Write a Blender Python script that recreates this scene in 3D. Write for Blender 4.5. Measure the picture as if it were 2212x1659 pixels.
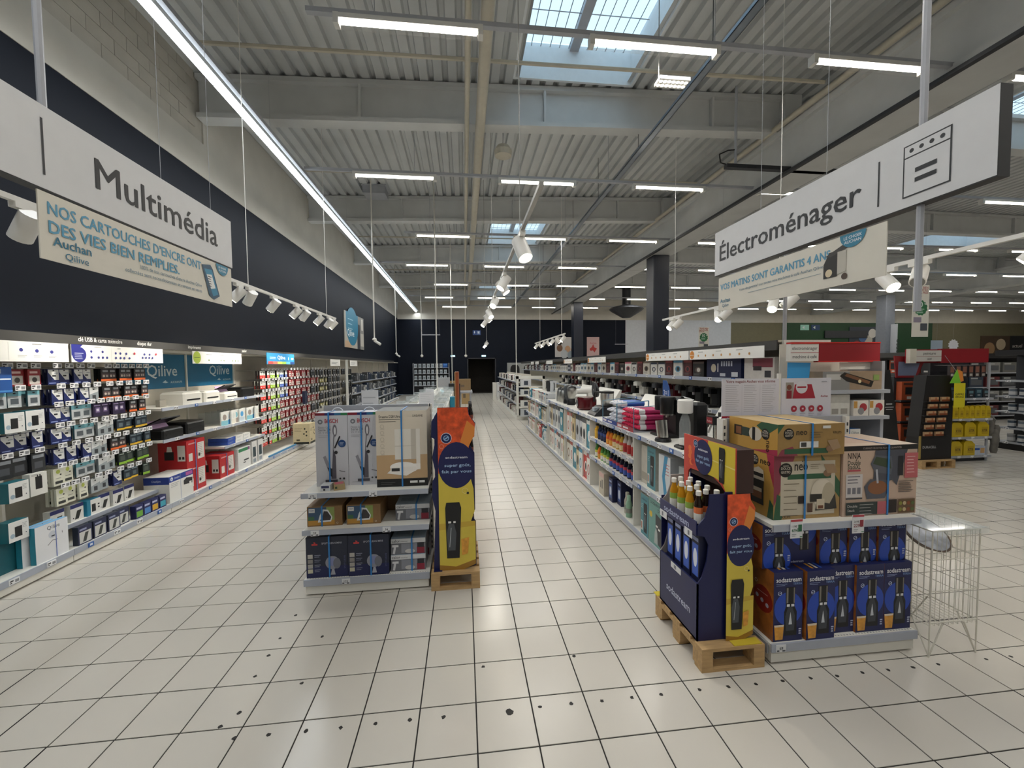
import bpy, math, random
from mathutils import Vector, Matrix
random.seed(11)
PI = math.pi
for o in list(bpy.data.objects):
    bpy.data.objects.remove(o)
scene = bpy.context.scene
col = scene.collection

# ---------------------------------------------------------------- camera
H = 1.846                                     # camera height, metres
def cam_axes(yaw, pitch, roll):
    cy, sy, cp, sp, cr, sr = math.cos(yaw), math.sin(yaw), math.cos(pitch), math.sin(pitch), math.cos(roll), math.sin(roll)
    Rz = Matrix(((cy, -sy, 0), (sy, cy, 0), (0, 0, 1)))
    Rx = Matrix(((1, 0, 0), (0, cp, -sp), (0, sp, cp)))
    Ry = Matrix(((cr, 0, sr), (0, 1, 0), (-sr, 0, cr)))
    return Rz @ Rx @ Ry
RC = cam_axes(-0.11579, -0.043545, 0.009566)  # columns: image right, forward, up
cam = bpy.data.cameras.new('camera')
cam.sensor_fit = 'HORIZONTAL'; cam.sensor_width = 36; cam.lens = 884.78 / 2212 * 36
cam.clip_start = 0.05; cam.clip_end = 200
camo = bpy.data.objects.new('camera', cam); col.objects.link(camo)
m3 = Matrix((RC.col[0], RC.col[2], -RC.col[1])).transposed()
camo.matrix_world = Matrix.Translation((0, 0, H)) @ m3.to_4x4()
scene.camera = camo

# ---------------------------------------------------------------- world and exposure
W = bpy.data.worlds.new('overcast_sky'); scene.world = W; W.use_nodes = True
nt = W.node_tree; bg = nt.nodes['Background']
bg.inputs['Color'].default_value = (0.56, 0.80, 0.97, 1); bg.inputs['Strength'].default_value = 1.15
vs = scene.view_settings
vs.view_transform = 'Standard'; vs.look = 'None'; vs.gamma = 1.0; vs.use_curve_mapping = False
vs.exposure = 0.6
TUBE_W = 15.0        # watts of one fluorescent batten
LED_W = 6.0         # watts per metre of the wall-washing line
SPOT_W = 30.0        # watts of one track spot

# ---------------------------------------------------------------- materials
def lin(c):
    if isinstance(c, str):
        c = c.lstrip('#'); c = [int(c[i:i + 2], 16) / 255 for i in (0, 2, 4)]
    return tuple((x / 12.92 if x <= 0.04045 else ((x + 0.055) / 1.055) ** 2.4) for x in c) + (1,)
MATS = {}
def mat(name, c='#cccccc', rough=0.5, metal=0.0, emit=0.0, alpha=1.0, noise=0.0, nscale=8.0, bump=0.0, bscale=60.0, spec=0.5, trans=0.0, ecol=None, stretch=None):
    if name in MATS:
        return MATS[name]
    m = bpy.data.materials.new(name); m.use_nodes = True
    t = m.node_tree; b = t.nodes['Principled BSDF']
    b.inputs['Base Color'].default_value = lin(c); b.inputs['Roughness'].default_value = rough
    b.inputs['Metallic'].default_value = metal; b.inputs['Specular IOR Level'].default_value = spec
    if emit:
        b.inputs['Emission Color'].default_value = lin(ecol or c); b.inputs['Emission Strength'].default_value = emit
        m.cycles.emission_sampling = 'NONE'
    if trans:
        b.inputs['Transmission Weight'].default_value = trans
    if alpha < 1:
        b.inputs['Alpha'].default_value = alpha
    if noise or bump:
        tc = t.nodes.new('ShaderNodeTexCoord'); mp = t.nodes.new('ShaderNodeMapping')
        t.links.new(tc.outputs['Object'], mp.inputs['Vector'])
        if stretch: mp.inputs['Scale'].default_value = stretch
    if noise:
        n = t.nodes.new('ShaderNodeTexNoise'); n.inputs['Scale'].default_value = nscale; n.inputs['Detail'].default_value = 5
        t.links.new(mp.outputs['Vector'], n.inputs['Vector'])
        r = t.nodes.new('ShaderNodeValToRGB'); k = lin(c)
        r.color_ramp.elements[0].position = 0.3; r.color_ramp.elements[1].position = 0.7
        r.color_ramp.elements[0].color = tuple(max(0, x * (1 - noise)) for x in k[:3]) + (1,)
        r.color_ramp.elements[1].color = tuple(min(1, x * (1 + noise)) for x in k[:3]) + (1,)
        t.links.new(n.outputs['Fac'], r.inputs['Fac']); t.links.new(r.outputs['Color'], b.inputs['Base Color'])
    if bump:
        n2 = t.nodes.new('ShaderNodeTexNoise'); n2.inputs['Scale'].default_value = bscale; n2.inputs['Detail'].default_value = 3
        t.links.new(mp.outputs['Vector'], n2.inputs['Vector'])
        bp = t.nodes.new('ShaderNodeBump'); bp.inputs['Strength'].default_value = bump; bp.inputs['Distance'].default_value = 0.01
        t.links.new(n2.outputs['Fac'], bp.inputs['Height']); t.links.new(bp.outputs['Normal'], b.inputs['Normal'])
    MATS[name] = m
    return m
def ink(c, rough=0.45):                        # printed or painted flat colour
    return mat('ink_' + c.lstrip('#') + ('' if rough == 0.45 else '_%d' % int(rough * 100)), c, rough)
def card(c):                                   # carton board: flat colour with faint fibre mottling
    return mat('board_' + c.lstrip('#'), c, 0.5, noise=0.05, nscale=30)
def glassy(name, c, alpha, rough=0.05):
    if name in MATS: return MATS[name]
    m = bpy.data.materials.new(name); m.use_nodes = True; t = m.node_tree
    t.nodes.remove(t.nodes['Principled BSDF']); out = t.nodes['Material Output']
    tr = t.nodes.new('ShaderNodeBsdfTransparent'); tr.inputs['Color'].default_value = (1, 1, 1, 1)
    g = t.nodes.new('ShaderNodeBsdfPrincipled'); g.inputs['Base Color'].default_value = lin(c); g.inputs['Roughness'].default_value = rough
    mx = t.nodes.new('ShaderNodeMixShader'); mx.inputs[0].default_value = alpha
    t.links.new(tr.outputs[0], mx.inputs[1]); t.links.new(g.outputs[0], mx.inputs[2]); t.links.new(mx.outputs[0], out.inputs[0])
    MATS[name] = m
    return m
WHITE = mat('white_metal', '#e6e4dc', 0.35, noise=0.03, nscale=4)
GREYM = mat('grey_metal', '#a8abb2', 0.4, noise=0.05, nscale=6)
RAILM = mat('price_rail', '#aab0bd', 0.3, noise=0.04)
DARKM = mat('dark_metal', '#2c2e33', 0.45, noise=0.06)
CHROME = mat('bright_steel', '#c8c8c8', 0.22, 1.0, noise=0.05)
WIRE = mat('wire_steel', '#b4b4b4', 0.3, 0.9, noise=0.05)
BLACK = mat('black_plastic', '#0b0b0d', 0.35, noise=0.1)
BEAMW = mat('painted_beam', '#c6c8c8', 0.6, noise=0.06, nscale=2, bump=0.05, bscale=20)
PEG = mat('shelf_back_panel', '#cfcabd', 0.55, noise=0.03)
PLEXI = glassy('clear_plastic', '#dfe8ea', 0.22)
PACKPL = glassy('blister_plastic', '#c9ced4', 0.35, 0.12)

# ---------------------------------------------------------------- mesh building
class MB:
    def __init__(s):
        s.v = []; s.f = []; s.mi = []; s.mats = []
    def m(s, mt):
        if isinstance(mt, str): mt = ink(mt)
        if mt not in s.mats: s.mats.append(mt)
        return s.mats.index(mt)
    def add(s, vs, fs, mt):
        b = len(s.v); k = s.m(mt)
        s.v += [tuple(p) for p in vs]
        for f in fs:
            s.f.append([b + i for i in f]); s.mi.append(k)
        return s
    def box(s, x0, x1, y0, y1, z0, z1, mt, M=None):
        P = [Vector(p) for p in ((x0, y0, z0), (x1, y0, z0), (x1, y1, z0), (x0, y1, z0), (x0, y0, z1), (x1, y0, z1), (x1, y1, z1), (x0, y1, z1))]
        if M: P = [M @ p for p in P]
        return s.add(P, ((0, 3, 2, 1), (4, 5, 6, 7), (0, 1, 5, 4), (1, 2, 6, 5), (2, 3, 7, 6), (3, 0, 4, 7)), mt)
    def cbox(s, x0, x1, y0, y1, z0, z1, c, mt):   # box with all vertical edges and top rim chamfered
        r = [(x0 + c, y0), (x1 - c, y0), (x1, y0 + c), (x1, y1 - c), (x1 - c, y1), (x0 + c, y1), (x0, y1 - c), (x0, y0 + c)]
        cx, cy = (x0 + x1) / 2, (y0 + y1) / 2
        fx, fy = 1 - 2 * c / (x1 - x0), 1 - 2 * c / (y1 - y0)
        P = [(x, y, z0) for x, y in r] + [(x, y, z1 - c) for x, y in r] + [(cx + (x - cx) * fx, cy + (y - cy) * fy, z1) for x, y in r]
        F = [tuple(range(7, -1, -1)), tuple(range(16, 24))]
        for i in range(8):
            j = (i + 1) % 8
            F += [(i, j, 8 + j, 8 + i), (8 + i, 8 + j, 16 + j, 16 + i)]
        return s.add(P, F, mt)
    def poly(s, pts, mt):
        return s.add(pts, (tuple(range(len(pts))),), mt)
    def prism(s, pts, d, mt):                    # pts: 3D polygon, d: extrusion vector
        n = len(pts); d = Vector(d); P = [Vector(p) for p in pts]; P += [p + d for p in P]
        return s.add(P, [tuple(range(n - 1, -1, -1)), tuple(range(n, 2 * n))] + [(i, (i + 1) % n, n + (i + 1) % n, n + i) for i in range(n)], mt)
    def cyl(s, p0, p1, r, mt, n=10, r2=None, cap=True):
        p0, p1 = Vector(p0), Vector(p1); r2 = r if r2 is None else r2
        d = (p1 - p0).normalized(); a = d.orthogonal().normalized(); b = d.cross(a)
        P = []
        for p, q in ((p0, r), (p1, r2)):
            P += [p + (a * math.cos(2 * PI * i / n) + b * math.sin(2 * PI * i / n)) * q for i in range(n)]
        F = [(i, (i + 1) % n, n + (i + 1) % n, n + i) for i in range(n)]
        if cap: F += [tuple(range(n - 1, -1, -1)), tuple(range(n, 2 * n))]
        return s.add(P, F, mt)
    def tube(s, pts, r, mt, n=6):
        for a, b in zip(pts, pts[1:]): s.cyl(a, b, r, mt, n)
        return s
    def lathe(s, prof, c, mt, n=16, sx=1.0, sy=1.0):
        c = Vector(c); P = []; F = []; k = len(prof)
        for r, z in prof:
            P += [c + Vector((r * sx * math.cos(2 * PI * i / n), r * sy * math.sin(2 * PI * i / n), z)) for i in range(n)]
        for j in range(k - 1):
            F += [(j * n + i, j * n + (i + 1) % n, (j + 1) * n + (i + 1) % n, (j + 1) * n + i) for i in range(n)]
        F += [tuple(range(n - 1, -1, -1)), tuple(range((k - 1) * n, k * n))]
        return s.add(P, F, mt)
    def build(s, name, parent=None, loc=None, rotz=0.0, smooth=False, link=True):
        me = bpy.data.meshes.new(name); me.from_pydata(s.v, [], s.f)
        for mt in s.mats: me.materials.append(mt)
        me.polygons.foreach_set('material_index', s.mi)
        if smooth:
            me.polygons.foreach_set('use_smooth', [True] * len(s.f))
            me.set_sharp_from_angle(angle=math.radians(40))
        me.update()
        o = bpy.data.objects.new(name, me)
        if link: col.objects.link(o)
        if loc: o.location = loc
        o.rotation_euler.z = rotz
        if parent: o.parent = parent
        return o
def tag(o, label=None, cat=None, group=None, kind=None):
    if label: o['label'] = label
    if cat: o['category'] = cat
    if group: o['group'] = group
    if kind: o['kind'] = kind
    return o
def thing(name, label, cat, loc=(0, 0, 0), rotz=0.0, group=None, link=True):
    o = bpy.data.objects.new(name, None); o.empty_display_size = 0.1
    if link: col.objects.link(o)
    o.location = loc; o.rotation_euler.z = rotz
    return tag(o, label, cat, group)
def struct(o, label=None):
    o['kind'] = 'structure'
    if label: o['label'] = label
    return o
def dup(root, loc, rotz=0.0, label=None, group=None, parent=None, name=None):
    r = root.copy(); col.objects.link(r); r.location = loc; r.rotation_euler.z = rotz
    if name: r.name = name
    if parent: r.parent = parent
    if label: r['label'] = label
    if group: r['group'] = group
    for ch in KIDS.get(root.name, []):
        c = ch.copy(); col.objects.link(c); c.parent = r
        for g in KIDS.get(ch.name, []):
            d = g.copy(); col.objects.link(d); d.parent = c
    return r
KIDS = {}
def kids(o, *ch):
    KIDS.setdefault(o.name, []).extend(ch)
    return o

# ---------------------------------------------------------------- lettering and flat print
GLYPH = {}
def glyphs(txt, bold=0.0):
    k = (txt, bold)
    if k not in GLYPH:
        cu = bpy.data.curves.new('t', 'FONT'); cu.body = txt; cu.size = 1.0; cu.resolution_u = 2; cu.offset = bold; cu.fill_mode = 'FRONT'
        ob = bpy.data.objects.new('t', cu); me = ob.to_mesh()
        vs = [(v.co.x, v.co.y) for v in me.vertices]; fs = [tuple(p.vertices) for p in me.polygons]
        ob.to_mesh_clear(); bpy.data.objects.remove(ob); bpy.data.curves.remove(cu)
        xs = [v[0] for v in vs] or [0, 1]
        GLYPH[k] = (vs, fs, min(xs), max(xs))
    return GLYPH[k]
class Face:
    """A flat face to print on: O lower corner, U across, V up; every shape lies a hair above the one before."""
    def __init__(s, mb, O, U, V, w, h, lift=0.0006):
        s.mb, s.O, s.U, s.V = mb, Vector(O), Vector(U).normalized(), Vector(V).normalized()
        s.N = s.U.cross(s.V); s.w, s.h = w, h; s.k = lift
    def P(s, u, v, k=None):
        return s.O + s.U * u + s.V * v + s.N * (s.k if k is None else k)
    def poly(s, pts, c):
        s.mb.poly([s.P(u, v) for u, v in pts], c); s.k += 0.00025; return s
    def rect(s, u, v, w, h, c): return s.poly(((u, v), (u + w, v), (u + w, v + h), (u, v + h)), c)
    def R(s, u0, v0, u1, v1, c):                 # fractions of the face
        return s.poly(((u0 * s.w, v0 * s.h), (u1 * s.w, v0 * s.h), (u1 * s.w, v1 * s.h), (u0 * s.w, v1 * s.h)), c)
    def G(s, pts, c): return s.poly([(u * s.w, v * s.h) for u, v in pts], c)
    def disc(s, u, v, r, c, ry=None, n=20, a0=0.0, a1=2 * PI):
        ry = r if ry is None else ry
        full = abs(a1 - a0 - 2 * PI) < 1e-6
        m = n if full else n + 1
        return s.poly([(u + r * math.cos(a0 + (a1 - a0) * i / n), v + ry * math.sin(a0 + (a1 - a0) * i / n)) for i in range(m)], c)
    def ring(s, u, v, r, t, c, n=20):
        P = []
        for q in (r, r - t): P += [s.P(u + q * math.cos(2 * PI * i / n), v + q * math.sin(2 * PI * i / n)) for i in range(n)]
        s.mb.add(P, [(i, (i + 1) % n, n + (i + 1) % n, n + i) for i in range(n)], c); s.k += 0.00025; return s
    def line(s, u0, v0, u1, v1, t, c):
        d = math.hypot(u1 - u0, v1 - v0); a, b = -(v1 - v0) / d * t / 2, (u1 - u0) / d * t / 2
        return s.poly(((u0 - a, v0 - b), (u1 - a, v1 - b), (u1 + a, v1 + b), (u0 + a, v0 + b)), c)
    def text(s, txt, u, v, size, c, align='L', bold=0.0, width=None, rot=0.0, shear=0.0):
        e = 0.0
        if bold >= 0.02: e, bold = bold * 0.5, 0.0          # heavy weights: the glyphs overprinted with small shifts
        vs, fs, a, b = glyphs(txt, bold)
        sx = size if width is None else width / max(1e-6, b - a)
        off = {'L': -a * sx, 'C': -(a + b) / 2 * sx, 'R': -b * sx}[align]
        cr, sr = math.cos(rot), math.sin(rot); P = []
        for x, y in vs:
            x, y = x * sx + off + y * size * shear, y * size
            P.append(s.P(u + x * cr - y * sr, v + x * sr + y * cr))
        for q, (du, dv) in enumerate(((0, 0), (e, 0), (-e, 0), (0, e * 0.7), (0, -e * 0.7)) if e else ((0, 0),)):
            d = s.U * (du * size) + s.V * (dv * size) + s.N * (q * 0.0003); s.mb.add([p + d for p in P], fs, c)
        if e: s.k += 0.0012
        s.k += 0.00025; return s
    def lines(s, u, v, w, n, gap, t, c, seed=0):  # a block of small print, too small to read in the photograph
        rnd = random.Random(seed)
        for i in range(n): s.mb.poly([s.P(a, b) for a, b in ((u, v - i * gap), (u + w * (0.6 + 0.4 * rnd.random()), v - i * gap), (u + w * (0.6 + 0.4 * rnd.random()), v - i * gap + t), (u, v - i * gap + t))], c)
        s.k += 0.00025; return s
def faceS(mb, x0, x1, y, z0, z1): return Face(mb, (x0, y, z0), (1, 0, 0), (0, 0, 1), x1 - x0, z1 - z0)          # looks towards -Y
def faceE(mb, y0, y1, x, z0, z1): return Face(mb, (x, y0, z0), (0, 1, 0), (0, 0, 1), y1 - y0, z1 - z0)          # looks towards +X
def faceW(mb, y0, y1, x, z0, z1): return Face(mb, (x, y1, z0), (0, -1, 0), (0, 0, 1), y1 - y0, z1 - z0)         # looks towards -X
def faceT(mb, x0, x1, y0, y1, z): return Face(mb, (x0, y0, z), (1, 0, 0), (0, 1, 0), x1 - x0, y1 - y0)          # looks up
# carton kept in its own coordinates: base centre at the origin, front towards -Y
def carton(name, w, d, h, body, front=None, left=None, right=None, top=None, strap=None, chamfer=0.0):
    mb = MB()
    (mb.cbox(-w / 2, w / 2, -d / 2, d / 2, 0, h, chamfer, body) if chamfer else mb.box(-w / 2, w / 2, -d / 2, d / 2, 0, h, body))
    root = mb.build(name, link=False)
    pb = MB()
    if front: front(faceS(pb, -w / 2, w / 2, -d / 2, 0, h))
    if left: left(faceW(pb, -d / 2, d / 2, -w / 2, 0, h))
    if right: right(faceE(pb, -d / 2, d / 2, w / 2, 0, h))
    if top: top(faceT(pb, -w / 2, w / 2, -d / 2, d / 2, h))
    if pb.f:
        p = pb.build('print', link=False); kids(root, p)
    if strap is not None:
        sb = MB(); sc = ink('#2f7fc4', 0.35); u = strap
        sb.box(u - 0.006, u + 0.006, -d / 2 - 0.009, -d / 2 - 0.007, 0, h + 0.004, sc)
        sb.box(u - 0.006, u + 0.006, -d / 2 - 0.007, d / 2 + 0.004, h + 0.003, h + 0.0045, sc)
        kids(root, sb.build('security_strap', link=False))
    return root
FACE_S, FACE_E, FACE_W = 0.0, PI / 2, -PI / 2
def put(proto, name, label, cat, loc, rotz=0.0, group=None):
    o = dup(proto, (loc[0], loc[1], loc[2] + 0.0006), rotz, label, group); o.name = name; o['category'] = cat
    return o
# ================================================================ the building
XW, YB, XR, YF = -4.4, 28.3, 46.0, -7.0        # walls
T = 0.30
def zroof(x): return 6.81 + 0.031 * (x + 4.4) if x < 6.6 else 7.15 - 0.01 * (x - 6.6)
TILE = mat('floor_tile', '#cdc8be', 0.22, noise=0.035, nscale=1.3, bump=0.012, bscale=5)
GROUT = mat('grout', '#1f1c1b', 0.8, noise=0.1)
# floor
mb = MB(); mb.box(XW, XR, YF, YB, -0.2, -0.004, GROUT)
floor = struct(mb.build('floor'), 'pale beige square floor tiles with dark joints')
def in_view(x, y, z, mx=1.28, my=0.98):
    d = RC.transposed() @ Vector((x, y, z - H))
    return d.y > 0.4 and abs(d.x / d.y) < mx and abs(d.z / d.y) < my
cells = []
for i in range(-16, 153):
    for j in range(-30, 88):
        x, y = i * T + 0.0379, j * T + 1.8855
        if x < XW - 0.05 or x > XR or y + T > YB: continue
        cells.append((x, y))
def hidden(x, y):
    return (x < -4.05) or (-1.25 < x < -0.6 and y > 3.4) or (1.85 < x < 3.4 and y > 2.3)
vis = sorted((c for c in cells if in_view(c[0] + 0.15, c[1] + 0.15, 0) and not hidden(*c)), key=lambda c: c[0] ** 2 + c[1] ** 2)[:300]
near = set(vis)
J = 0.0036
tm = MB()
a, b, c = J, T - J, 0.0015
tm.add([(a, a, -0.004), (b, a, -0.004), (b, b, -0.004), (a, b, -0.004), (a, a, -0.001), (b, a, -0.001), (b, b, -0.001), (a, b, -0.001),
        (a + c, a + c, 0), (b - c, a + c, 0), (b - c, b - c, 0), (a + c, b - c, 0)],
       [(0, 1, 5, 4), (1, 2, 6, 5), (2, 3, 7, 6), (3, 0, 4, 7), (4, 5, 9, 8), (5, 6, 10, 9), (6, 7, 11, 10), (7, 4, 8, 11), (8, 9, 10, 11)], TILE)
t0 = tm.build('tile', link=False)
for x, y in vis:
    o = t0.copy(); col.objects.link(o); o.location = (x, y, 0); o.parent = floor
rm = MB()
for x, y in cells:
    if (x, y) in near: continue
    rm.poly(((x + a, y + a, 0), (x + b, y + a, 0), (x + b, y + b, 0), (x + a, y + b, 0)), TILE)
tag(rm.build('tile', floor), kind='stuff')
# dark marks left on the tiles
SPOTM = mat('floor_mark', '#2a2826', 0.7, noise=0.2)
marks = [(1044, 1440), (1240, 1417), (1100, 1537), (958, 1549), (1167, 1527), (1234, 1520), (1300, 1514), (1365, 1507), (1428, 1500), (652, 1476), (517, 1540), (581, 1587), (661, 1579),
         (736, 1572), (811, 1563), (885, 1555), (476, 1570), (506, 1595), (551, 1461), (580, 1416), (605, 1379), (639, 1329), (696, 1375), (1511, 1490), (1573, 1483), (1633, 1478), (1691, 1471),
         (1751, 1465), (1808, 1460), (1863, 1453), (1918, 1447), (1973, 1442), (2027, 1435), (2130, 1424), (2183, 1418)]
def px_floor(px, py):
    d = RC @ Vector(((px - 1106) / 884.78, 1.0, -(py - 829.5) / 884.78)); t = -H / d.z
    return d.x * t, d.y * t
rs = random.Random(3)
for q, (px, py) in enumerate(marks):
    x, y = px_floor(px, py); s = 0.011 if q != 2 else 0.02
    k = 9; mb = MB(); mb.prism([(s * (0.7 + 0.6 * rs.random()) * math.cos(2 * PI * i / k), s * (0.7 + 0.6 * rs.random()) * math.sin(2 * PI * i / k), -0.001) for i in range(k)], (0, 0, 0.0016), SPOTM)
    mb.build('glue_stain', floor, (x, y, 0))
# walls
NAVY = mat('navy_wall_paint', '#0a111e', 0.6, spec=0.18, noise=0.08, nscale=1.5, bump=0.02, bscale=9)
GREYW = mat('grey_wall_paint', '#c0bcb2', 0.7, noise=0.05, nscale=2, bump=0.04, bscale=25)
BLOCKM = mat('painted_block', '#b2ada2', 0.8, noise=0.08, nscale=3, bump=0.15, bscale=45)
mb = MB()
mb.box(XW - 0.3, XW, YF, YB + 0.3, 0, 5.13, NAVY); wl = struct(mb.build('wall_left'), 'navy painted side wall above the shelves')
mb = MB(); mb.box(XW - 0.3, XW + 0.01, YF, YB, 5.13, 5.70, GREYW); struct(mb.build('trim_1'), 'pale grey band above the navy wall')
mb = MB(); mb.box(XW - 0.34, XW - 0.03, YF, YB, 5.70, zroof(XW) + 0.05, BLOCKM); wu = struct(mb.build('wall_left_upper'), 'painted block wall under the roof')
mb = MB(); mb.box(XW - 0.34, XW - 0.005, 7.8, YB, 5.70, zroof(XW) - 0.04, GREYW); mb.build('panel', wu)
bm_ = MB(); bm_.box(0.0, 0.025, 0.004, 0.396, 0.004, 0.196, BLOCKM); b0 = bm_.build('block', link=False)
for r in range(6):
    for k in range(18):
        y = 1.4 + k * 0.4 - (0.2 if r % 2 else 0)
        if y > 7.35: continue
        o = b0.copy(); col.objects.link(o); o.location = (XW - 0.03 - 0.004 * rs.random(), y, 5.70 + r * 0.19); o.scale = (1, 1, 0.95 if r < 5 else 0.9); o.parent = wu
# back wall, painted in fields
KHAKI = mat('khaki_wall_paint', '#6d6850', 0.6, noise=0.05); GREEN = mat('green_wall_paint', '#14401f', 0.55, noise=0.05); PALE = mat('pale_wall_paint', '#c9cdd3', 0.6, noise=0.04)
mb = MB()
def wallseg(x0, x1, z0, z1, m): mb.box(x0, x1, YB, YB + 0.3, z0, z1, m)
wallseg(XW, 0.28, 0, 5.06, NAVY); wallseg(2.12, 11.5, 0, 5.06, NAVY); wallseg(0.28, 2.12, 2.37, 5.06, NAVY)
wallseg(11.5, 19.6, 0, 5.06, PALE); wallseg(19.6, 23.7, 0, 4.9, KHAKI); wallseg(23.7, 36.6, 0, 4.9, GREEN); wallseg(36.6, XR, 0, 4.9, KHAKI)
wallseg(XW, 19.6, 5.06, 7.4, GREYW); wallseg(19.6, XR, 4.9, 7.4, GREYW)
struct(mb.build('wall_back'), 'far wall with navy, white, khaki and green painted fields')
mb = MB(); mb.box(XR, XR + 0.3, YF, YB, 0, 7.4, GREYW); struct(mb.build('wall_right'))
mb = MB(); mb.box(XW, XR, YF - 0.3, YF, 0, 7.4, GREYW); struct(mb.build('wall_front'))
# dark doorway in the far wall
DARKROOM = mat('storeroom_paint', '#2e2a24', 0.8, noise=0.2)
dr = struct(thing('door_1', 'dark open doorway to the storeroom in the navy wall', None, (1.2, YB, 0)))
mb = MB(); mb.box(-0.92, 0.92, 2.5, 2.6, 0, 2.4, DARKROOM); mb.box(-1.0, -0.92, 0.3, 2.6, 0, 2.4, DARKROOM); mb.box(0.92, 1.0, 0.3, 2.6, 0, 2.4, DARKROOM); mb.box(-1, 1, 0.3, 2.6, 2.37, 2.45, DARKROOM); mb.box(-1, 1, 0, 2.6, -0.1, -0.001, DARKROOM); mb.build('storeroom_shell', dr)
mb = MB()
for x in (-0.99, 0.92): mb.box(x, x + 0.07, -0.03, 0.31, 0, 2.44, DARKM)
mb.box(-0.99, 0.99, -0.03, 0.31, 2.37, 2.44, DARKM); mb.build('door_frame', dr)
# roof deck: trapezoidal sheets running towards the far wall, with skylight openings
DECK = mat('roof_deck', '#c2c5c6', 0.65, noise=0.08, nscale=1.2, bump=0.03, bscale=8)
SKY = [(1.05, 3.05, 4.45, 7.45), (1.05, 3.05, 14.35, 17.35), (1.05, 3.05, 24.2, 27.2), (10.9, 13.2, 4.45, 8.6), (18.9, 22.2, 13.4, 16.0), (18.3, 20.8, 24.0, 27.0), (30.0, 33.0, 14.0, 17.0), (33.0, 36.0, 22.5, 25.0), (-1.0, 1.5, -5.0, -2.5), (12, 14.5, -5.0, -2.5)]
mb = MB(); p = 0.25; x = XW - 0.05
while x < XR:
    prof = [(0, 0.0), (0.14, 0.0), (0.165, 0.075), (0.225, 0.075), (0.25, 0.0)]
    cuts = [(YF, YB)]
    for (sx0, sx1, sy0, sy1) in SKY:
        if x + p > sx0 and x < sx1:
            cuts = [q for (u, v) in cuts for q in ((u, min(v, sy0)), (max(u, sy1), v)) if q[1] - q[0] > 0.01]
    for u, v in cuts:
        for (xa, za), (xb, zb) in zip(prof, prof[1:]):
            zA, zB = zroof(x + xa) + za, zroof(x + xb) + zb
            mb.poly(((x + xa, u, zA), (x + xa, v, zA), (x + xb, v, zB), (x + xb, u, zB)), DECK)
    x += p
struct(mb.build('ceiling'), 'pale corrugated steel roof deck')
# skylight wells, bars, panes
SKYP = mat('well_white', '#dfe3e6', 0.5, noise=0.03)
PANE = glassy('skylight_pane', '#cfe6f2', 0.12, 0.15)
for n, (sx0, sx1, sy0, sy1) in enumerate(SKY):
    zb = zroof((sx0 + sx1) / 2) - 0.03; zt = zb + 0.62
    w = struct(thing('window_%d' % (n + 1), 'rooflight in a white well with a bar grid', None, ((sx0 + sx1) / 2, (sy0 + sy1) / 2, zb)))
    hx, hy = (sx1 - sx0) / 2 + 0.12, (sy1 - sy0) / 2; h = zt - zb
    mb = MB()
    mb.box(-hx, -hx + 0.05, -hy, hy, 0, h, SKYP); mb.box(hx - 0.05, hx, -hy, hy, 0, h, SKYP); mb.box(-hx, hx, -hy - 0.05, -hy, 0, h, SKYP); mb.box(-hx, hx, hy, hy + 0.05, 0, h, SKYP)
    mb.build('window_frame', w)
    mb = MB(); mb.box(-0.08, 0.08, -hy, hy, h - 0.1, h, GREYM)
    k = -hx + 0.17
    while k < hx:
        mb.cyl((k, -hy, h - 0.05), (k, hy, h - 0.05), 0.008, GREYM, 5); k += 0.17
    k = -hy + 0.45
    while k < hy:
        mb.cyl((-hx, k, h - 0.06), (hx, k, h - 0.06), 0.008, GREYM, 5); k += 0.45
    mb.build('bar_grid', w)
    for s in (-1, 1):
        mb = MB(); mb.box(min(0, s * hx), max(0, s * hx), -hy, hy, h + 0.02, h + 0.03, PANE); mb.build('pane', w)
    L = bpy.data.lights.new('rooflight_portal', 'AREA'); L.shape = 'RECTANGLE'; L.size = sx1 - sx0; L.size_y = sy1 - sy0; L.cycles.is_portal = True
    lo = bpy.data.objects.new('rooflight_portal', L); col.objects.link(lo); lo.location = ((sx0 + sx1) / 2, (sy0 + sy1) / 2, zt + 0.08)
# cross beams
def ibeam(name, x0, x1, y, label):
    o = struct(thing(name, label, None, (x0, y, 0)))
    mb = MB()
    def sl(xa, xb, ya, yb, da, db, m):
        P = []
        for (X, Y, top) in ((xa, ya, 0), (xb, ya, 0), (xb, yb, 0), (xa, yb, 0), (xa, ya, 1), (xb, ya, 1), (xb, yb, 1), (xa, yb, 1)):
            P.append((X - x0, Y, zroof(X) + (db if top else da)))
        mb.add(P, ((0, 3, 2, 1), (4, 5, 6, 7), (0, 1, 5, 4), (1, 2, 6, 5), (2, 3, 7, 6), (3, 0, 4, 7)), m)
    sl(x0, x1, -0.13, 0.13, -0.74, -0.66, BEAMW); sl(x0, x1, -0.13, 0.13, -0.10, -0.02, BEAMW); sl(x0, x1, -0.03, 0.03, -0.66, -0.10, BEAMW)
    mb.build('web', o)
    k = x0 + 2.65
    while k < x1 - 0.5:
        mb = MB(); z = zroof(k); mb.box(k - x0 - 0.02, k - x0 + 0.02, -0.125, -0.03, z - 0.66, z - 0.10, BEAMW); mb.build('stiffener', o); k += 3.3
    return o
for n, y in enumerate((-2.1, 2.8, 7.74, 12.68, 17.6, 22.55, 27.45)):
    ibeam('beam_%d' % (n + 1), XW, 6.3, y, 'pale painted steel cross beam under the roof')
    ibeam('beam_%d' % (n + 11), 6.9, XR, y, 'pale painted steel cross beam beyond the main girder')
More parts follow.
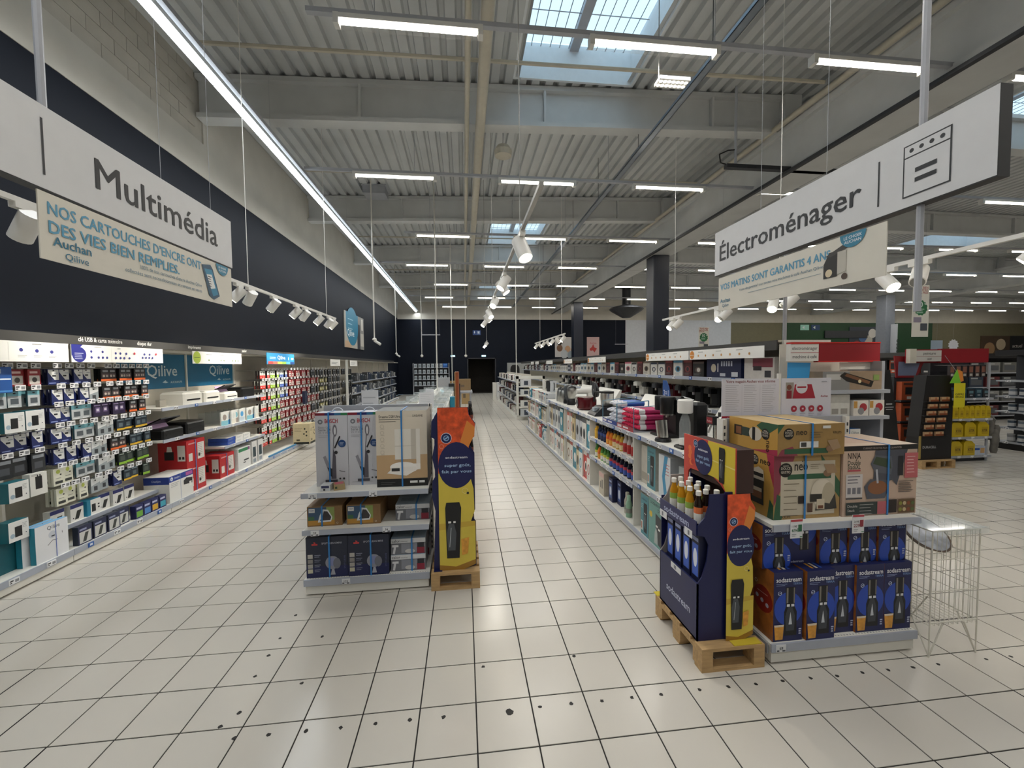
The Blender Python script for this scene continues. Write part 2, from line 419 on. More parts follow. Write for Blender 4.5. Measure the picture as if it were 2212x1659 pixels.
for n, (gx, gw) in enumerate(((6.2, 0.75), (26.0, 0.75))):
    g = struct(thing('girder_%d' % (n + 1), 'deep pale main girder running under the roof', None, (gx, 0, 0)))
    mb = MB(); mb.box(0.1, gw - 0.1, YF, YB, 5.6, 6.34, BEAMW); mb.box(0, gw, YF, YB, 5.5, 5.62, BEAMW); mb.box(0, gw, YF, YB, 6.3, 6.4, BEAMW); mb.build('web', g)
    mb = MB()
    for y in (-2.1, 2.8, 7.74, 12.68, 17.6, 22.55, 27.45): mb.box(0.1, 0.45, y - 0.2, y + 0.2, 6.4, 7.1, BEAMW)
    mb.build('seat', g)
NAVYC = mat('navy_column_paint', '#0d1526', 0.4, noise=0.05)
for n, (x, y, m) in enumerate(((6.58, 13.4, NAVYC), (6.58, 23.4, NAVYC), (6.58, 3.4, NAVYC), (22.9, 20.0, mat('grey_column_paint', '#80858e', 0.6, noise=0.05)), (26.4, 13.4, mat('grey_column_paint', '#80858e')))):
    mb = MB(); mb.cbox(-0.28, 0.28, -0.28, 0.28, 0, 5.5, 0.02, m); struct(mb.build('column_%d' % (n + 1), loc=(x, y, 0)), 'square painted column carrying the main girder')
# pipes and trays under the roof
def pipe(name, label, pts, r, m, n=10):
    mb = MB(); mb.tube(pts, r, m, n); o = mb.build(name, smooth=True); return tag(o, label, 'pipe')
PIPEM = mat('painted_pipe', '#b8b2a2', 0.5, noise=0.05)
pipe('rain_pipe', 'wide beige drain pipe running under the roof', [(0.345, YF, 6.1), (0.345, YB, 6.1)], 0.085, PIPEM, 14)
pipe('sprinkler_pipe', 'narrow pale pipe beside the wide drain pipe', [(0.11, YF, 6.13), (0.11, YB, 6.13)], 0.042, PIPEM)
pipe('girder_pipe', 'pale pipe along the top edge of the main girder', [(6.12, YF, 6.43), (6.12, YB, 6.43)], 0.055, PIPEM)
for k, y in enumerate((6.35, 10.1, 14.9, 19.8, 24.8)):
    pipe('branch_pipe', 'thin sprinkler pipe crossing between two roof beams', [(-3.6, y, 6.38), (6.0, y, 6.5)], 0.022 if k else 0.03, PIPEM, 6)['group'] = 'sprinkler pipes crossing under the roof'
tr = thing('cable_tray', 'open cable tray hanging below the roof deck', 'cable tray', (3.42, 0, 5.95))
TRAYM = mat('galvanised_tray', '#87909a', 0.4, 0.6, noise=0.1)
mb = MB(); mb.box(-0.06, -0.05, YF, YB, 0, 0.05, TRAYM); mb.box(0.05, 0.06, YF, YB, 0, 0.05, TRAYM); mb.box(-0.06, 0.06, YF, YB, 0, 0.005, TRAYM); mb.build('channel', tr)
y = 3.0
while y < YB:
    mb = MB(); mb.cyl((0, 0, 0), (0, 0, 1.1), 0.006, DARKM, 5); mb.build('hanger_rod', tr, (0, y, 0)); y += 2.4
tr2 = thing('cable_ladder', 'black cable ladder fixed along the girder foot', 'cable tray', (6.16, 0, 5.44))
mb = MB(); mb.box(-0.06, 0.02, YF, YB, 0, 0.05, DARKM); mb.build('side_rail', tr2)
tr3 = thing('cable_duct', 'dark cable duct crossing below the main girder', 'cable tray', (5.1, 7.3, 5.5))
mb = MB(); mb.box(-0.2, 2.6, -0.05, 0.05, 0, 0.07, DARKM); mb.build('duct', tr3)
mb = MB(); mb.cyl((0, 0, 0.05), (0, 0, 1.5), 0.025, GREYM, 8); mb.build('drop_pipe', tr3)
mb = MB(); mb.tube([(-0.1, 0, 0.05), (-0.3, 0, 0.1), (-0.32, 0, 0.25), (-0.15, 0, 0.33), (0, 0, 0.35)], 0.012, BLACK, 6); mb.build('cable_loop', tr3)
# roof vents
for k, (x, y) in enumerate(((0.8, 8.0), (0.75, 20.2))):
    v = thing('extractor_cowl', 'grey domed extractor hanging below the roof', 'vent', (x, y, 5.85), group='domed roof extractors')
    mb = MB(); mb.lathe([(0.1, 0), (0.16, 0.02), (0.17, 0.12), (0.12, 0.2), (0.03, 0.22)], (0, 0, 0), PIPEM, 16); mb.build('dome', v)
    mb = MB(); mb.cyl((0, 0, 0.2), (0, 0, 1.1), 0.006, GREYM, 6); mb.build('chain', v)
hv = thing('round_air_diffuser', 'large dark round air diffuser hanging from the roof', 'vent', (9.6, 23.5, 5.0))
mb = MB(); mb.lathe([(0.25, -0.35), (0.9, 0.05), (1.0, 0.15), (0.9, 0.25), (0.3, 0.4)], (0, 0, 0), DARKM, 24); mb.build('bowl', hv)
mb = MB(); mb.cyl((0, 0, 0.3), (0, 0, 2.1), 0.25, DARKM, 14); mb.build('duct', hv)
rh = thing('roof_hatch', 'small grey box fixed under the roof deck before the second beam', 'vent', (-2.4, 12.1, zroof(-2.4) - 0.22)); mb = MB(); mb.box(-0.3, 0.3, -0.25, 0.25, 0, 0.2, GREYM); mb.build('box', rh); mb = MB(); mb.box(-0.34, 0.34, -0.29, 0.29, 0.2, 0.225, GREYM); mb.build('flange', rh)
# ================================================================ lamps
TUBEM = mat('lit_tube', '#fffaf0', 0.4, emit=9.0, ecol='#fff6e8')
LEDM = mat('lit_led_line', '#f4fbff', 0.4, emit=5.0, ecol='#eef8ff')
GEAR = mat('batten_housing', '#d8d8d4', 0.45, noise=0.04)
LENS = glassy('lamp_lens', '#f4f4f0', 0.18, 0.2)
mb = MB(); mb.box(-0.75, 0.75, -0.045, 0.045, 0.02, 0.07, GEAR); g_ = mb.build('housing', link=False)
mb = MB(); mb.cyl((-0.72, 0, 0), (0.72, 0, 0), 0.022, TUBEM, 8); t_ = mb.build('lamp_tube', link=False)
mb = MB(); mb.box(-0.79, -0.735, -0.05, 0.05, -0.04, 0.07, GEAR); c_ = mb.build('end_cap', link=False)
mb = MB(); mb.box(0.735, 0.79, -0.05, 0.05, -0.04, 0.07, GEAR); c2_ = mb.build('end_cap', link=False)
mb = MB(); mb.poly([(-0.74, 0.05, -0.04), (0.74, 0.05, -0.04), (0.74, -0.05, -0.04), (-0.74, -0.05, -0.04)], LENS); l_ = mb.build('lens', link=False)
bat0 = thing('fluorescent_batten', 'lit white fluorescent batten', 'lamp', link=False); kids(bat0, g_, t_, c_, c2_, l_)
TL = bpy.data.lights.new('batten_light', 'AREA'); TL.shape = 'RECTANGLE'; TL.size = 1.45; TL.size_y = 0.08; TL.energy = TUBE_W; TL.color = (1.0, 0.965, 0.91); TL.spread = PI
TL2 = TL.copy(); TL2.energy = TUBE_W * 1.0
ROWS = [(1, 4.7, 5.52), (2, 8.3, 5.52), (3, 11.9, 5.53), (4, 15.3, 5.53), (5, 18.8, 5.53), (6, 22.3, 5.53), (7, 25.7, 5.53), (8, 1.1, 5.52), (9, -2.5, 5.52)]
ORD = {1: 'first', 2: 'second', 3: 'third', 4: 'fourth', 5: 'fifth', 6: 'sixth', 7: 'seventh', 8: 'hindmost', 9: 'rearmost'}
for n, y, z in ROWS:
    off = -0.53 if n % 2 else -1.27
    rail = thing('lighting_rail', 'grey ceiling rail carrying the %s row of fluorescent battens' % ORD[n], 'rail', (0, y, z + 0.07), group='ceiling light rails')
    mb = MB(); mb.box(-2.94 if n % 2 == 0 else -1.6, XR - 2, -0.03, 0.03, 0, 0.05, GREYM); mb.build('rail', rail)
    for k in range(16):
        x = off + 2.79 * k
        if n >= 8 and (x < -2 or x > 16): continue
        b = dup(bat0, (x, y, z), 0, 'lit white fluorescent batten on the %s ceiling rail' % ORD[n], 'fluorescent battens on the %s rail' % ORD[n]); b.name = 'fluorescent_batten'
        if x < 7.2 or (k % 2 == 0):
            lo = bpy.data.objects.new('batten_light', TL if x < 7.2 else TL2); col.objects.link(lo); lo.parent = b; lo.location = (0, 0, -0.05)
    for k in range(5):
        x = -0.9 + 3.9 * k
        mb = MB(); mb.cyl((x, 0, 0.05), (x, 0, zroof(x) - z - 0.1), 0.005, GREYM, 5); mb.build('suspension_rod', rail)
# continuous bright line by the side wall
led = thing('led_light_line', 'long continuous lit lamp line hanging beside the navy wall', 'lamp', (-3.1, 0, 5.5))
mb = MB(); mb.box(-0.05, 0.05, -3.0, 27.8, 0.03, 0.10, GEAR); mb.build('housing', led)
mb = MB(); mb.box(0.08, 0.14, -3.0, 27.8, 0.05, 0.11, GREYM); mb.build('side_rail', led)
for k in range(21):
    y = -3.0 + k * 1.47
    mb = MB(); mb.box(-0.045, 0.045, 0.01, 1.46, -0.02, 0.03, LEDM); mb.build('lit_diffuser', led, (0, y, 0))
    if k % 2 == 0:
        L = bpy.data.lights.new('line_light', 'AREA'); L.shape = 'RECTANGLE'; L.size = 0.3; L.size_y = 2.9; L.energy = LED_W * 2.9; L.color = (0.92, 0.97, 1.0)
        lo = bpy.data.objects.new('line_light', L); col.objects.link(lo); lo.parent = led; lo.location = (0, y + 1.47, -0.03); lo.rotation_euler = (0, math.radians(-8), 0)
    if k % 3 == 1:
        mb = MB(); mb.cyl((0, y, 0.1), (0, y, 1.32), 0.002, GREYM, 5); mb.build('suspension_wire', led)
# track spots
SPOTM_ = mat('spot_white', '#e9e7e2', 0.35, noise=0.02)
GLOW = mat('lit_spot_face', '#fff6e0', 0.4, emit=30.0, ecol='#fff2d8')
DIMF = mat('spot_face_glass', '#8a8a86', 0.2)
def spot(label, group, loc, az, tilt, lit=True, power=SPOT_W, scale=1.0, size=62):
    """az: compass direction the head points to (radians from +X), tilt: degrees below the horizon"""
    o = thing('track_spotlight', label, 'spotlight', loc, group=group)
    e = math.radians(tilt); d = Vector((math.cos(az) * math.cos(e), math.sin(az) * math.cos(e), -math.sin(e)))
    piv = Vector((0, 0, -0.10 * scale)); a = piv - d * 0.07 * scale; b = piv + d * 0.09 * scale
    mb = MB(); mb.cyl((0, 0, 0.0), (0, 0, -0.10 * scale), 0.014 * scale, SPOTM_, 8); mb.box(-0.018 * scale, 0.018 * scale, -0.07 * scale, 0.07 * scale, -0.03 * scale, 0.0, SPOTM_); mb.build('bracket', o)
    mb = MB(); mb.cyl(a, b, 0.05 * scale, SPOTM_, 16); mb.build('head', o, smooth=True)
    mb = MB(); mb.cyl(b, b + d * 0.003, 0.043 * scale, GLOW if lit else DIMF, 16); mb.build('lit_face' if lit else 'lamp_face', o)
    if lit:
        L = bpy.data.lights.new('spot_beam', 'SPOT'); L.energy = power; L.spot_size = math.radians(size); L.spot_blend = 1.0; L.color = (1.0, 0.94, 0.84); L.shadow_soft_size = 0.04
        lo = bpy.data.objects.new('spot_beam', L); col.objects.link(lo); lo.parent = o
        lo.location = b + d * 0.012; lo.rotation_euler = d.to_track_quat('-Z', 'Y').to_euler()
    return o
def track(label, x, y0, y1, z, rods, m=SPOTM_, tilt=0.0):
    o = thing('spotlight_track', label, 'track', (x, y0, z))
    mb = MB(); mb.box(-0.018, 0.018, 0, y1 - y0, 0, 0.035, m); mb.build('track_bar', o)
    for y in rods:
        mb = MB(); mb.cyl((0, y - y0, 0.03), (0, y - y0, zroof(x) - z), 0.005, m, 6); mb.build('suspension_rod', o)
    return o
LT = 'spotlights over the wall shelves'
track('white spotlight track hanging before the navy wall', -2.9, 2.0, 9.8, 2.95, (2.6, 6.0, 9.2))
for k, (y, lit, az) in enumerate(((3.15, False, 160), (5.75, True, 195), (6.05, False, 150), (6.75, True, 170), (7.6, True, 190), (8.0, True, 165), (8.75, True, 190), (9.35, True, 160), (9.65, True, 185))):
    spot('white spotlight on the track before the navy wall, %s' % ('lit' if lit else 'switched off'), LT, (-2.9, y, 2.95), math.radians(az), 48, lit, SPOT_W * 1.7, 1.25, 75)
spot('white spotlight on the track before the navy wall, lit', LT, (-2.9, 4.3, 2.95), math.radians(178), 42, True, SPOT_W * 1.7, 1.2, 80)
CT = 'spotlights over the main aisle'
track('white spotlight track hanging over the main aisle, its shade painted grey', 0.6, 3.1, 12.0, 3.2, (4.3, 8.5, 11.5), mat('shaded_white_track', '#8d8c88', 0.4, noise=0.04))  # the track is white; its shade is put into this grey colour
for k, (y, lit, az, t) in enumerate(((4.2, True, -60, 60), (6.0, True, 200, 55), (6.35, True, -20, 55), (7.9, True, -120, 45), (9.6, True, -60, 50), (10.4, True, 10, 50), (11.6, True, 200, 50))):
    spot('white spotlight on the track over the main aisle', CT, (0.6, y, 3.2), math.radians(az), t, lit, SPOT_W * 1.3, 1.3 if k else 1.5, 70)
track('short lit spotlight track over the aisle before the navy wall', 1.15, 20.5, 23.0, 3.1, (21.0,))
for y in (20.7, 21.6, 22.5): spot('small spotlight on the short track before the far wall', 'spotlights of the short far track', (1.15, y, 3.1), math.radians(200), 50, True, SPOT_W, 1.3)
RT = 'spotlights beyond the appliance gondola'
track('white spotlight track beside the machine aisle', 4.3, 1.8, 8.5, 2.8, (2.4, 5.2, 8.0))
for k, (y, lit, az) in enumerate(((2.62, True, 120), (3.45, False, -150), (3.75, True, -100), (5.0, False, 160), (5.3, True, -140), (6.35, False, 170), (6.55, True, -120), (7.85, False, 150), (8.1, True, 190))):
    spot('white spotlight on the track beside the machine aisle, %s' % ('lit' if lit else 'switched off'), RT, (4.3, y, 2.8), math.radians(az), 45, lit, SPOT_W, 1.25)
track('sloping white spotlight track over the small appliance shelves', 2.9, 11.6, 16.6, 2.75, (12.0, 15.5))
for k in range(7): spot('small lit spotlight over the small appliance shelves', 'spotlights over small appliances', (2.9, 11.8 + 0.75 * k, 2.75), math.radians(0 if k % 2 else 180), 50, True, SPOT_W * 0.9, 1.1)
# emergency lamp under the first row
em = thing('emergency_lamp', 'small bright emergency lamp with two rows of beads', 'lamp', (2.55, 4.85, 5.26))
mb = MB(); mb.box(-0.19, 0.19, -0.08, 0.08, -0.02, 0.02, GEAR); mb.build('body', em)
mb = MB()
for i in range(7):
    for j in range(2): mb.cyl((-0.16 + i * 0.053, -0.035 + j * 0.07, -0.02), (-0.16 + i * 0.053, -0.035 + j * 0.07, -0.024), 0.02, TUBEM, 8)
mb.build('lit_bead', em); em.children[-1]['kind'] = 'stuff'
mb = MB(); mb.cyl((-0.17, 0, 0), (-0.17, 0, 1.78), 0.006, WIRE, 5); mb.build('chain', em)
# cameras hanging on thin poles
def pole(label, x, y, zb, head):
    o = thing('ceiling_pole', label, 'pole', (x, y, zb), group='thin poles hanging from the roof')
    mb = MB(); mb.cyl((0, 0, 0), (0, 0, zroof(x) - zb), 0.018, mat('white_pole', '#cfcdc6', 0.5), 7); mb.build('pole', o)
    if head == 'cam':
        mb = MB(); mb.lathe([(0.05, 0), (0.06, 0.03), (0.03, 0.06)], (0, 0, -0.03), WHITE, 10); mb.cyl((0, 0, -0.04), (0.16, -0.05, -0.14), 0.035, WHITE, 8); mb.build('camera_head', o)
    elif head == 'ball':
        mb = MB(); mb.lathe([(0.02, -0.14), (0.07, -0.1), (0.075, -0.04), (0.03, 0)], (0, 0, 0), WHITE, 12); mb.build('dome_camera', o)
pole('white pole with a tilted camera before the navy wall', -2.3, 11.0, 2.58, 'cam')
pole('thin pole with a small camera near the wall corner', -2.95, 18.5, 2.45, 'cam')
pole('thin pole with a dome camera before the navy far wall', -2.2, 22.0, 2.5, 'ball')
pole('thin pole with a dome camera above the storeroom aisle', 0.1, 22.5, 2.5, 'ball')
pole('slim grey pole rising behind the glass counters', -0.75, 11.5, 1.0, None)
pole('slim grey pole rising by the cardboard boxes', -0.45, 15.5, 1.0, None)
pole('slim pale pole rising beside the white rack', 2.1, 16.5, 1.3, None)
# ================================================================ hanging signs
SIGNW = mat('sign_white', '#d6d7d9', 0.5, noise=0.02, nscale=12); SIGNK = mat('sign_edge', '#2b2c2e', 0.5, noise=0.05); BANW = mat('banner_cream', '#dcd8cc', 0.55, noise=0.02)
INKK = '#17191d'; TEAL = '#2e7f9e'; BANB = '#5b9fc0'
def rods(o, pts, z0, z1, r=0.018):
    for x, y in pts:
        mb = MB(); mb.cyl((x, y, z0), (x, y, z1), r, GREYM, 8); mb.build('suspension_pole', o)
def wires(o, pts, z0, z1):
    for x, y in pts:
        mb = MB(); mb.cyl((x, y, z0), (x, y, z1), 0.0016, GREYM, 5); mb.build('suspension_wire', o)
# multimedia sign
s = thing('aisle_sign', 'white hanging sign reading Multimédia over the wall-side aisle', 'sign', (-2.0, 1.55, 2.72))
Ls = 3.88 - 1.55
mb = MB(); mb.box(-0.06, -0.002, 0, Ls, 0, 0.405, SIGNK); mb.box(-0.002, 0.0, 0.0, Ls, 0.005, 0.405, SIGNW); mb.build('panel', s)
mb = MB(); F = faceE(mb, 0, Ls, 0.0, 0, 0.405)
F.text('Multimédia', 1.0, 0.13, 0.235, INKK, bold=0.03, width=1.12)
F.rect(0.71, 0.07, 0.011, 0.27, INKK)
F.rect(0.24, 0.09, 0.28, 0.19, INKK); F.rect(0.252, 0.102, 0.256, 0.166, SIGNW); F.rect(0.33, 0.05, 0.10, 0.03, INKK); F.build = None
mb.build('lettering', s)
rods(s, ((-0.03, 0.76),), 0.405, 4.1, 0.017); wires(s, ((-0.03, 0.35), (-0.03, 1.55), (-0.03, 2.1)), 0.4, 4.1)
s = thing('promotional_banner', 'cream banner about ink cartridges hanging under the Multimédia sign', 'banner', (-2.0, 2.23, 2.385))
mb = MB(); mb.box(-0.008, -0.002, 0, 1.63, 0, 0.325, BANW); mb.build('panel', s)
mb = MB(); F = faceE(mb, 0, 1.63, -0.002, 0, 0.325)
F.text('NOS CARTOUCHES D’ENCRE ONT', 0.045, 0.225, 0.085, BANB, bold=0.05, width=1.17)
F.text('DES VIES BIEN REMPLIES.', 0.045, 0.135, 0.085, BANB, bold=0.05, width=0.92)
F.text('Auchan', 0.06, 0.077, 0.065, '#1f6f8f', bold=0.012, width=0.21); F.text('Qilive', 0.12, 0.022, 0.05, '#1f6f8f', width=0.13)
F.text('100% de nos cartouches d’encre Auchan Qilive', 1.21, 0.092, 0.034, '#3c6f86', 'R', width=0.6)
F.text('collectées sont reconditionnées et remises en vente', 1.21, 0.05, 0.034, '#3c6f86', 'R', width=0.72)
F.poly([(1.22, 0.27), (1.33, 0.29), (1.36, 0.26), (1.44, 0.06), (1.36, 0.02), (1.30, 0.045)], '#1b4a66')
F.poly([(1.25, 0.245), (1.345, 0.255), (1.42, 0.07), (1.35, 0.045)], '#2d84a8'); F.poly([(1.275, 0.205), (1.34, 0.215), (1.385, 0.115), (1.325, 0.1)], '#e4e6e4')
F.lines(1.29, 0.19, 0.05, 5, 0.018, 0.006, '#333333')
F.disc(1.49, 0.325, 0.085, TEAL, a0=PI, a1=2 * PI); F.text('LE CHOIX', 1.49, 0.293, 0.024, '#e8eef0', 'C', 0.012); F.text('AUCHAN', 1.49, 0.268, 0.024, '#e8eef0', 'C', 0.012)
mb.build('print', s)
# household appliance sign
s = thing('aisle_sign', 'white hanging sign reading Électroménager with an oven pictogram', 'sign', (2.35, 1.585, 2.665))
Ls = 3.64 - 1.585
mb = MB(); mb.box(0.002, 0.065, 0, Ls, 0, 0.40, SIGNK); mb.box(0.0, 0.002, 0.002, Ls, 0.005, 0.40, SIGNW); mb.build('panel', s)
mb = MB(); F = faceW(mb, 0, Ls, 0.0, 0, 0.40)
F.text('Électroménager', 0.075, 0.125, 0.20, INKK, bold=0.03, width=1.35)
F.rect(1.525, 0.065, 0.009, 0.25, INKK)
u, v, w, h = 1.66, 0.055, 0.22, 0.27
F.rect(u, v, w, h, INKK); F.rect(u + 0.007, v + 0.007, w - 0.014, h - 0.075, SIGNW); F.rect(u + 0.007, v + h - 0.061, w - 0.014, 0.054, SIGNW)
for i in range(4): F.disc(u + 0.04 + i * 0.047, v + h - 0.034, 0.011, INKK)
F.rect(u + 0.06, v + 0.115, 0.10, 0.022, INKK); F.rect(u + 0.06, v + 0.065, 0.10, 0.022, INKK)
mb.build('lettering', s)
rods(s, ((0.03, 0.33),), 0.40, 4.4, 0.017); rods(s, ((0.03, 0.33),), -0.55, 0.0, 0.016)
wires(s, ((0.03, 0.9), (0.03, 1.5)), 0.4, 4.4)
s = thing('promotional_banner', 'cream banner about coffee machines hanging under the Électroménager sign', 'banner', (2.35, 2.06, 2.335))
mb = MB(); mb.box(0.002, 0.008, 0, 1.52, 0, 0.30, BANW); mb.build('panel', s)
mb = MB(); F = faceW(mb, 0, 1.52, 0.002, 0, 0.30)
F.text('VOS MATINS SONT GARANTIS 4 ANS.', 0.03, 0.185, 0.078, BANB, bold=0.05, width=1.15)
F.text('4 ans de garantie* sur toutes nos machines à café Auchan Qilive.', 0.29, 0.135, 0.03, '#3c6f86', width=0.83); F.rect(0.40, 0.10, 0.7, 0.004, '#9aa8ac')
F.text('Auchan', 0.03, 0.07, 0.05, '#1f6f8f', bold=0.012, width=0.14); F.text('Qilive', 0.06, 0.03, 0.04, '#1f6f8f', width=0.09)
F.poly([(1.12, 0.06), (1.22, 0.06), (1.22, 0.22), (1.16, 0.22), (1.12, 0.15)], '#1c1b1a'); F.poly([(1.13, 0.2), (1.27, 0.25), (1.29, 0.22), (1.17, 0.19)], '#3a3836'); F.poly([(1.22, 0.07), (1.28, 0.08), (1.28, 0.21), (1.22, 0.21)], '#bdb9ae'); F.disc(1.16, 0.09, 0.025, '#d8c9a8'); F.disc(1.27, 0.05, 0.02, '#4a3a2e')
F.disc(1.32, 0.30, 0.085, TEAL, a0=PI, a1=2 * PI); F.text('LE CHOIX', 1.32, 0.268, 0.026, '#e8eef0', 'C', 0.012); F.text('AUCHAN', 1.32, 0.242, 0.026, '#e8eef0', 'C', 0.012)
mb.build('print', s)
# pictures on the walls
def wallpic(name, label, cat, wall, a0, a1, z0, z1, base, draw, frame=None):
    """wall 'W': side wall (a = Y), 'B': far wall (a = X)"""
    if wall == 'W':
        s = thing(name, label, cat, (XW, a0, z0)); mb = MB(); mb.box(0.002, 0.03, 0, a1 - a0, 0, z1 - z0, base); mb.build('panel', s)
        mb = MB(); draw(faceE(mb, 0, a1 - a0, 0.03, 0, z1 - z0))
    else:
        s = thing(name, label, cat, (a0, YB, z0)); mb = MB(); mb.box(0, a1 - a0, -0.04, -0.002, 0, z1 - z0, base); mb.build('panel', s)
        mb = MB(); draw(faceS(mb, 0, a1 - a0, -0.04, 0, z1 - z0))
    if mb.f: mb.build('print', s)
    return s
def d_qilive(F):
    F.R(0.6, 0, 1, 1, '#8d8b86'); F.R(0.62, 0, 0.78, 0.75, '#3f4248'); F.R(0.8, 0.1, 0.98, 0.5, '#c4bfb4'); F.R(0.85, 0.6, 0.95, 0.95, '#d8d4cc'); F.R(0, 0, 0.3, 0.18, '#c8a988')
    F.disc(0.36 * F.w, 0.62 * F.h, 0.30 * F.w, TEAL, ry=0.55 * F.h); F.R(0.06, 0.55, 0.66, 1, TEAL)
    F.text('Qilive', 0.12 * F.w, 0.34 * F.h, 0.36, '#eef3f4', bold=0.01, width=0.95); F.lines(0.15 * F.w, 0.8 * F.h, 0.8, 3, 0.18, 0.03, '#a9cfdc')
wallpic('wall_poster', 'teal and photo poster reading Qilive high on the navy wall', 'poster', 'W', 15.85, 18.75, 2.62, 3.98, '#b9b4aa', d_qilive)
def d_faces(F):
    for k, (u, v, r, c) in enumerate(((0.2, 0.45, 0.16, '#7d5a42'), (0.2, 0.75, 0.14, '#2b2320'), (0.55, 0.4, 0.15, '#c79b77'), (0.8, 0.35, 0.14, '#b98b66'), (0.8, 0.65, 0.12, '#d8b58e'), (0.4, 0.15, 0.2, '#b7bcc0'), (0.7, 0.1, 0.2, '#8e9aa3'))): F.disc(u * F.w, v * F.h, r * F.w * 0.8, c, ry=r * F.h * 1.1)
wallpic('wall_poster', 'photo poster of three people on the navy far wall', 'poster', 'B', 6.35, 8.0, 2.45, 3.85, '#c6c3c0', d_faces)
def d_bird(F):
    F.G([(0.2, 0.4), (0.4, 0.5), (0.5, 0.65), (0.6, 0.48), (0.82, 0.42), (0.7, 0.32), (0.62, 0.22), (0.48, 0.33), (0.3, 0.3)], '#b8342f'); F.text('Auchan', 0.5 * F.w, 0.66 * F.h, 0.16, '#b8342f', 'C')
wallpic('wall_poster', 'pale pink poster with a small red bird emblem', 'poster', 'B', 8.65, 9.55, 2.45, 3.85, '#c9a9a6', d_bird)
def d_exit(F):
    F.G([(0.12, 0.55), (0.22, 0.3), (0.32, 0.55), (0.26, 0.55), (0.26, 0.85), (0.18, 0.85), (0.18, 0.55)], '#dfe9f2'); F.R(0.55, 0.2, 0.9, 0.8, '#9fb9d8'); F.R(0.6, 0.25, 0.85, 0.75, '#1d3f7a'); F.disc(0.72 * F.w, 0.6 * F.h, 0.05, '#dfe9f2'); F.R(0.69, 0.28, 0.76, 0.52, '#dfe9f2')
wallpic('direction_sign', 'blue pictogram sign high on the navy far wall', 'sign', 'B', 0.62, 1.16, 4.0, 4.32, '#1d3f7a', d_exit)
EXITM = mat('lit_exit_sign', '#bfe9f5', 0.4, emit=1.6, ecol='#a8e4f2')
for x, w in ((-0.75, 'beside'), (1.35, 'above')):
    s = thing('exit_lamp', 'small lit exit lamp %s the dark doorway' % w, 'exit sign', (x, YB - 0.05, 2.52)); mb = MB(); mb.box(-0.14, 0.14, 0.0, 0.05, 0, 0.1, EXITM); mb.build('lit_panel', s)
for k, (x0, x1) in enumerate(((29.3, 32.6),)):
    wallpic('wall_poster', 'dark photo poster of food on the green wall', 'poster', 'B', x0, x1, 2.6, 4.6, '#2a3440', lambda F: [F.disc(F.w * u, F.h * v, 0.35, c) for u, v, c in ((0.2, 0.3, '#8a3030'), (0.5, 0.5, '#b9b4a8'), (0.75, 0.3, '#3a5a8a'), (0.6, 0.75, '#d4d0c8'), (0.35, 0.6, '#4b6a9a'))])
wallpic('wall_poster', 'dark photo poster of bread with a black label field', 'poster', 'B', 41.0, 45.2, 2.2, 3.9, '#4a3a2c', lambda F: [F.R(0.65, 0, 1, 1, '#10131c'), F.disc(F.w * 0.2, F.h * 0.4, 0.5, '#a3825e'), F.disc(F.w * 0.45, F.h * 0.6, 0.45, '#c6b59a'), F.text('actuel', F.w * 0.82, F.h * 0.45, 0.4, '#e8e6e0', 'C')])
for k, x in enumerate((25.2, 26.1)):
    wallpic('exit_lamp', 'small %s sign on the green wall' % ('pale exit', 'blue direction')[k], 'sign', 'B', x, x + 0.7, 4.35, 4.75, ('#9fd8c8', '#1d3f6a')[k], lambda F: F.G([(0.2, 0.5), (0.45, 0.2), (0.45, 0.8)], '#e8f2f0'))
mb = MB(); mb.box(0, 3.6, -0.1, -0.02, 0, 0.55, DARKM); tag(mb.build('wall_grille', loc=(27.2, YB, 3.75)), 'black recessed grille in the green wall', 'grille')
def ten(F):
    F.text('TENEZ BIEN', 0.5 * F.w, 0.93 * F.h, 0.085 * F.w / 0.5, '#a03430', 'C', 0.015, width=0.85 * F.w)
    F.text('CE VOTRE', 0.5 * F.w, 0.88 * F.h, 0.085 * F.w / 0.5, '#a03430', 'C', 0.015, width=0.8 * F.w)
    F.text('MOIS À PRIX', 0.5 * F.w, 0.83 * F.h, 0.085 * F.w / 0.5, '#a03430', 'C', 0.015, width=0.85 * F.w); F.text('DOUX.', 0.3 * F.w, 0.78 * F.h, 0.085 * F.w / 0.5, '#a03430', 'C', 0.015)
    F.poly([(0.5 * F.w + 0.42 * F.w * (1 if i % 2 else 0.88) * math.cos(i * PI / 12), 0.56 * F.h + 0.42 * F.w * (1 if i % 2 else 0.88) * math.sin(i * PI / 12)) for i in range(24)], '#1f6a3c')
    F.text('10', 0.48 * F.w, 0.58 * F.h, 0.36 * F.w, '#e6efe8', 'C', 0.02); F.text('%', 0.76 * F.w, 0.62 * F.h, 0.16 * F.w, '#e6efe8', 'C', 0.02); F.lines(0.25 * F.w, 0.53 * F.h, 0.5 * F.w, 3, 0.035 * F.h, 0.012 * F.h, '#bcd8c4')
    F.R(0.08, 0.28, 0.55, 0.38, '#8d8494'); F.R(0.5, 0.12, 0.92, 0.26, '#4a4f55')
for k, (x, y, z, w, h, tx) in enumerate(((12.28, 10.0, 2.55, 0.52, 1.42, 'large white hanging banner with a green 10 % rosette'), (9.05, 15.0, 2.4, 0.42, 0.88, 'small white hanging banner with a green rosette behind the navy column'))):
    s = thing('discount_banner', tx, 'banner', (x, y, z)); mb = MB(); mb.box(0, w, 0, 0.006, 0, h, BANW); mb.build('panel', s); mb = MB(); ten(faceS(mb, 0, w, 0, 0, h)); mb.build('print', s)
    wires(s, ((w * 0.3, 0.003), (w * 0.7, 0.003)), h, zroof(x) - z)
mb = MB(); mb.box(0, 0.08, 0, 0.3, 0, 1.9, '#c8ccd2'); 
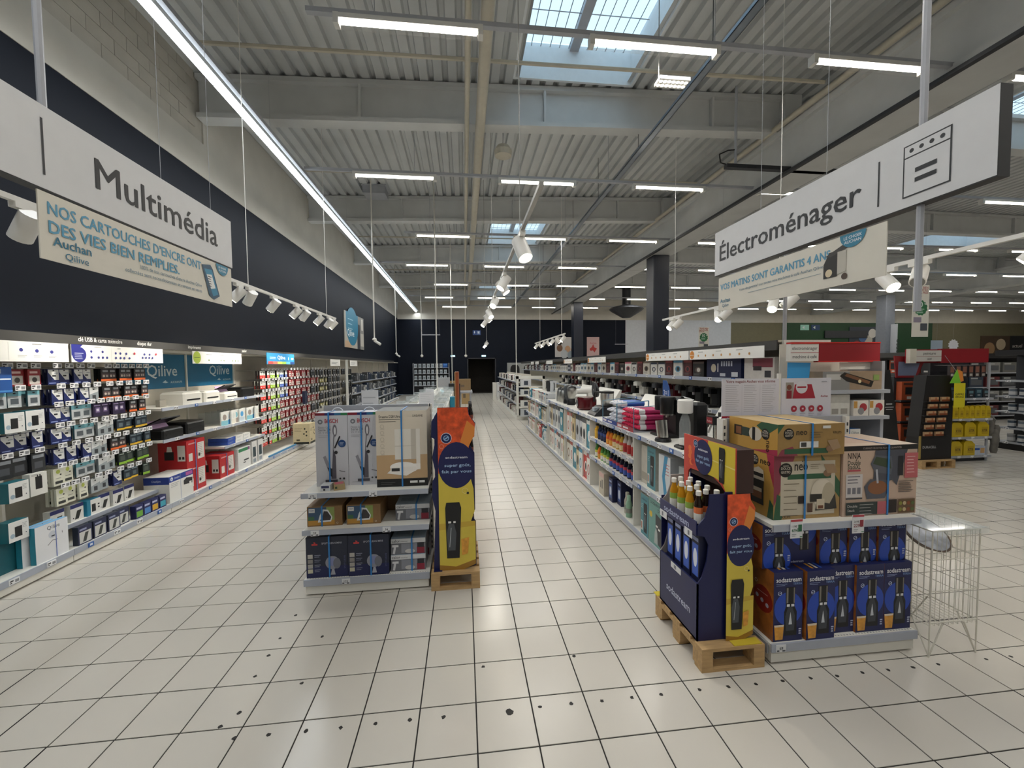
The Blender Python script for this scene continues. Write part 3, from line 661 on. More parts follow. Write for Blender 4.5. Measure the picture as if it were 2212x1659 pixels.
s = tag(mb.build('column_sign', loc=(22.9, 19.4, 2.0)), 'narrow white upright sign lettered tenso on the grey column', 'sign'); mb = MB(); F = Face(mb, (0.3, -0.01, 0.2), (0, 0, 1), (-1, 0, 0), 1.5, 0.5); F.text('tenso', 0.0, 0.1, 0.4, INKK, bold=0.01); mb.build('lettering', s)
for x, y, z in ((6.6, 9.3, 4.0), (-1.6, 20.5, 3.4), (10.3, 26.0, 3.2)):
    s = thing('empty_sign_bar', 'thin empty bar hanging on two wires from the roof', 'bar', (x, y, z), group='empty bars for signs'); mb = MB(); mb.box(-0.45, 0.45, -0.015, 0.015, 0, 0.04, GREYM); mb.build('bar', s); wires(s, ((-0.4, 0), (0.4, 0)), 0.04, zroof(x) - z)
# ================================================================ wall shelving along the navy wall
ZB0 = 0.13; PRE = set(bpy.data.objects.keys())
XF = -3.75                                      # front of the shelf bases
BJ = [3.85 + 1.3265 * k for k in range(-2, 16)] # bay joints
NTH = ['top', 'second', 'third', 'fourth', 'fifth', 'sixth', 'seventh', 'eighth']
FASC = mat('fascia_grey', '#3d3c3a', 0.5, noise=0.04)
def ticket(F, seed=0):
    F.R(0, 0, 1, 1, '#e9eaec'); F.R(0.55, 0.2, 0.92, 0.75, '#8a8c90'); F.R(0.06, 0.55, 0.4, 0.8, '#3a3a3e'); F.R(0.06, 0.2, 0.25, 0.4, '#3a3a3e')
# hook with its price ticket; origin at the back panel, runs towards +X
mb = MB(); mb.cyl((0, 0, 0.003), (0.46, 0, 0.003), 0.003, WIRE, 5); mb.cyl((0, 0, 0.017), (0.48, 0, 0.017), 0.003, WIRE, 5); hk_ = mb.build('hook', link=False)
mb = MB(); mb.box(0.478, 0.482, -0.043, 0.043, 0.008, 0.056, '#e9eaec'); F = faceE(mb, -0.043, 0.043, 0.482, 0.008, 0.056); ticket(F); kids(hk_, mb.build('price_ticket', link=False))
mb = MB(); mb.box(0, 0.006, -0.04, 0.04, -0.02, 0.022, '#e9eaec'); F = faceE(mb, -0.04, 0.04, 0.006, -0.02, 0.022); ticket(F); tkE_ = mb.build('price_ticket', link=False)
mb = MB(); mb.box(0, 0.006, -0.03, 0.03, -0.02, 0.022, '#2f5ea8'); F = faceE(mb, -0.03, 0.03, 0.006, -0.02, 0.022); F.R(0.25, 0.3, 0.75, 0.8, '#dfe6f2'); tkB_ = mb.build('price_ticket', link=False)
def ptk(parent, x, y, z, proto=None, rotz=0.0):
    o = (proto or tkE_).copy(); col.objects.link(o); o.parent = parent; o.location = (x, y, z); o.rotation_euler.z = rotz; return o
BAYS = {}
BAYTXT = {-2: 'beside the multimedia sign', -1: 'holding the boxed adapters', 0: 'hung with memory sticks', 1: 'holding the first printers', 2: 'holding printer paper', 3: 'hung with ink cartridges', 4: 'hung with red packs'}
def bay(k):
    y0, y1 = BJ[k + 2], BJ[k + 3]; w = y1 - y0
    o = thing('shelving_bay', 'white wall shelving bay %s' % BAYTXT.get(k, 'number %s from the printer paper towards the far wall' % NTH[min(7, max(0, k - 4))]), 'shelving', (XW, y0, 0), group='white shelving bays on the navy wall')
    d = XF - XW
    mb = MB(); mb.box(0.02, d, 0.004, w - 0.004, 0.015, 0.12, WHITE); mb.box(0.02, d - 0.05, 0.002, w - 0.002, 0, 0.014, DARKM); mb.build('plinth', o)
    mb = MB(); mb.box(0.02, d + 0.005, 0.002, w - 0.002, 0.12, 0.13, WHITE); mb.build('base_shelf', o)
    mb = MB(); mb.box(d + 0.001, d + 0.012, 0.002, w - 0.002, 0.075, 0.132, RAILM); mb.build('price_rail', o)
    mb = MB(); mb.box(0.005, 0.045, 0.031, w - 0.001, 0.135, 2.085, PEG); mb.build('back_panel', o)
    mb = MB(); mb.box(0.001, 0.07, 0.001, 0.03, 0.135, 2.085, WHITE); mb.build('upright', o)
    mb = MB(); mb.box(0.002, d - 0.035, 0.001, w - 0.001, 2.088, 2.115, PEG); mb.build('canopy', o)
    BAYS[k] = o; return o
def shelf(b, k, z, depth=0.6, rail=True):
    w = BJ[k + 3] - BJ[k + 2]; mb = MB(); mb.box(0.05, depth, 0.006, w - 0.006, z - 0.03, z, WHITE)
    s = mb.build('shelf', b)
    mb = MB(); mb.box(depth, depth + 0.012, 0.006, w - 0.006, z - 0.035, z + 0.006, RAILM); mb.build('price_rail', s); return s
for k in range(-2, 15): bay(k)
# packs
def d_navy(F):
    F.R(0, 0, 1, 1, '#1d2a63'); F.G([(0.05, 0.97), (0.97, 0.97), (0.97, 0.3), (0.6, 0.3), (0.05, 0.8)], '#dfe0de'); F.R(0.4, 0.52, 0.72, 0.62, '#222428'); F.R(0.45, 0.87, 0.6, 0.94, '#1a1a1c'); F.R(0.1, 0.08, 0.7, 0.14, '#8fa0d6'); F.R(0.55, 0.72, 0.9, 0.76, '#8f99a8')
def d_teal(F):
    F.R(0, 0, 1, 1, '#b7bdc0'); F.R(0, 0.72, 1, 1, '#6ea7b3'); F.R(0.4, 0.84, 0.6, 0.92, '#17191c'); F.R(0.2, 0.2, 0.8, 0.55, '#50585e'); F.R(0.1, 0.05, 0.7, 0.1, '#e8eaea')
def d_orange(F):
    F.R(0, 0, 1, 1, '#1b1a1b'); F.R(0, 0, 1, 0.18, '#e0692c'); F.R(0.1, 0.28, 0.9, 0.62, '#57484a'); F.disc(0.33 * F.w, 0.42 * F.h, 0.13 * F.w, '#c9bdb0', n=10); F.disc(0.68 * F.w, 0.42 * F.h, 0.13 * F.w, '#b0a59b', n=10); F.R(0.2, 0.72, 0.8, 0.9, '#8e9296')
def d_yellow(F):
    F.R(0, 0, 1, 1, '#22303c'); F.R(0, 0, 1, 0.16, '#dcb22e'); F.R(0.25, 0.28, 0.75, 0.62, '#5c6b74'); F.R(0.1, 0.8, 0.9, 0.92, '#7e8f9a')
def d_purple(F):
    F.R(0, 0, 1, 1, '#2a1f3f'); F.R(0.25, 0.3, 0.75, 0.7, '#6d5b86'); F.R(0.35, 0.4, 0.65, 0.6, '#cfc8d8'); F.R(0.1, 0.8, 0.8, 0.88, '#a795c0')
def d_lime(F):
    F.R(0, 0, 1, 1, '#dcdccb'); F.R(0.15, 0.12, 0.85, 0.28, '#3a3d3a'); F.disc(0.45 * F.w, 0.82 * F.h, 0.2 * F.w, '#b9c45a', n=10); F.R(0.2, 0.42, 0.7, 0.46, '#9a9a90'); F.R(0.6, 0.6, 0.75, 0.68, '#222222')
def d_clear(F):
    F.R(0, 0, 1, 1, '#9aa3a8'); F.G([(0, 0.5), (1, 0.7), (1, 1), (0, 1)], '#d8dbdb'); F.R(0.3, 0.15, 0.7, 0.45, '#3c4044'); F.R(0.4, 0.82, 0.55, 0.9, '#1c1c1c')
def d_green(F):
    F.R(0, 0, 1, 1, '#20302a'); F.R(0, 0.05, 1, 0.25, '#8fbf3a'); F.R(0.2, 0.35, 0.8, 0.75, '#4a544e'); F.R(0.1, 0.84, 0.7, 0.92, '#a8b3ac')
def d_redp(F):
    F.R(0, 0, 1, 1, '#8e1f26'); F.R(0.1, 0.1, 0.9, 0.62, '#cfcac4'); F.disc(0.5 * F.w, 0.36 * F.h, 0.2 * F.w, '#4a4644', n=10); F.R(0.15, 0.75, 0.75, 0.88, '#d9b9b6')
def d_ink(c):
    def f(F):
        F.R(0, 0, 1, 1, '#e3e5df'); F.R(0, 0, 1, 0.42, c); F.R(0.15, 0.1, 0.85, 0.34, '#ffffff22'[:7] if 0 else c); F.R(0.3, 0.7, 0.75, 0.82, '#4c5054'); F.R(0.2, 0.52, 0.8, 0.56, '#3f7a54'); F.R(0.2, 0.16, 0.6, 0.24, '#e9e9e4')
    return f
def d_dark(F):
    F.R(0, 0, 1, 1, '#26282c'); F.R(0.2, 0.2, 0.8, 0.55, '#4b4f56'); F.R(0.1, 0.75, 0.9, 0.92, '#9aa0a8')
def d_ylw2(F):
    F.R(0, 0, 1, 1, '#3a3c38'); F.R(0.0, 0.1, 1, 0.7, '#a9a25c'); F.R(0.2, 0.25, 0.8, 0.55, '#d8d6c8')
PK = {}
for kk, w, h, d, body, fn, nm, desc in (
        ('navy', .105, .15, .018, '#1c2450', d_navy, 'memory_stick_pack', 'navy and white memory stick pack'), ('teal', .11, .14, .016, '#3f6570', d_teal, 'cable_pack', 'teal topped grey cable pack'),
        ('orange', .105, .135, .03, '#141314', d_orange, 'memory_card_pack', 'black memory pack with an orange foot'), ('yellow', .1, .13, .018, '#1b262e', d_yellow, 'card_reader_pack', 'slate card pack with a yellow foot'),
        ('purple', .1, .14, .02, '#241a36', d_purple, 'adapter_pack', 'dark purple adapter pack'), ('lime', .1, .165, .02, '#d0d0c2', d_lime, 'battery_pack', 'cream pack with a lime dot'),
        ('clear', .1, .15, .022, '#7e868a', d_clear, 'adapter_pack', 'grey and white clear-fronted pack'), ('green', .1, .14, .022, '#1c2622', d_green, 'cable_pack', 'dark green pack with a lime band'),
        ('redp', .12, .15, .03, '#7d1b21', d_redp, 'cable_pack', 'red and white carded pack'), ('inkr', .11, .15, .035, '#2c2320', d_ink('#d8382f'), 'ink_cartridge_pack', 'white ink pack with a red foot'),
        ('inkg', .11, .15, .035, '#2c3020', d_ink('#9ac43c'), 'ink_cartridge_pack', 'white ink pack with a lime green foot'), ('inkb', .11, .15, .035, '#20242c', d_ink('#3757a8'), 'ink_cartridge_pack', 'white ink pack with a blue foot'),
        ('dark', .13, .17, .03, '#1d1f23', d_dark, 'phone_cover_pack', 'charcoal carded accessory pack'), ('ylw2', .13, .16, .03, '#4a472c', d_ylw2, 'screen_film_pack', 'olive yellow carded accessory pack')):
    PK[kk] = (carton(nm, w, d, h, card(body), fn), nm, desc, w, h, d)
def hang(k, row, z, y0, y1, kind, n, deep, where):
    proto, nm, desc, w, h, d = PK[kind]; b = BAYS[k]; g = '%ss on the %s row %s' % (nm.replace('_', ' '), NTH[row], where)
    for i in range(n):
        y = y0 + (y1 - y0) * (i + 0.5) / n
        hk = dup(hk_, (0.045, y - b.location.y, z - 0.0), 0, parent=b, name='hook')
        for q in range(deep):
            xx = XW + 0.045 + 0.44 - q * (d + 0.022) - (0.02 * (i % 2))
            put(proto, nm, '%s in the %s row %s' % (desc, NTH[row], where), 'packet', (xx, y + 0.004 * ((i * 7 + q * 3) % 5 - 2), z - h - 0.001), FACE_E + 0.05 * ((i + q) % 3 - 1), g)
ZR = [1.86, 1.665, 1.49, 1.29, 1.09, 0.90, 0.70]
MEM = 'of the memory bay'
for row, items in enumerate((
        [('navy', 3.88, 4.36, 4), ('orange', 4.45, 5.1, 6)], [('navy', 3.9, 4.3, 3), ('clear', 4.3, 4.42, 1), ('orange', 4.45, 5.1, 5)],
        [('navy', 3.88, 4.1, 2), ('teal', 4.1, 4.34, 2), ('purple', 4.34, 4.78, 4), ('orange', 4.78, 5.1, 2)], [('navy', 3.88, 4.1, 2), ('teal', 4.12, 4.36, 2), ('clear', 4.38, 4.6, 2), ('yellow', 4.62, 5.1, 4)],
        [('navy', 3.88, 4.3, 3), ('clear', 4.3, 4.5, 2), ('orange', 4.52, 4.76, 2), ('yellow', 4.8, 5.1, 3)], [('lime', 3.88, 4.1, 2), ('teal', 4.12, 4.34, 2), ('clear', 4.36, 4.6, 2), ('green', 4.62, 5.1, 4)],
        [('lime', 3.9, 4.22, 3), ('clear', 4.26, 4.5, 2), ('navy', 4.54, 4.66, 1), ('yellow', 4.68, 4.92, 2), ('green', 4.94, 5.1, 1)])):
    for kind, y0, y1, n in items: hang(0, row, ZR[row], y0, y1, kind, n, 3 if kind in ('navy', 'lime', 'purple') else 2, MEM)
ADP = 'of the adapter bay'
for row, items in enumerate(([('redp', 3.45, 3.8, 3)], [('teal', 3.4, 3.8, 3)], [], [('navy', 3.45, 3.8, 3)], [('dark', 3.4, 3.8, 3)], [], [])):
    for kind, y0, y1, n in items: hang(-1, row, ZR[row], y0, y1, kind, n, 2, ADP)
# larger boxes of the adapter bay
def d_adapt(F):
    F.R(0, 0, 1, 1, '#e2e3e1'); F.R(0.3, 0.2, 0.66, 0.72, '#17181a'); F.disc(0.18 * F.w, 0.3 * F.h, 0.12 * F.w, '#9fb4c4', n=12); F.lines(0.68 * F.w, 0.8 * F.h, 0.26 * F.w, 4, 0.07 * F.h, 0.02 * F.h, '#9a9ca0'); F.disc(0.85 * F.w, 0.3 * F.h, 0.03 * F.w, '#20344a', n=8)
adb = carton('adapter_box', 0.16, 0.1, 0.17, card('#15606c'), d_adapt)
for i, (y, z) in enumerate(((3.46, 1.32), (3.63, 1.325), (3.46, 0.73), (3.44, 0.40))):
    put(adb, 'adapter_box', ('white fronted teal box with a dark speaker picture, hanging high in the adapter bay', 'white fronted teal box beside its twin, high in the adapter bay', 'white fronted teal box hanging at knee height in the adapter bay', 'white fronted teal box hanging lowest in the adapter bay')[i], 'box', (XW + 0.55, y, z), FACE_E)
def d_blk(F): F.R(0, 0, 1, 1, '#dcdcd6'); F.R(0.3, 0.28, 0.7, 0.85, '#101114'); F.R(0.4, 0.85, 0.47, 0.93, '#101114'); F.R(0.55, 0.85, 0.62, 0.93, '#101114'); F.lines(0.08 * F.w, 0.95 * F.h, 0.4 * F.w, 2, 0.05 * F.h, 0.015 * F.h, '#777777')
put(carton('charger_pack', 0.15, 0.06, 0.2, card('#d9d9d3'), d_blk), 'charger_pack', 'white pack showing a black charger beside the adapter boxes', 'packet', (XW + 0.52, 3.68, 0.72), FACE_E)
put(carton('blue_carton', 0.16, 0.12, 0.22, card('#1b3f78'), lambda F: (F.R(0, 0, 1, 1, '#1d55a0'), F.R(0.1, 0.75, 0.5, 0.92, '#9db4d0'), F.R(0.4, 0.5, 0.95, 0.56, '#cfe0f2'), F.R(0, 0.04, 1, 0.1, '#4d94d8'))), 'blue_carton', 'bright blue carton hanging at the top of the adapter bay', 'box', (XW + 0.5, 3.42, 1.66), FACE_E)
# lower shelf of the memory bay
for k in (-2, -1, 0): shelf(BAYS[k], k, 0.32, 0.5)
def d_hdd(F): F.R(0, 0, 1, 1, '#20264a'); F.R(0.08, 0.06, 0.92, 0.68, '#c9cac6'); F.G([(0.3, 0.12), (0.55, 0.12), (0.75, 0.6), (0.5, 0.6)], '#3a3f3c'); F.R(0.1, 0.76, 0.6, 0.86, '#8f97b8')
hdd = carton('disk_box', 0.15, 0.05, 0.18, card('#2a2f3d'), d_hdd)
for i, y in enumerate((4.0, 4.17, 4.34, 4.5)): put(hdd, 'disk_box', 'dark blue hard disk box on the base shelf of the memory stick bay', 'box', (XF - 0.04 - 0.03 * (i == 3), y, ZB0), FACE_E, 'hard disk boxes on the base shelf')
hdd2 = carton('disk_box', 0.14, 0.06, 0.17, card('#d4d5d1'), lambda F: (F.R(0, 0, 1, 1, '#dcdcd8'), F.R(0, 0.78, 1, 1, '#232a68'), F.G([(0.3, 0.1), (0.6, 0.1), (0.85, 0.6), (0.5, 0.6)], '#2c2e2c'), F.disc(0.2 * F.w, 0.2 * F.h, 0.05 * F.w, '#222222', n=8)))
for i, y in enumerate((3.94, 4.12, 4.46, 4.62, 4.8)): put(hdd2, 'disk_box', 'white boxed disk drive with a navy header on the lower shelf', 'box', (XW + 0.42 + 0.02 * (i % 2), y, 0.32), FACE_E, 'white disk boxes on the lower shelf')
put(carton('speaker_box', 0.16, 0.1, 0.16, card('#2a8fb4'), lambda F: (F.R(0, 0, 0.25, 1, '#2a7f9e'), F.R(0.25, 0, 1, 1, '#e6e6e2'), F.R(0.33, 0.2, 0.62, 0.7, '#23262a'), F.R(0.78, 0.55, 0.9, 0.65, '#23262a'), F.R(0.78, 0.35, 0.9, 0.45, '#23262a'))), 'speaker_box', 'blue topped white box with a black cube picture on the lower shelf', 'box', (XW + 0.43, 4.3, 0.32), FACE_E)
def multi(F): F.R(0, 0, 1, 1, '#23285e'); F.R(0.1, 0.1, 0.9, 0.55, ['#d8a92e', '#6faa3c', '#4f86c8', '#3fa2b8'][F.sd % 4]); F.R(0.1, 0.7, 0.8, 0.85, '#b9bedc')
for i, (y, c) in enumerate(((4.68, 1), (4.8, 2), (4.92, 0), (5.05, 3))):
    def fn(F, c=c): F.sd = c; multi(F)
    put(carton('photo_paper_pack', 0.11, 0.06, 0.15, card('#1b1f4c'), fn), 'photo_paper_pack', 'navy pack with a %s field on the base shelf' % ('lime', 'sky blue', 'golden', 'turquoise')[i], 'packet', (XF - 0.04, y, ZB0), FACE_E)
# two flat teal boxes reading Qilive
def d_bind(F):
    F.R(0, 0, 1, 1, '#e2e4e8'); F.text('Qilive', 0.55 * F.w, 0.82 * F.h, 0.05, '#4a5560', 'C', 0.005); F.disc(0.5 * F.w, 0.66 * F.h, 0.035, '#c6ccd6', n=12); F.line(0.5 * F.w, 0.5 * F.h, 0.35 * F.w, 0.4 * F.h, 0.004, '#30353c'); F.line(0.5 * F.w, 0.5 * F.h, 0.65 * F.w, 0.48 * F.h, 0.004, '#30353c'); F.rect(0.47 * F.w, 0.6 * F.h, 0.03, 0.012, '#30353c'); F.rect(0.8 * F.w, 0.6 * F.h, 0.004, 0.02, '#30353c'); F.R(0.6, 0.0, 0.62, 1, '#3a5fb4')
bnd = carton('flat_box', 0.3, 0.045, 0.33, card('#1f7f94'), d_bind, top=lambda F: F.R(0, 0, 1, 1, '#7db4dd'))
put(bnd, 'flat_box', 'thin teal box with a white Qilive front on the base shelf', 'box', (XF - 0.04, 3.68, ZB0), FACE_E)
put(bnd, 'flat_box', 'thin teal box partly covered by another Qilive box', 'box', (XF - 0.1, 3.63, ZB0), FACE_E)
put(carton('flat_box', 0.22, 0.08, 0.3, card('#155a66')), 'flat_box', 'dark teal box standing behind the white Qilive boxes', 'box', (XF - 0.17, 3.4, ZB0), FACE_E)
for k in range(-2, 15):
    for i in range(4): ptk(BAYS[k], XF - XW + 0.012, 0.17 + 0.31 * i, 0.103, tkE_ if (k + i) % 3 else tkB_)
# printer bays
BLUEP = mat('qilive_panel', '#1a6a92', 0.45, noise=0.04)
for k in (1, 2):
    b = BAYS[k]; w = 1.3265
    s = thing('brand_panel', 'blue back panel reading Qilive %s' % ('behind the white printers' if k == 1 else 'beside the paper reams'), 'sign', (XW + 0.0456, BJ[k + 2], 1.57)); mb = MB(); mb.box(0, 0.006, 0.032, w - 0.002, 0, 0.5, BLUEP); mb.build('panel', s)
    mb = MB(); F = faceE(mb, 0, w, 0.006, 0, 0.44); F.text('Qilive', 0.55 if k == 1 else 0.62, 0.18, 0.23, '#d9e3e6', bold=0.008, width=0.6); F.G([(0.63, 0.2), (0.68, 0.27), (0.69, 0.22), (0.72, 0.2), (0.68, 0.17)], '#cfdde2'); F.text('AUCHAN.FR', 1.0, 0.07, 0.045, '#cfdde2', bold=0.01); mb.build('lettering', s)
sh = {}
for k, zs in ((1, (1.35, 0.94)), (2, (1.35, 0.93, 0.60))):
    for z in zs:
        s = shelf(BAYS[k], k, z, 0.58)
        for i in range(3): ptk(s, 0.592, 0.25 + 0.42 * i, z - 0.015, (tkE_, tkB_)[i % 2])
PRW = mat('printer_white', '#e4e2da', 0.4, noise=0.02)
def printer(name, label, y, z, w, d, h, m, open_lid=False, cardm=None):
    o = thing(name, label, 'printer', (XF - 0.09 - d / 2, y, z + 0.0006))
    mb = MB(); mb.cbox(-d / 2, d / 2, -w / 2, w / 2, 0, h, 0.02, m); mb.build('body', o)
    mb = MB(); mb.box(d / 2 - 0.002, d / 2 + 0.002, -w * 0.36, w * 0.36, h * 0.32, h * 0.45, BLACK); mb.build('paper_slot', o)
    mb = MB(); mb.box(-d / 2 + 0.02, d / 2 - 0.02, -w / 2 + 0.02, w / 2 - 0.02, h, h + 0.008, m); mb.build('scanner_lid', o)
    if open_lid:
        M = Matrix.Translation((-d / 2 + 0.04, 0, h)) @ Matrix.Rotation(math.radians(-25), 4, 'Y'); mb = MB(); mb.box(0, d * 0.9, -w / 2 + 0.02, w / 2 - 0.02, 0, 0.015, BLACK, M); mb.build('open_cover', o)
    if cardm:
        M = Matrix.Translation((0.02, 0, h)) @ Matrix.Rotation(math.radians(-35), 4, 'Y'); mb = MB(); mb.box(0, 0.004, -w * 0.38, w * 0.38, 0, 0.12, cardm, M); mb.build('leaflet', o)
    return o
LIL = mat('lilac_leaflet', '#c9a9cf', 0.5)
printer('inkjet_printer', 'large white printer with a wide paper slot on the upper shelf', 5.85, 1.35, 0.40, 0.32, 0.17, PRW)
printer('inkjet_printer', 'white printer standing between two others on the upper shelf', 6.3, 1.35, 0.38, 0.3, 0.16, PRW)
printer('inkjet_printer', 'small white printer with a lilac leaflet on top', 6.82, 1.35, 0.36, 0.3, 0.11, PRW, True, LIL)
printer('inkjet_printer', 'black printer at the end of the upper shelf', 7.35, 1.35, 0.42, 0.34, 0.16, BLACK)
printer('inkjet_printer', 'black printer with its cover raised over a lilac leaflet', 5.42, 0.94, 0.40, 0.36, 0.13, BLACK, True, LIL)
printer('inkjet_printer', 'square black printer on the middle shelf', 5.88, 0.94, 0.40, 0.34, 0.16, BLACK)
put(carton('grey_block', 0.12, 0.05, 0.09, card('#9a968c')), 'small_grey_stand', 'small grey stand beside the large white printer', 'stand', (XF - 0.25, 5.45, 1.35), FACE_E)
RED = card('#b3191f')
def d_redbox(F):
    F.R(0, 0, 1, 1, '#b81c22'); F.R(0.58, 0.2, 0.95, 0.85, '#d9d6d0'); F.lines(0.6 * F.w, 0.78 * F.h, 0.3 * F.w, 7, 0.07 * F.h, 0.02 * F.h, '#a6a29c'); F.R(0.62, 0.3, 0.72, 0.42, '#222'[:1] + '222222'); F.R(0.1, 0.2, 0.3, 0.5, '#d9d6d0'); F.R(0.1, 0.85, 0.5, 0.9, '#d9a0a0')
def s_redbox(F):
    F.R(0, 0, 1, 1, '#a3161c'); F.R(0.22, 0.3, 0.55, 0.62, '#141416'); F.G([(0.3, 0.62), (0.5, 0.62), (0.47, 0.82), (0.33, 0.82)], '#d8d6d2'); F.R(0.68, 0.25, 0.95, 0.85, '#c9c6c0'); F.R(0.72, 0.32, 0.8, 0.42, '#222222'); F.R(0.84, 0.32, 0.92, 0.42, '#222222')
rb = carton('printer_carton', 0.40, 0.36, 0.36, RED, d_redbox, left=s_redbox, right=s_redbox, strap=-0.02)
put(rb, 'printer_carton', 'red printer carton standing on another red carton', 'carton', (XF - 0.24, 5.80, 0.49), FACE_E)
put(rb, 'printer_carton', 'red printer carton underneath another red carton', 'carton', (XF - 0.24, 5.80, ZB0), FACE_E)
def d_hp(F):
    F.R(0, 0, 1, 1, '#e6e6e2'); F.R(0, 0.78, 1, 1, '#1f3f98'); F.disc(0.1 * F.w, 0.89 * F.h, 0.075 * F.h, '#dfe6f2', n=14); F.text('hp', 0.1 * F.w, 0.86 * F.h, 0.08 * F.h, '#1f3f98', 'C', 0.01, shear=0.2); F.text('DeskJet', 0.2 * F.w, 0.86 * F.h, 0.11 * F.h, '#e8ecf4', width=0.22 * F.w); F.R(0.68, 0.82, 0.97, 0.96, '#b05aa0')
    F.lines(0.06 * F.w, 0.7 * F.h, 0.35 * F.w, 3, 0.06 * F.h, 0.015 * F.h, '#9a9ca0'); F.G([(0.58, 0.5), (0.95, 0.45), (0.97, 0.68), (0.7, 0.74), (0.58, 0.66)], '#26282c'); F.R(0.82, 0.36, 0.92, 0.55, '#f2f2ee'); F.R(0.45, 0, 0.462, 1, '#7f93c0')
def s_hp(F): F.R(0, 0.72, 1, 1, '#1b3686'); F.text('DeskJet', 0.5 * F.w, 0.82 * F.h, 0.1 * F.h, '#cfd8ec', 'C')
put(carton('printer_carton', 0.46, 0.3, 0.34, card('#dcdbd6'), d_hp, left=s_hp, right=s_hp), 'printer_carton', 'white and blue printer carton before the red cartons', 'carton', (XF - 0.16, 5.4, ZB0), FACE_E)
put(rb, 'printer_carton', 'single red printer carton beside the pale green carton', 'carton', (XF - 0.24, 6.55, ZB0), FACE_E)
put(carton('printer_carton', 0.40, 0.3, 0.36, card('#d6d8d6'), lambda F: (F.R(0, 0, 1, 1, '#dfe0de'), F.R(0.05, 0.82, 0.8, 0.97, '#1f7a4c'), F.R(0.8, 0.82, 0.95, 0.97, '#7a3f78'), F.R(0.45, 0.35, 0.85, 0.42, '#3a3c40'), F.R(0.4, 0.25, 0.6, 0.3, '#3a3c40'))), 'printer_carton', 'white printer carton with a green banner', 'carton', (XF - 0.2, 7.05, ZB0), FACE_E)
for i, y in enumerate((7.4, 7.62)): put(carton('toner_box', 0.17, 0.3, 0.40, card('#d2d2d0'), lambda F: (F.R(0.15, 0.3, 0.75, 0.75, '#2c4048'), F.R(0.15, 0.05, 0.75, 0.22, '#8e98a0'))), 'toner_box', ('tall pale box with a dark picture next to the green bannered carton', 'tall pale box closing the row of printer cartons')[i], 'box', (XF - 0.2, y, ZB0), FACE_E)
# paper and leaflets of the second printer bay
for i in range(2):
    for j in range(3):
        put(carton('paper_ream', 0.22, 0.3, 0.055, card('#e4e4e0' if j else '#2a4fa8'), lambda F: F.lines(0.1 * F.w, 0.6 * F.h, 0.7 * F.w, 2, 0.25 * F.h, 0.08 * F.h, '#9aa0a8'), top=lambda F: F.R(0.05, 0.05, 0.95, 0.95, '#e8e8e4')), 'paper_ream', 'ream of printer paper stacked on the lower shelf, %s layer' % ('bottom', 'top')[i], 'paper ream', (XF - 0.24, 6.75 + 0.24 * j + 0.01 * i, 0.60 + 0.056 * i), FACE_E, 'printer paper reams, %s layer' % ('bottom', 'top')[i])
LEAF = ['#7fb6c4', '#4f9bd0', '#d8d4c8', '#9a8f88', '#b9c6d0', '#cfd4d0']
rl = random.Random(5)
for i in range(9):
    put(carton('photo_paper_packet', 0.16, 0.02, 0.22, card('#d9dbd8'), lambda F, i=i: (F.R(0, 0, 1, 1, '#dfe0dc'), F.R(0, 0, 1, 0.35, LEAF[i % 6]), F.disc(0.5 * F.w, 0.6 * F.h, 0.3 * F.w, LEAF[(i + 3) % 6], n=10))), 'photo_paper_packet', 'pale photo paper packet leaning on the middle shelf of the paper bay', 'packet', (XF - 0.12 - 0.03 * (i % 2), 6.62 + 0.13 * i, 0.93), FACE_E + 0.1 * (i % 3 - 1), 'photo paper packets')
for i in range(6):
    mb = MB(); mb.box(0, 0.4, -0.003, 0.003, 0, 0.2, PLEXI); mb.box(0.39, 0.4, -0.004, 0.004, 0, 0.2, WIRE); mb.build('divider', BAYS[2], (0.1, 0.2 + 0.17 * i, 0.93))
# ink and carded packs further along
ZI = [1.80, 1.60, 1.38, 1.16, 0.93, 0.70, 0.48]
for row, z in enumerate(ZI):
    hang(3, row, z, 7.9, 8.3, 'inkr', 3, 3 if row in (1, 4) else 2, 'of the ink bay')
    hang(3, row, z, 8.32, 8.72, 'inkg', 3, 2, 'of the ink bay')
    hang(3, row, z, 8.75, 9.12, 'inkb' if row < 3 else 'redp', 3, 1, 'of the ink bay')
    hang(4, row, z, 9.2, 10.45, 'redp', 7, 2, 'of the red pack bay')
    hang(5, row, z, 10.52, 11.1, 'redp' if row % 2 else 'dark', 3, 1, 'two bays past the ink')
    hang(5, row, z, 11.15, 11.78, 'ylw2' if row in (1, 2, 4) else 'dark', 3, 1, 'two bays past the ink')
    hang(6, row, z, 11.85, 13.1, 'dark', 6, 1, 'three bays past the ink')
    if row % 2 == 0: hang(7, row, z, 13.2, 14.4, 'dark', 5, 1, 'four bays past the ink')
def d_eco(F):
    F.R(0.05, 0.0, 0.95, 0.1, '#23261f'); F.lines(0.1 * F.w, 0.75 * F.h, 0.5 * F.w, 3, 0.06 * F.h, 0.015 * F.h, '#6a6248')
    for u, v in ((0.7, 0.75), (0.8, 0.6), (0.65, 0.5), (0.8, 0.42)): F.disc(u * F.w, v * F.h, 0.02, '#2c2c22', n=8)
    F.R(0.2, 0.16, 0.4, 0.24, '#4a4632')
put(carton('vacuum_carton', 0.34, 0.36, 0.46, card('#cdbf9a'), d_eco, left=d_eco, top=lambda F: (F.R(0.4, 0.4, 0.6, 0.6, '#2c2a22'), F.R(0.7, 0.3, 0.9, 0.7, '#8aa07a'))), 'kraft_carton', 'kraft carton with a black foot line at the end of the ink bay', 'carton', (XF + 0.09, 9.35, 0.134), FACE_E)
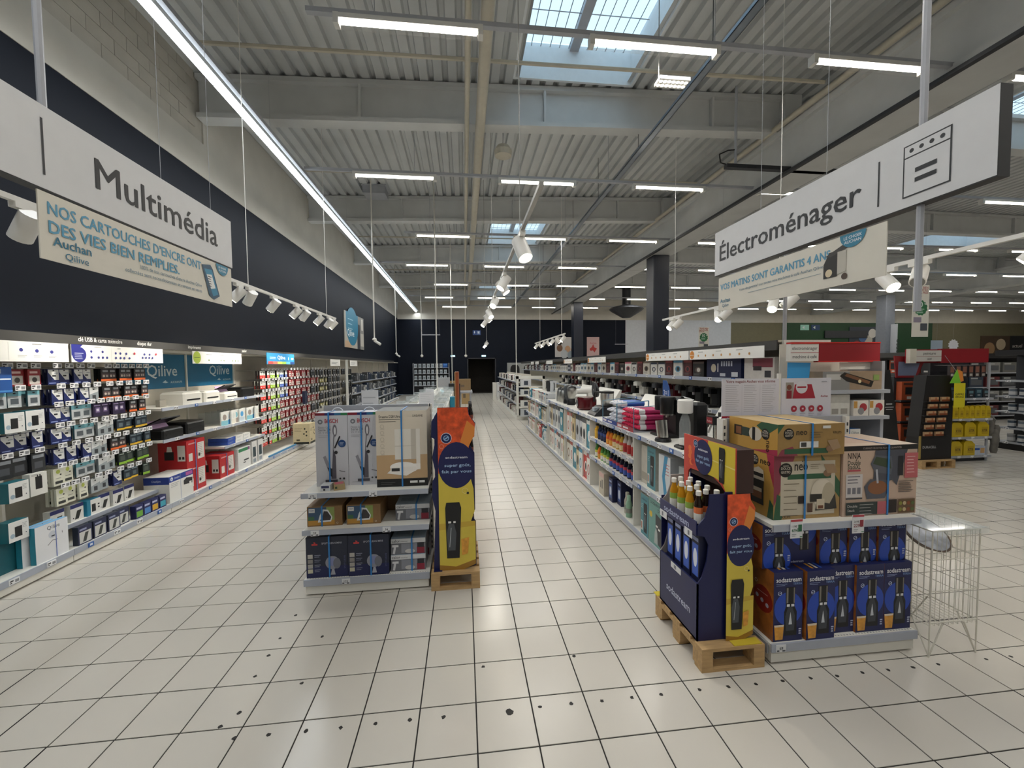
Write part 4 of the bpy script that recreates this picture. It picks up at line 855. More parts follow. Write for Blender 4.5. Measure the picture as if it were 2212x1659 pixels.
put(carton('storage_box', 0.16, 0.06, 0.3, card('#141d38'), lambda F: F.R(0.1, 0.55, 0.9, 0.6, '#22305a')), 'storage_box', 'dark navy pack standing out among the red packs', 'box', (XF - 0.02, 9.75, 1.0), FACE_E)
mb = MB(); mb.box(0.0, 0.03, 0, 1.25, 0.0, 0.03, '#3f86b4'); tag(mb.build('floor_shelf_strip', loc=(XF - 0.03, 7.86, ZB0)), 'blue strip along the base shelf below the ink cartridges', 'strip')
# far bays: plain shelves with boxed electronics
rl = random.Random(9)
FARC = ['#22262c', '#3b3f46', '#1b2c44', '#55585c', '#c9c9c5', '#22303a', '#8a8d92', '#2c3c58']
FARP = [carton('electronics_box', 0.2 + 0.06 * (i % 3), 0.2, 0.22 + 0.03 * (i % 4), card(c), lambda F, c=c: (F.R(0.15, 0.2, 0.85, 0.7, FARC[(FARC.index(c) + 3) % 8]), F.R(0.1, 0.8, 0.6, 0.9, '#b9bcc0'))) for i, c in enumerate(FARC)]
FW = ['dark grey', 'slate', 'deep blue', 'mid grey', 'white', 'blue black', 'pale grey', 'steel blue']
for k in range(8, 15):
    for z in (0.5, 0.92, 1.34):
        shelf(BAYS[k], k, z, 0.5)
        for i in range(4):
            q = (k * 5 + i * 3 + int(z * 10)) % 8
            put(FARP[q], 'electronics_box', '%s electronics box on the %s shelf, %s bay past the carded packs' % (FW[q], {0.5: 'low', 0.92: 'middle', 1.34: 'high'}[z], NTH[k - 8]), 'box', (XW + 0.36, BJ[k + 2] + 0.18 + 0.32 * i, z), FACE_E, 'boxed electronics on the far wall shelves')
    for i in range(3):
        q = (k + i) % 8; put(FARP[q], 'electronics_box', '%s electronics box on the base shelf, %s bay past the carded packs' % (FW[q], NTH[k - 8]), 'box', (XW + 0.42, BJ[k + 2] + 0.25 + 0.4 * i, ZB0), FACE_E, 'boxed electronics on the far wall shelves')
# fascia with lettering and the lit info boards below it
f = thing('shelf_fascia', 'dark grey fascia with white department lettering above the wall shelves', 'fascia', (XF, 1.2, 2.10))
mb = MB(); mb.box(-0.03, 0.0, 0, 21.0, 0.001, 0.085, FASC); mb.build('panel', f)
for tx, y, w in (('clé USB & carte mémoire', 4.02, 0.52), ('disque dur', 4.75, 0.22), ('imprimante', 5.63, 0.27), ('papier', 7.0, 0.15)):
    mb = MB(); Face(mb, (0.0, y - 1.2, 0.02), (0, 1, 0), (0, 0, 1), 1, 1).text(tx, 0, 0.012, 0.062, '#f2f2ee', bold=0.035, width=w); mb.build('lettering', f)
INFO = mat('lit_info_board', '#f0efe9', 0.5, emit=0.04, ecol='#fff7ea')
def board(label, y0, y1, draw, z0=1.925, z1=2.098, base=INFO):
    s = thing('info_board', label, 'sign', (XF + 0.012, y0, z0)); mb = MB(); mb.box(-0.008, 0, 0, y1 - y0, 0, z1 - z0, base); mb.build('panel', s)
    mb = MB(); draw(faceE(mb, 0, y1 - y0, 0, 0, z1 - z0)); mb.build('print', s); return s
BL = '#3b3f8c'
def dots(F, pts, c, r=0.016):
    for u, v in pts: F.disc(u, v, r, c, n=12)
board('white info board with a row of blue icons beside a phone drawing', 2.55, 3.90, lambda F: (dots(F, ((0.93, 0.1), (1.06, 0.095), (1.19, 0.09)), BL), F.rect(0.83, 0.01, 0.002, 0.15, '#c9c9c4'), F.lines(0.9, 0.05, 0.08, 2, 0.012, 0.003, '#9a9a9a'), F.lines(1.03, 0.05, 0.08, 2, 0.012, 0.003, '#9a9a9a'), F.lines(1.16, 0.05, 0.08, 2, 0.012, 0.003, '#9a9a9a'), F.rect(1.02, 0.15, 0.08, 0.005, '#555555')))
def d_usb(F):
    F.disc(0.08, 0.075, 0.075, '#2b2f84', n=22); F.G([(0.0, 0.35), (0.0, 1.0), (0.1, 1.0)], '#2b2f84'); F.lines(0.03, 0.085, 0.1, 4, 0.018, 0.006, '#c9cbe8')
    dots(F, ((0.21, 0.11), (0.21, 0.05), (0.34, 0.11), (0.29, 0.05), (0.34, 0.05), (0.39, 0.05), (0.5, 0.1), (0.56, 0.1), (0.64, 0.1), (0.5, 0.05), (0.56, 0.05), (0.61, 0.05), (0.68, 0.05), (0.9, 0.1), (0.98, 0.1), (0.87, 0.06), (0.92, 0.06), (0.97, 0.06), (1.02, 0.06)), BL, 0.013)
    dots(F, ((0.75, 0.105), (1.08, 0.105)), '#c8384a', 0.014)
    for u in (0.44, 0.82): F.rect(u, 0.01, 0.002, 0.15, '#c9c9c4')
    F.rect(0.24, 0.155, 0.08, 0.004, '#555555'); F.rect(0.52, 0.15, 0.04, 0.004, '#555555')
board('white info board with a big blue drop and many blue icons', 3.93, 5.13, d_usb)
def d_grn(F):
    F.disc(0.09, 0.086, 0.086, '#b7cc52', n=22); F.rect(0.03, 0.082, 0.12, 0.006, '#4a5a20'); dots(F, ((0.36, 0.05), (0.66, 0.05), (0.74, 0.05), (0.98, 0.05), (1.06, 0.05), (1.14, 0.05)), '#6e8a4a', 0.014); F.rect(0.3, 0.13, 0.13, 0.006, '#777777'); F.rect(0.62, 0.13, 0.13, 0.006, '#777777'); F.rect(0.98, 0.13, 0.13, 0.006, '#777777'); F.rect(0.52, 0.01, 0.002, 0.15, '#c9c9c4'); F.rect(0.86, 0.01, 0.002, 0.15, '#c9c9c4')
board('white info board with a lime disc above the printers', 5.70, 6.95, d_grn)
def d_qb(F):
    F.text('Qilive', 0.5 * F.w, 0.10, 0.11, '#f0f4f6', 'C', 0.012, width=0.36); F.rect(0.12, 0.13, 0.25, 0.012, '#cfe2ee'); F.rect(0.12, 0.1, 0.25, 0.012, '#cfe2ee')
    for i, c in enumerate(('#c8403a', '#d8705a', '#d8d05a', '#9ac45a', '#5aa8c8', '#27427a')): F.rect(0.05 + i * 0.2, 0.005, 0.2, 0.05, c)
    F.rect(0.95, 0.09, 0.03, 0.06, '#cfe2ee'); F.rect(1.1, 0.1, 0.12, 0.04, '#cfe2ee')
board('blue info board reading Qilive with a rainbow strip', 7.85, 9.12, d_qb, 1.93, 2.15, card('#2d84bc'))
for y in (11.6, 13.6): board('small white info board on the fascia %s' % ('past the carded packs' if y < 12 else 'beside the white post'), y, y + 0.9, lambda F: F.lines(0.1, 0.1, 0.6, 2, 0.04, 0.012, '#777777'), 1.9, 2.09)
mb = MB(); mb.box(-0.03, 0.03, -0.03, 0.03, 0, 2.1, WHITE); tag(mb.build('shelf_post', loc=(XF + 0.03, 13.12, 0)), 'slender white post before the far wall shelving', 'post')
for o in bpy.data.objects:
    if o.name not in PRE and o.parent is None: o.location.y += 0.47
# shelf unit against the far wall in the corner
cs = thing('corner_shelving', 'dark shelving unit with pale goods against the navy far wall', 'shelving', (-3.4, YB - 0.45, 0))
mb = MB(); mb.box(0, 2.4, 0.4, 0.44, 0, 2.1, DARKM); mb.build('back_panel', cs)
for z in (0.15, 0.6, 1.0, 1.4, 1.8):
    mb = MB(); mb.box(0, 2.4, 0, 0.42, z - 0.03, z, GREYM); mb.build('shelf', cs)
for x in (0, 2.36): mb = MB(); mb.box(x, x + 0.04, 0, 0.44, 0, 2.1, GREYM); mb.build('upright', cs)
wb = carton('small_goods_box', 0.18, 0.15, 0.26, card('#b4bcc0'), lambda F: F.R(0.2, 0.2, 0.8, 0.7, '#7e8a92'))
bb = carton('small_goods_box', 0.3, 0.2, 0.28, card('#1f5aa8'), lambda F: F.R(0.1, 0.5, 0.9, 0.8, '#5a94d8'))
for z in (0.6, 1.0, 1.4, 1.8):
    for i in range(8):
        put(bb if i == 7 and z > 1.5 else wb, 'small_goods_box', ('bright blue box at the end of the top shelf in the far corner' if i == 7 and z > 1.5 else 'pale boxed goods on the %s shelf in the far corner' % {0.6: 'lowest', 1.0: 'second', 1.4: 'third', 1.8: 'top'}[z]), 'box', (-3.22 + 0.28 * i, YB - 0.32, z), 0, 'boxed goods in the far corner')
# ================================================================ gondola end with vacuum cleaners
NVY = '#141c52'
def rail_ticket_s(parent, x, y, z, txt=None):
    mb = MB(); mb.box(-0.032, 0.032, -0.004, 0, -0.022, 0.022, '#dfe1e4'); F = faceS(mb, -0.032, 0.032, -0.004, -0.022, 0.022); F.R(0.05, 0.1, 0.3, 0.3, '#55585e'); F.R(0.62, 0.08, 0.92, 0.3, '#55585e')
    if txt: F.text(txt, 0.5 * F.w, 0.36 * F.h, 0.024, '#22252c', 'C', 0.01)
    mb.build('price_ticket', parent, (x, y, z))
def endcap(label, x0, x1, y0, depth, zs, zback, side_r=True):
    o = thing('gondola_end', label, 'shelving', (x0, y0, 0)); w = x1 - x0
    mb = MB(); mb.box(0.01, w - 0.01, 0.005, depth, 0.012, 0.115, WHITE); mb.box(0.04, w - 0.04, 0.05, depth, 0, 0.015, DARKM); mb.build('plinth', o)
    mb = MB(); mb.box(0, w, 0, depth, 0.115, 0.135, WHITE); mb.build('base_shelf', o)
    mb = MB(); mb.box(0, w, -0.012, 0.0, 0.085, 0.136, RAILM); mb.build('price_rail', o)
    mb = MB()
    for i in range(48): mb.box(0.02 + i * w / 49, 0.028 + i * w / 49, 0.012, 0.02, 0.1350, 0.1353, '#8a8c90')
    mb.build('slot_pattern', o)
    mb = MB(); mb.box(0.01, w - 0.01, depth, depth + 0.03, 0.02, zback, GREYM); mb.build('back_panel', o)
    for x in (0.0, w - 0.03):
        mb = MB(); mb.box(x, x + 0.03, depth - 0.03, depth + 0.04, 0, zback, WHITE)
        for i in range(int(zback / 0.05)): mb.box(x + 0.008, x + 0.02, depth - 0.0312, depth - 0.0302, 0.03 + i * 0.05, 0.055 + i * 0.05, '#3a3c40')
        mb.build('upright', o)
    for z in zs:
        mb = MB(); mb.box(0.0, w, 0.0, depth, z - 0.022, z, WHITE); mb.add([(w - 0.02, 0.1, z - 0.02), (w - 0.02, depth, z - 0.02), (w - 0.02, depth, z - 0.10), (w - 0.016, 0.1, z - 0.02), (w - 0.016, depth, z - 0.02), (w - 0.016, depth, z - 0.10)], [(0, 1, 2), (3, 5, 4), (0, 2, 5, 3)], WHITE); s = mb.build('shelf', o)
        mb = MB(); mb.box(0.0, w, -0.012, 0.0, z - 0.038, z + 0.002, RAILM); mb.build('price_rail', s)
    return o
ec = endcap('white gondola end displaying boxed vacuum cleaners and irons', -1.31, -0.31, 3.41, 0.5, (0.54, 0.84), 1.5)
for x, z, t in ((0.09, 0.82, '175'), (0.56, 0.82, '345'), (0.1, 0.52, '29'), (0.66, 0.52, '34'), (0.33, 0.11, '125')): rail_ticket_s(ec, x, -0.012, z, t)
def d_bosch(F):
    w, h = F.w, F.h
    F.R(0, 0, 1, 1, '#c3c4cb'); F.R(0, 0.965, 0.3, 1, '#7d1d2e'); F.R(0.3, 0.965, 0.6, 1, '#232a6a'); F.R(0.6, 0.965, 0.8, 1, '#2c6a94'); F.R(0.8, 0.965, 1, 1, '#2f7a4a')
    F.ring(0.16 * w, 0.88 * h, 0.02, 0.006, '#70747c'); F.ring(0.16 * w, 0.88 * h, 0.013, 0.004, '#70747c'); F.text('BOSCH', 0.3 * w, 0.863 * h, 0.05, '#a81f2c', bold=0.015, width=0.4 * w)
    F.text('Flexxo Gen2', 0.1 * w, 0.79 * h, 0.026, '#8b8e96', width=0.38 * w); F.text('Serie | 4', 0.1 * w, 0.755 * h, 0.03, '#6c7078', bold=0.004); F.text('25 V max', 0.1 * w, 0.72 * h, 0.026, '#8b8e96'); F.lines(0.1 * w, 0.69 * h, 0.35 * w, 2, 0.012, 0.003, '#9a9ca4')
    F.poly([(0.50 * w, 0.28 * h), (0.58 * w, 0.80 * h), (0.61 * w, 0.80 * h), (0.55 * w, 0.5 * h), (0.62 * w, 0.40 * h), (0.62 * w, 0.1 * h), (0.46 * w, 0.1 * h)], '#55525c'); F.disc(0.605 * w, 0.76 * h, 0.018 * 1, '#6d6a74', ry=0.05); F.disc(0.608 * w, 0.755 * h, 0.009, '#d6d6da', ry=0.033)
    F.poly([(0.22 * w, 0.40 * h), (0.3 * w, 0.42 * h), (0.5 * w, 0.2 * h), (0.5 * w, 0.12 * h), (0.44 * w, 0.14 * h)], '#8e8d96'); F.poly([(0.34 * w, 0.26 * h), (0.5 * w, 0.24 * h), (0.5 * w, 0.12 * h), (0.44 * w, 0.14 * h)], '#2f2e36')
    F.line(0.59 * w, 0.52 * h, 0.76 * w, 0.68 * h, 0.012, '#222228'); F.disc(0.63 * w, 0.46 * h, 0.014, '#222228'); F.disc(0.82 * w, 0.58 * h, 0.032, '#1e4478'); F.lines(0.75 * w, 0.59 * h, 0.14 * w, 3, 0.01, 0.003, '#b9c8dc')
    F.rect(0.28 * w, 0.055 * h, 0.38 * w, 0.035 * h, '#4a4850'); F.line(0.72 * w, 0.21 * h, 0.9 * w, 0.19 * h, 0.005, '#333338'); F.disc(0.74 * w, 0.10 * h, 0.008, '#26262a'); F.disc(0.86 * w, 0.10 * h, 0.009, '#26262a'); F.lines(0.1 * w, 0.045 * h, 0.7 * w, 1, 0.01, 0.003, '#9a9ca4')
bo = carton('vacuum_carton', 0.262, 0.17, 0.625, card('#b9bac1'), d_bosch, strap=-0.02)
mb = MB(); mb.tube([(0.03 + 0.045 * math.cos(a), 0, 0.625 + 0.035 * math.sin(a)) for a in [PI * i / 8 for i in range(9)]], 0.004, '#dfe4ea', 6); kids(bo, mb.build('carry_handle', link=False))
put(bo, 'vacuum_carton', 'grey upright vacuum carton reading BOSCH at the open shelf end', 'carton', (-1.125, 3.69, 0.84)); put(bo, 'vacuum_carton', 'grey upright vacuum carton reading BOSCH beside the cream robot carton', 'carton', (-0.86, 3.69, 0.84))
def d_dreame(F):
    w, h = F.w, F.h
    F.R(0, 0, 1, 1, '#d9cfbe'); F.R(0, 0.1, 1, 0.42, '#bfa079'); F.R(0, 0, 1, 0.105, '#17181a'); F.text('Dreame D28 Ultra', 0.06 * w, 0.91 * h, 0.032, '#3c3a36', bold=0.008, width=0.42 * w); F.lines(0.06 * w, 0.885 * h, 0.45 * w, 2, 0.018, 0.005, '#7a746a'); F.text('DREAME', 0.72 * w, 0.92 * h, 0.026, '#3c3a36', width=0.2 * w)
    F.R(0.36, 0.36, 0.86, 0.76, '#e2ddd3'); F.R(0.68, 0.36, 0.78, 0.76, '#c6bfb2'); F.R(0.78, 0.22, 0.86, 0.76, '#e6e1d8'); F.poly([(0.2 * w, 0.18 * h), (0.58 * w, 0.14 * h), (0.86 * w, 0.24 * h), (0.86 * w, 0.3 * h), (0.4 * w, 0.3 * h)], '#efebe4')
    F.disc(0.52 * w, 0.26 * h, 0.26 * w, '#f1eee8', ry=0.055 * h * 1.2); F.R(0.27, 0.2, 0.77, 0.26, '#ece8e1'); F.R(0.29, 0.205, 0.45, 0.245, '#2a2a2a'); F.R(0.36, 0.535, 0.75, 0.54, '#bdb6a9')
    for i in range(5): F.ring(0.12 * w, (0.8 - 0.085 * i) * h, 0.016, 0.002, '#a89f90', 12); F.lines(0.09 * w, (0.765 - 0.085 * i) * h, 0.08 * w, 1, 0.01, 0.003, '#a89f90')
    F.R(0.65, 0.045, 0.8, 0.075, '#dfe0de'); F.R(0.83, 0.045, 0.94, 0.075, '#dfe0de'); F.lines(0.08 * w, 0.06 * h, 0.3 * w, 2, 0.015, 0.003, '#6a6a68')
put(carton('vacuum_carton', 0.418, 0.36, 0.64, card('#cfc5b4'), d_dreame, top=lambda F: F.R(0, 0, 1, 1, '#55524c'), strap=0.0), 'robot_vacuum_carton', 'large cream carton picturing a white robot vacuum dock', 'carton', (-0.53, 3.685, 0.84))
def d_iron(F):
    w, h = F.w, F.h
    F.R(0.03, 0.06, 0.78, 0.95, '#3c5878'); F.R(0.55, 0.06, 0.78, 0.95, '#8fa25a'); F.R(0.03, 0.06, 0.78, 0.3, '#b98a3c'); F.R(0.03, 0.3, 0.2, 0.5, '#3f6a4a'); F.R(0.05, 0.7, 0.22, 0.9, '#e4e4e0'); F.text('PHILIPS', 0.135 * w, 0.77 * h, 0.018, '#1f4a8a', 'C', 0.01, width=0.13 * w)
    F.poly([(0.3 * w, 0.2 * h), (0.68 * w, 0.22 * h), (0.72 * w, 0.45 * h), (0.6 * w, 0.82 * h), (0.45 * w, 0.85 * h), (0.36 * w, 0.55 * h)], '#e2e4e6'); F.poly([(0.36 * w, 0.28 * h), (0.66 * w, 0.3 * h), (0.69 * w, 0.45 * h), (0.58 * w, 0.74 * h), (0.48 * w, 0.76 * h), (0.44 * w, 0.5 * h)], '#3f3a3e'); F.ring(0.86 * w, 0.14 * h, 0.008, 0.002, '#d8cdb8', 8)
ir = carton('iron_carton', 0.275, 0.34, 0.165, card('#8a6a44'), d_iron, top=lambda F: F.R(0.3, 0.55, 0.6, 0.68, '#2f2820'), strap=-0.02)
put(ir, 'iron_carton', 'brown steam iron carton beside the open shelf end', 'carton', (-1.165, 3.66, 0.54), 0.02); put(ir, 'iron_carton', 'brown steam iron carton in the middle of its shelf', 'carton', (-0.85, 3.66, 0.54), -0.01)
put(carton('iron_carton', 0.2, 0.1, 0.24, card('#6d5233')), 'iron_carton', 'plain brown carton standing behind the iron cartons', 'carton', (-0.69, 3.85, 0.54))
def d_calor(F):
    w, h = F.w, F.h
    F.R(0, 0.72, 1, 1, '#d6d7da'); F.R(0, 0, 1, 0.72, '#6d6f76'); F.R(0.3, 0.1, 0.98, 0.68, '#8a8d96'); F.text('calor', 0.03 * w, 0.78 * h, 0.034, '#45474c', bold=0.004); F.text('steamer', 0.28 * w, 0.79 * h, 0.018, '#6a6c72'); F.line(0.08 * w, 0.06 * h, 0.12 * w, 0.5 * h, 0.018, '#d3d4d8'); F.rect(0.04 * w, 0.48 * h, 0.18 * w, 0.14 * h, '#dcdde0'); F.R(0.75, 0.04, 0.97, 0.45, '#8a2438'); F.R(0.76, 0.42, 0.96, 0.72, '#2c2c34'); F.disc(0.55 * w, 0.2 * h, 0.18 * w * 0.8, '#c9c6c4', ry=0.14 * h)
ca = carton('steamer_carton', 0.285, 0.3, 0.135, card('#9fa3ab'), d_calor, top=lambda F: (F.R(0, 0, 1, 1, '#9fb0c2'), F.R(0.1, 0.3, 0.5, 0.6, '#8494a8')), strap=0.03)
put(ca, 'steamer_carton', 'grey and white steamer carton on the middle shelf by the irons', 'carton', (-0.455, 3.68, 0.54)); put(ca, 'steamer_carton', 'grey and white steamer carton stacked on its twin', 'carton', (-0.49, 3.62, 0.27)); put(ca, 'steamer_carton', 'grey and white steamer carton under its twin', 'carton', (-0.49, 3.61, 0.135))
put(carton('steamer_carton', 0.1, 0.2, 0.12, card('#b9bbc0'), lambda F: F.R(0.1, 0.1, 0.9, 0.6, '#8a2438')), 'small_carton', 'small grey carton tucked behind the stacked steamers', 'carton', (-0.38, 3.82, 0.135))
def d_biss(F):
    w, h = F.w, F.h
    F.R(0, 0, 1, 0.28, '#1b2350'); F.R(0.14, 0.8, 0.28, 0.84, '#c23a3a'); F.disc(0.21 * w, 0.86 * h, 0.012, '#c23a3a', n=3); F.text('SPOTCLEAN MINI', 0.38 * w, 0.82 * h, 0.022, '#b9bcc8', bold=0.004, width=0.48 * w)
    for i in range(4): F.rect(0.04 * w, (0.48 - 0.12 * i) * h, 0.12 * w, 0.1 * h, ('#b9b6b0', '#8f8c88', '#a8a5a0', '#c2bfa8')[i]); F.lines(0.2 * w, (0.55 - 0.12 * i) * h, 0.16 * w, 2, 0.014, 0.005, '#8d93a8')
    F.disc(0.63 * w, 0.36 * h, 0.055, '#8e909c', ry=0.055); F.R(0.53, 0.28, 0.68, 0.48, '#7f86b0'); F.disc(0.74 * w, 0.34 * h, 0.03, '#6f717c', ry=0.045); F.poly([(0.58 * w, 0.06 * h), (0.7 * w, 0.06 * h), (0.67 * w, 0.2 * h), (0.62 * w, 0.2 * h)], '#a9aab4'); F.text('SPOTCLEAN', 0.95 * w, 0.2 * h, 0.02, '#5a6088', rot=PI / 2)
bi = carton('carpet_cleaner_carton', 0.325, 0.3, 0.335, card('#272c3e'), d_biss, strap=0.02)
put(bi, 'carpet_cleaner_carton', 'dark blue carpet cleaner carton at the open end of the base shelf', 'carton', (-1.135, 3.585, 0.135)); put(bi, 'carpet_cleaner_carton', 'dark blue carpet cleaner carton beside the stacked steamers', 'carton', (-0.805, 3.575, 0.135))
put(carton('small_box', 0.075, 0.09, 0.05, card('#cfd2d6'), lambda F: (F.R(0.1, 0.5, 0.9, 0.9, '#3b4064'), F.R(0.3, 0.1, 0.5, 0.4, '#222222'))), 'small_box', 'small white box lying before the vacuum cartons', 'box', (-1.14, 3.5, 0.84)); put(carton('small_box', 0.085, 0.1, 0.045, card('#a8946c'), lambda F: F.R(0.1, 0.3, 0.3, 0.7, '#3a4a32'), top=lambda F: F.R(0.1, 0.2, 0.9, 0.9, '#c96a78')), 'small_box', 'small brown box with a pink lid before the vacuum cartons', 'box', (-1.05, 3.52, 0.84), 0.35)
# ================================================================ wooden quarter pallets
WOOD = mat('pallet_wood', '#b9986a', 0.75, noise=0.18, nscale=6, bump=0.15, bscale=30, stretch=(1, 8, 8))
def pallet(label, x, y, w=0.40, d=0.60, h=0.144):
    o = thing('wooden_pallet', label, 'pallet', (x, y, 0)); n = 5
    for i in range(n):
        y0 = i * (d - 0.085) / (n - 1); mb = MB(); mb.box(0, w, y0, y0 + 0.085, h - 0.02, h, WOOD); mb.build('deck_board', o)
    for xx in (0.0, w / 2 - 0.035, w - 0.07) if w > 0.5 else (0.0, w - 0.07):
        mb = MB(); mb.box(xx, xx + 0.07, 0, d, h - 0.042, h - 0.02, WOOD); mb.build('bearer', o)
        for yy in (0, d / 2 - 0.05, d - 0.1):
            mb = MB(); mb.box(xx, xx + 0.07, yy, yy + 0.1, 0.018, h - 0.042, WOOD); mb.build('block', o)
    for yy in (0, d / 2 - 0.04, d - 0.08):
        mb = MB(); mb.box(0, w, yy, yy + 0.08, 0, 0.018, WOOD); mb.build('ground_board', o)
    return o
pallet('small wooden pallet under the soda display beside the vacuum cartons', -0.295, 3.35)
# ================================================================ soda displays
SODA_O = mat('orange_fizz_print', '#d8542a', 0.4, noise=0.35, nscale=22); SODA_Y = mat('yellow_print', '#d8c24a', 0.42, noise=0.06, nscale=5); CNAVY = mat('navy_board', '#141b4e', 0.4, noise=0.04); GAMB = mat('amber_drink_print', '#d99a3a', 0.4, noise=0.2, nscale=30)
def soda_logo(F, u, v, r, c=NVY):
    F.disc(u, v, r * 1.15, '#e8ebf4', n=20); F.disc(u, v, r * 1.05, c, n=20); F.ring(u, v, r * 0.62, r * 0.18, '#8fb4dc', 16); F.line(u - r * 0.4, v - r * 0.25, u + r * 0.4, v + r * 0.25, r * 0.3, '#8fb4dc')
def machine(F, u, v, s, c='#15161a'):            # soda maker drawn s metres tall, standing at u, v
    F.poly([(u - 0.10 * s, v), (u + 0.12 * s, v), (u + 0.16 * s, v + 0.9 * s), (u + 0.13 * s, v + s), (u - 0.10 * s, v + s), (u - 0.12 * s, v + 0.9 * s)], c)
    F.poly([(u - 0.08 * s, v + 0.14 * s), (u + 0.05 * s, v + 0.14 * s), (u + 0.07 * s, v + 0.45 * s), (u + 0.03 * s, v + 0.62 * s), (u - 0.06 * s, v + 0.62 * s), (u - 0.1 * s, v + 0.45 * s)], '#4b5056'); F.rect(u - 0.07 * s, v + 0.63 * s, 0.05 * s, 0.035 * s, '#e6e6e2'); F.rect(u + 0.02 * s, v + 0.63 * s, 0.04 * s, 0.035 * s, '#e6e6e2'); F.line(u - 0.05 * s, v + 0.2 * s, u - 0.02 * s, v + 0.55 * s, 0.012 * s, '#aeb4b8')
def soda_panel(F, w, h, top):                    # tall printed panel: orange fizz, navy drop, yellow kitchen
    out = lambda ps, c: F.poly([(u * w, v * h) for u, v in ps], c)
    out([(0, 0.55), (0.84, 0.55), (0.84, 0.80), (1.0, 0.82), (1.02, 0.9), (0.85, 0.955), (0.82, 1), (0, 1)], SODA_O); out([(0.55, 0.7), (0.84, 0.76), (1.0, 0.83), (1.01, 0.88), (0.8, 0.92), (0.62, 0.8)], '#e08a3c')
    out([(0, 0), (0.45, -0.02), (1.0, 0.03), (1.0, 0.28), (0.88, 0.3), (0.98, 0.36), (0.96, 0.5), (0.84, 0.6), (0, 0.6)], SODA_Y); out([(0, 0), (0.45, -0.02), (1.0, 0.03), (1.0, 0.06), (0.45, 0.02), (0, 0.035)], '#a3782e'); out([(0, 0.25), (1.0, 0.27), (1.0, 0.3), (0, 0.29)], '#c9a83e')
    pts = []
    for i in range(28):
        a = 2 * PI * i / 28; r = 1.0
        pts.append((0.5 * w + 0.5 * w * math.cos(a), 0.645 * h + 0.145 * h * math.sin(a) * (1.0 if math.sin(a) > 0 else 0.95)))
    F.poly(pts, NVY); soda_logo(F, 0.23 * w, 0.815 * h, 0.13 * w); F.ring(0.1 * w, 0.765 * h, 0.06 * w, 0.008 * w, '#e0b8a8', 14); F.ring(0.72 * w, 0.49 * h, 0.08 * w, 0.008 * w, '#e9e2b0', 14); F.disc(0.8 * w, 0.475 * h, 0.035 * w, '#15161a', n=10)
    F.text('sodastream', 0.5 * w, 0.69 * h, 0.02 * h, '#e8ebf4', 'C', 0.012, width=0.6 * w); F.text('super goût,', 0.53 * w, 0.64 * h, 0.026 * h, '#a9c6e8', 'C', 0.012, width=0.72 * w); F.text('fait par vous', 0.5 * w, 0.602 * h, 0.026 * h, '#a9c6e8', 'C', 0.012, width=0.82 * w)
    machine(F, 0.36 * w, 0.075 * h, 0.345 * h); F.poly([(0.62 * w, 0.09 * h), (0.78 * w, 0.1 * h), (0.82 * w, 0.2 * h), (0.6 * w, 0.19 * h)], GAMB)
sd = thing('cardboard_display', 'tall soda display of printed cardboard on the pallet by the vacuum cartons', 'display', (-0.225, 3.42, 0.1446))
mb = MB(); mb.box(-0.03, 0.24, 0.012, 0.5, 0, 1.25, CNAVY); mb.build('body', sd)
mb = MB(); mb.prism([(0, 0, 0), (0.145, -0.02, -0.01), (0.305, 0.0, 0.02), (0.305, 0, 0.4), (0.27, 0.0, 0.44), (0.3, 0, 0.5), (0.3, 0, 0.98), (0.26, 0, 1.05), (0.25, 0, 1.12), (0.3, 0, 1.15), (0.31, 0, 1.23), (0.26, 0, 1.3), (0.25, 0, 1.365), (0, 0, 1.365)], (0, 0.006, 0), CNAVY); mb.build('front_panel', sd)
mb = MB(); F = Face(mb, (0, 0, 0), (1, 0, 0), (0, 0, 1), 0.3, 1.365, 0.021); soda_panel(F, 0.3, 1.365, True); mb.build('print', sd)
mb = MB(); mb.prism([(0, 0, 0), (-0.05, 0, 0), (-0.03, 0, 0.5), (-0.055, 0, 0.62), (-0.05, 0, 0.75), (-0.02, 0, 0.8), (-0.05, 0, 0.95), (-0.02, 0, 1.1), (-0.055, 0, 1.12), (-0.05, 0, 1.25), (-0.01, 0, 1.32), (0, 0, 1.33)], (0, 0.02, 0), CNAVY); mb.build('side_flap', sd)
mb = MB(); mb.box(-0.05, 0.02, -0.04, 0.0, 0, 0.004, CNAVY); mb.build('foot_flap', sd)
# bottle shape shared by the syrup displays
def bottle(name, c, h=0.21, r=0.026, cap='#e9e9e6', lab=None, labc='#e6e4dc', glass=True):
    mb = MB(); m = mat('drink_' + c.lstrip('#'), c, 0.12, noise=0.05)
    mb.lathe([(r * 0.9, 0), (r, 0.008), (r, h * 0.58), (r * 0.85, h * 0.68), (r * 0.52, h * 0.8), (r * 0.5, h * 0.9)], (0, 0, 0), m, 12); root = mb.build(name, link=False, smooth=True)
    mb = MB(); mb.lathe([(r * 0.62, h * 0.87), (r * 0.62, h * 0.995), (r * 0.5, h * 1.005)], (0, 0, 0), ink(cap), 10); kids(root, mb.build('cap', link=False))
    mb = MB(); n = 12
    for z0, z1, cc in ((h * 0.08, h * 0.36, labc), (h * 0.36, h * 0.54, lab or labc)):
        mb.lathe([(r * 1.01, z0), (r * 1.01, z1)], (0, 0, 0), ink(cc), n)
    kids(root, mb.build('label', link=False)); return root
dk = bottle('syrup_bottle', '#1a1210', 0.20, 0.024, '#1c1c20', '#7a3a28')
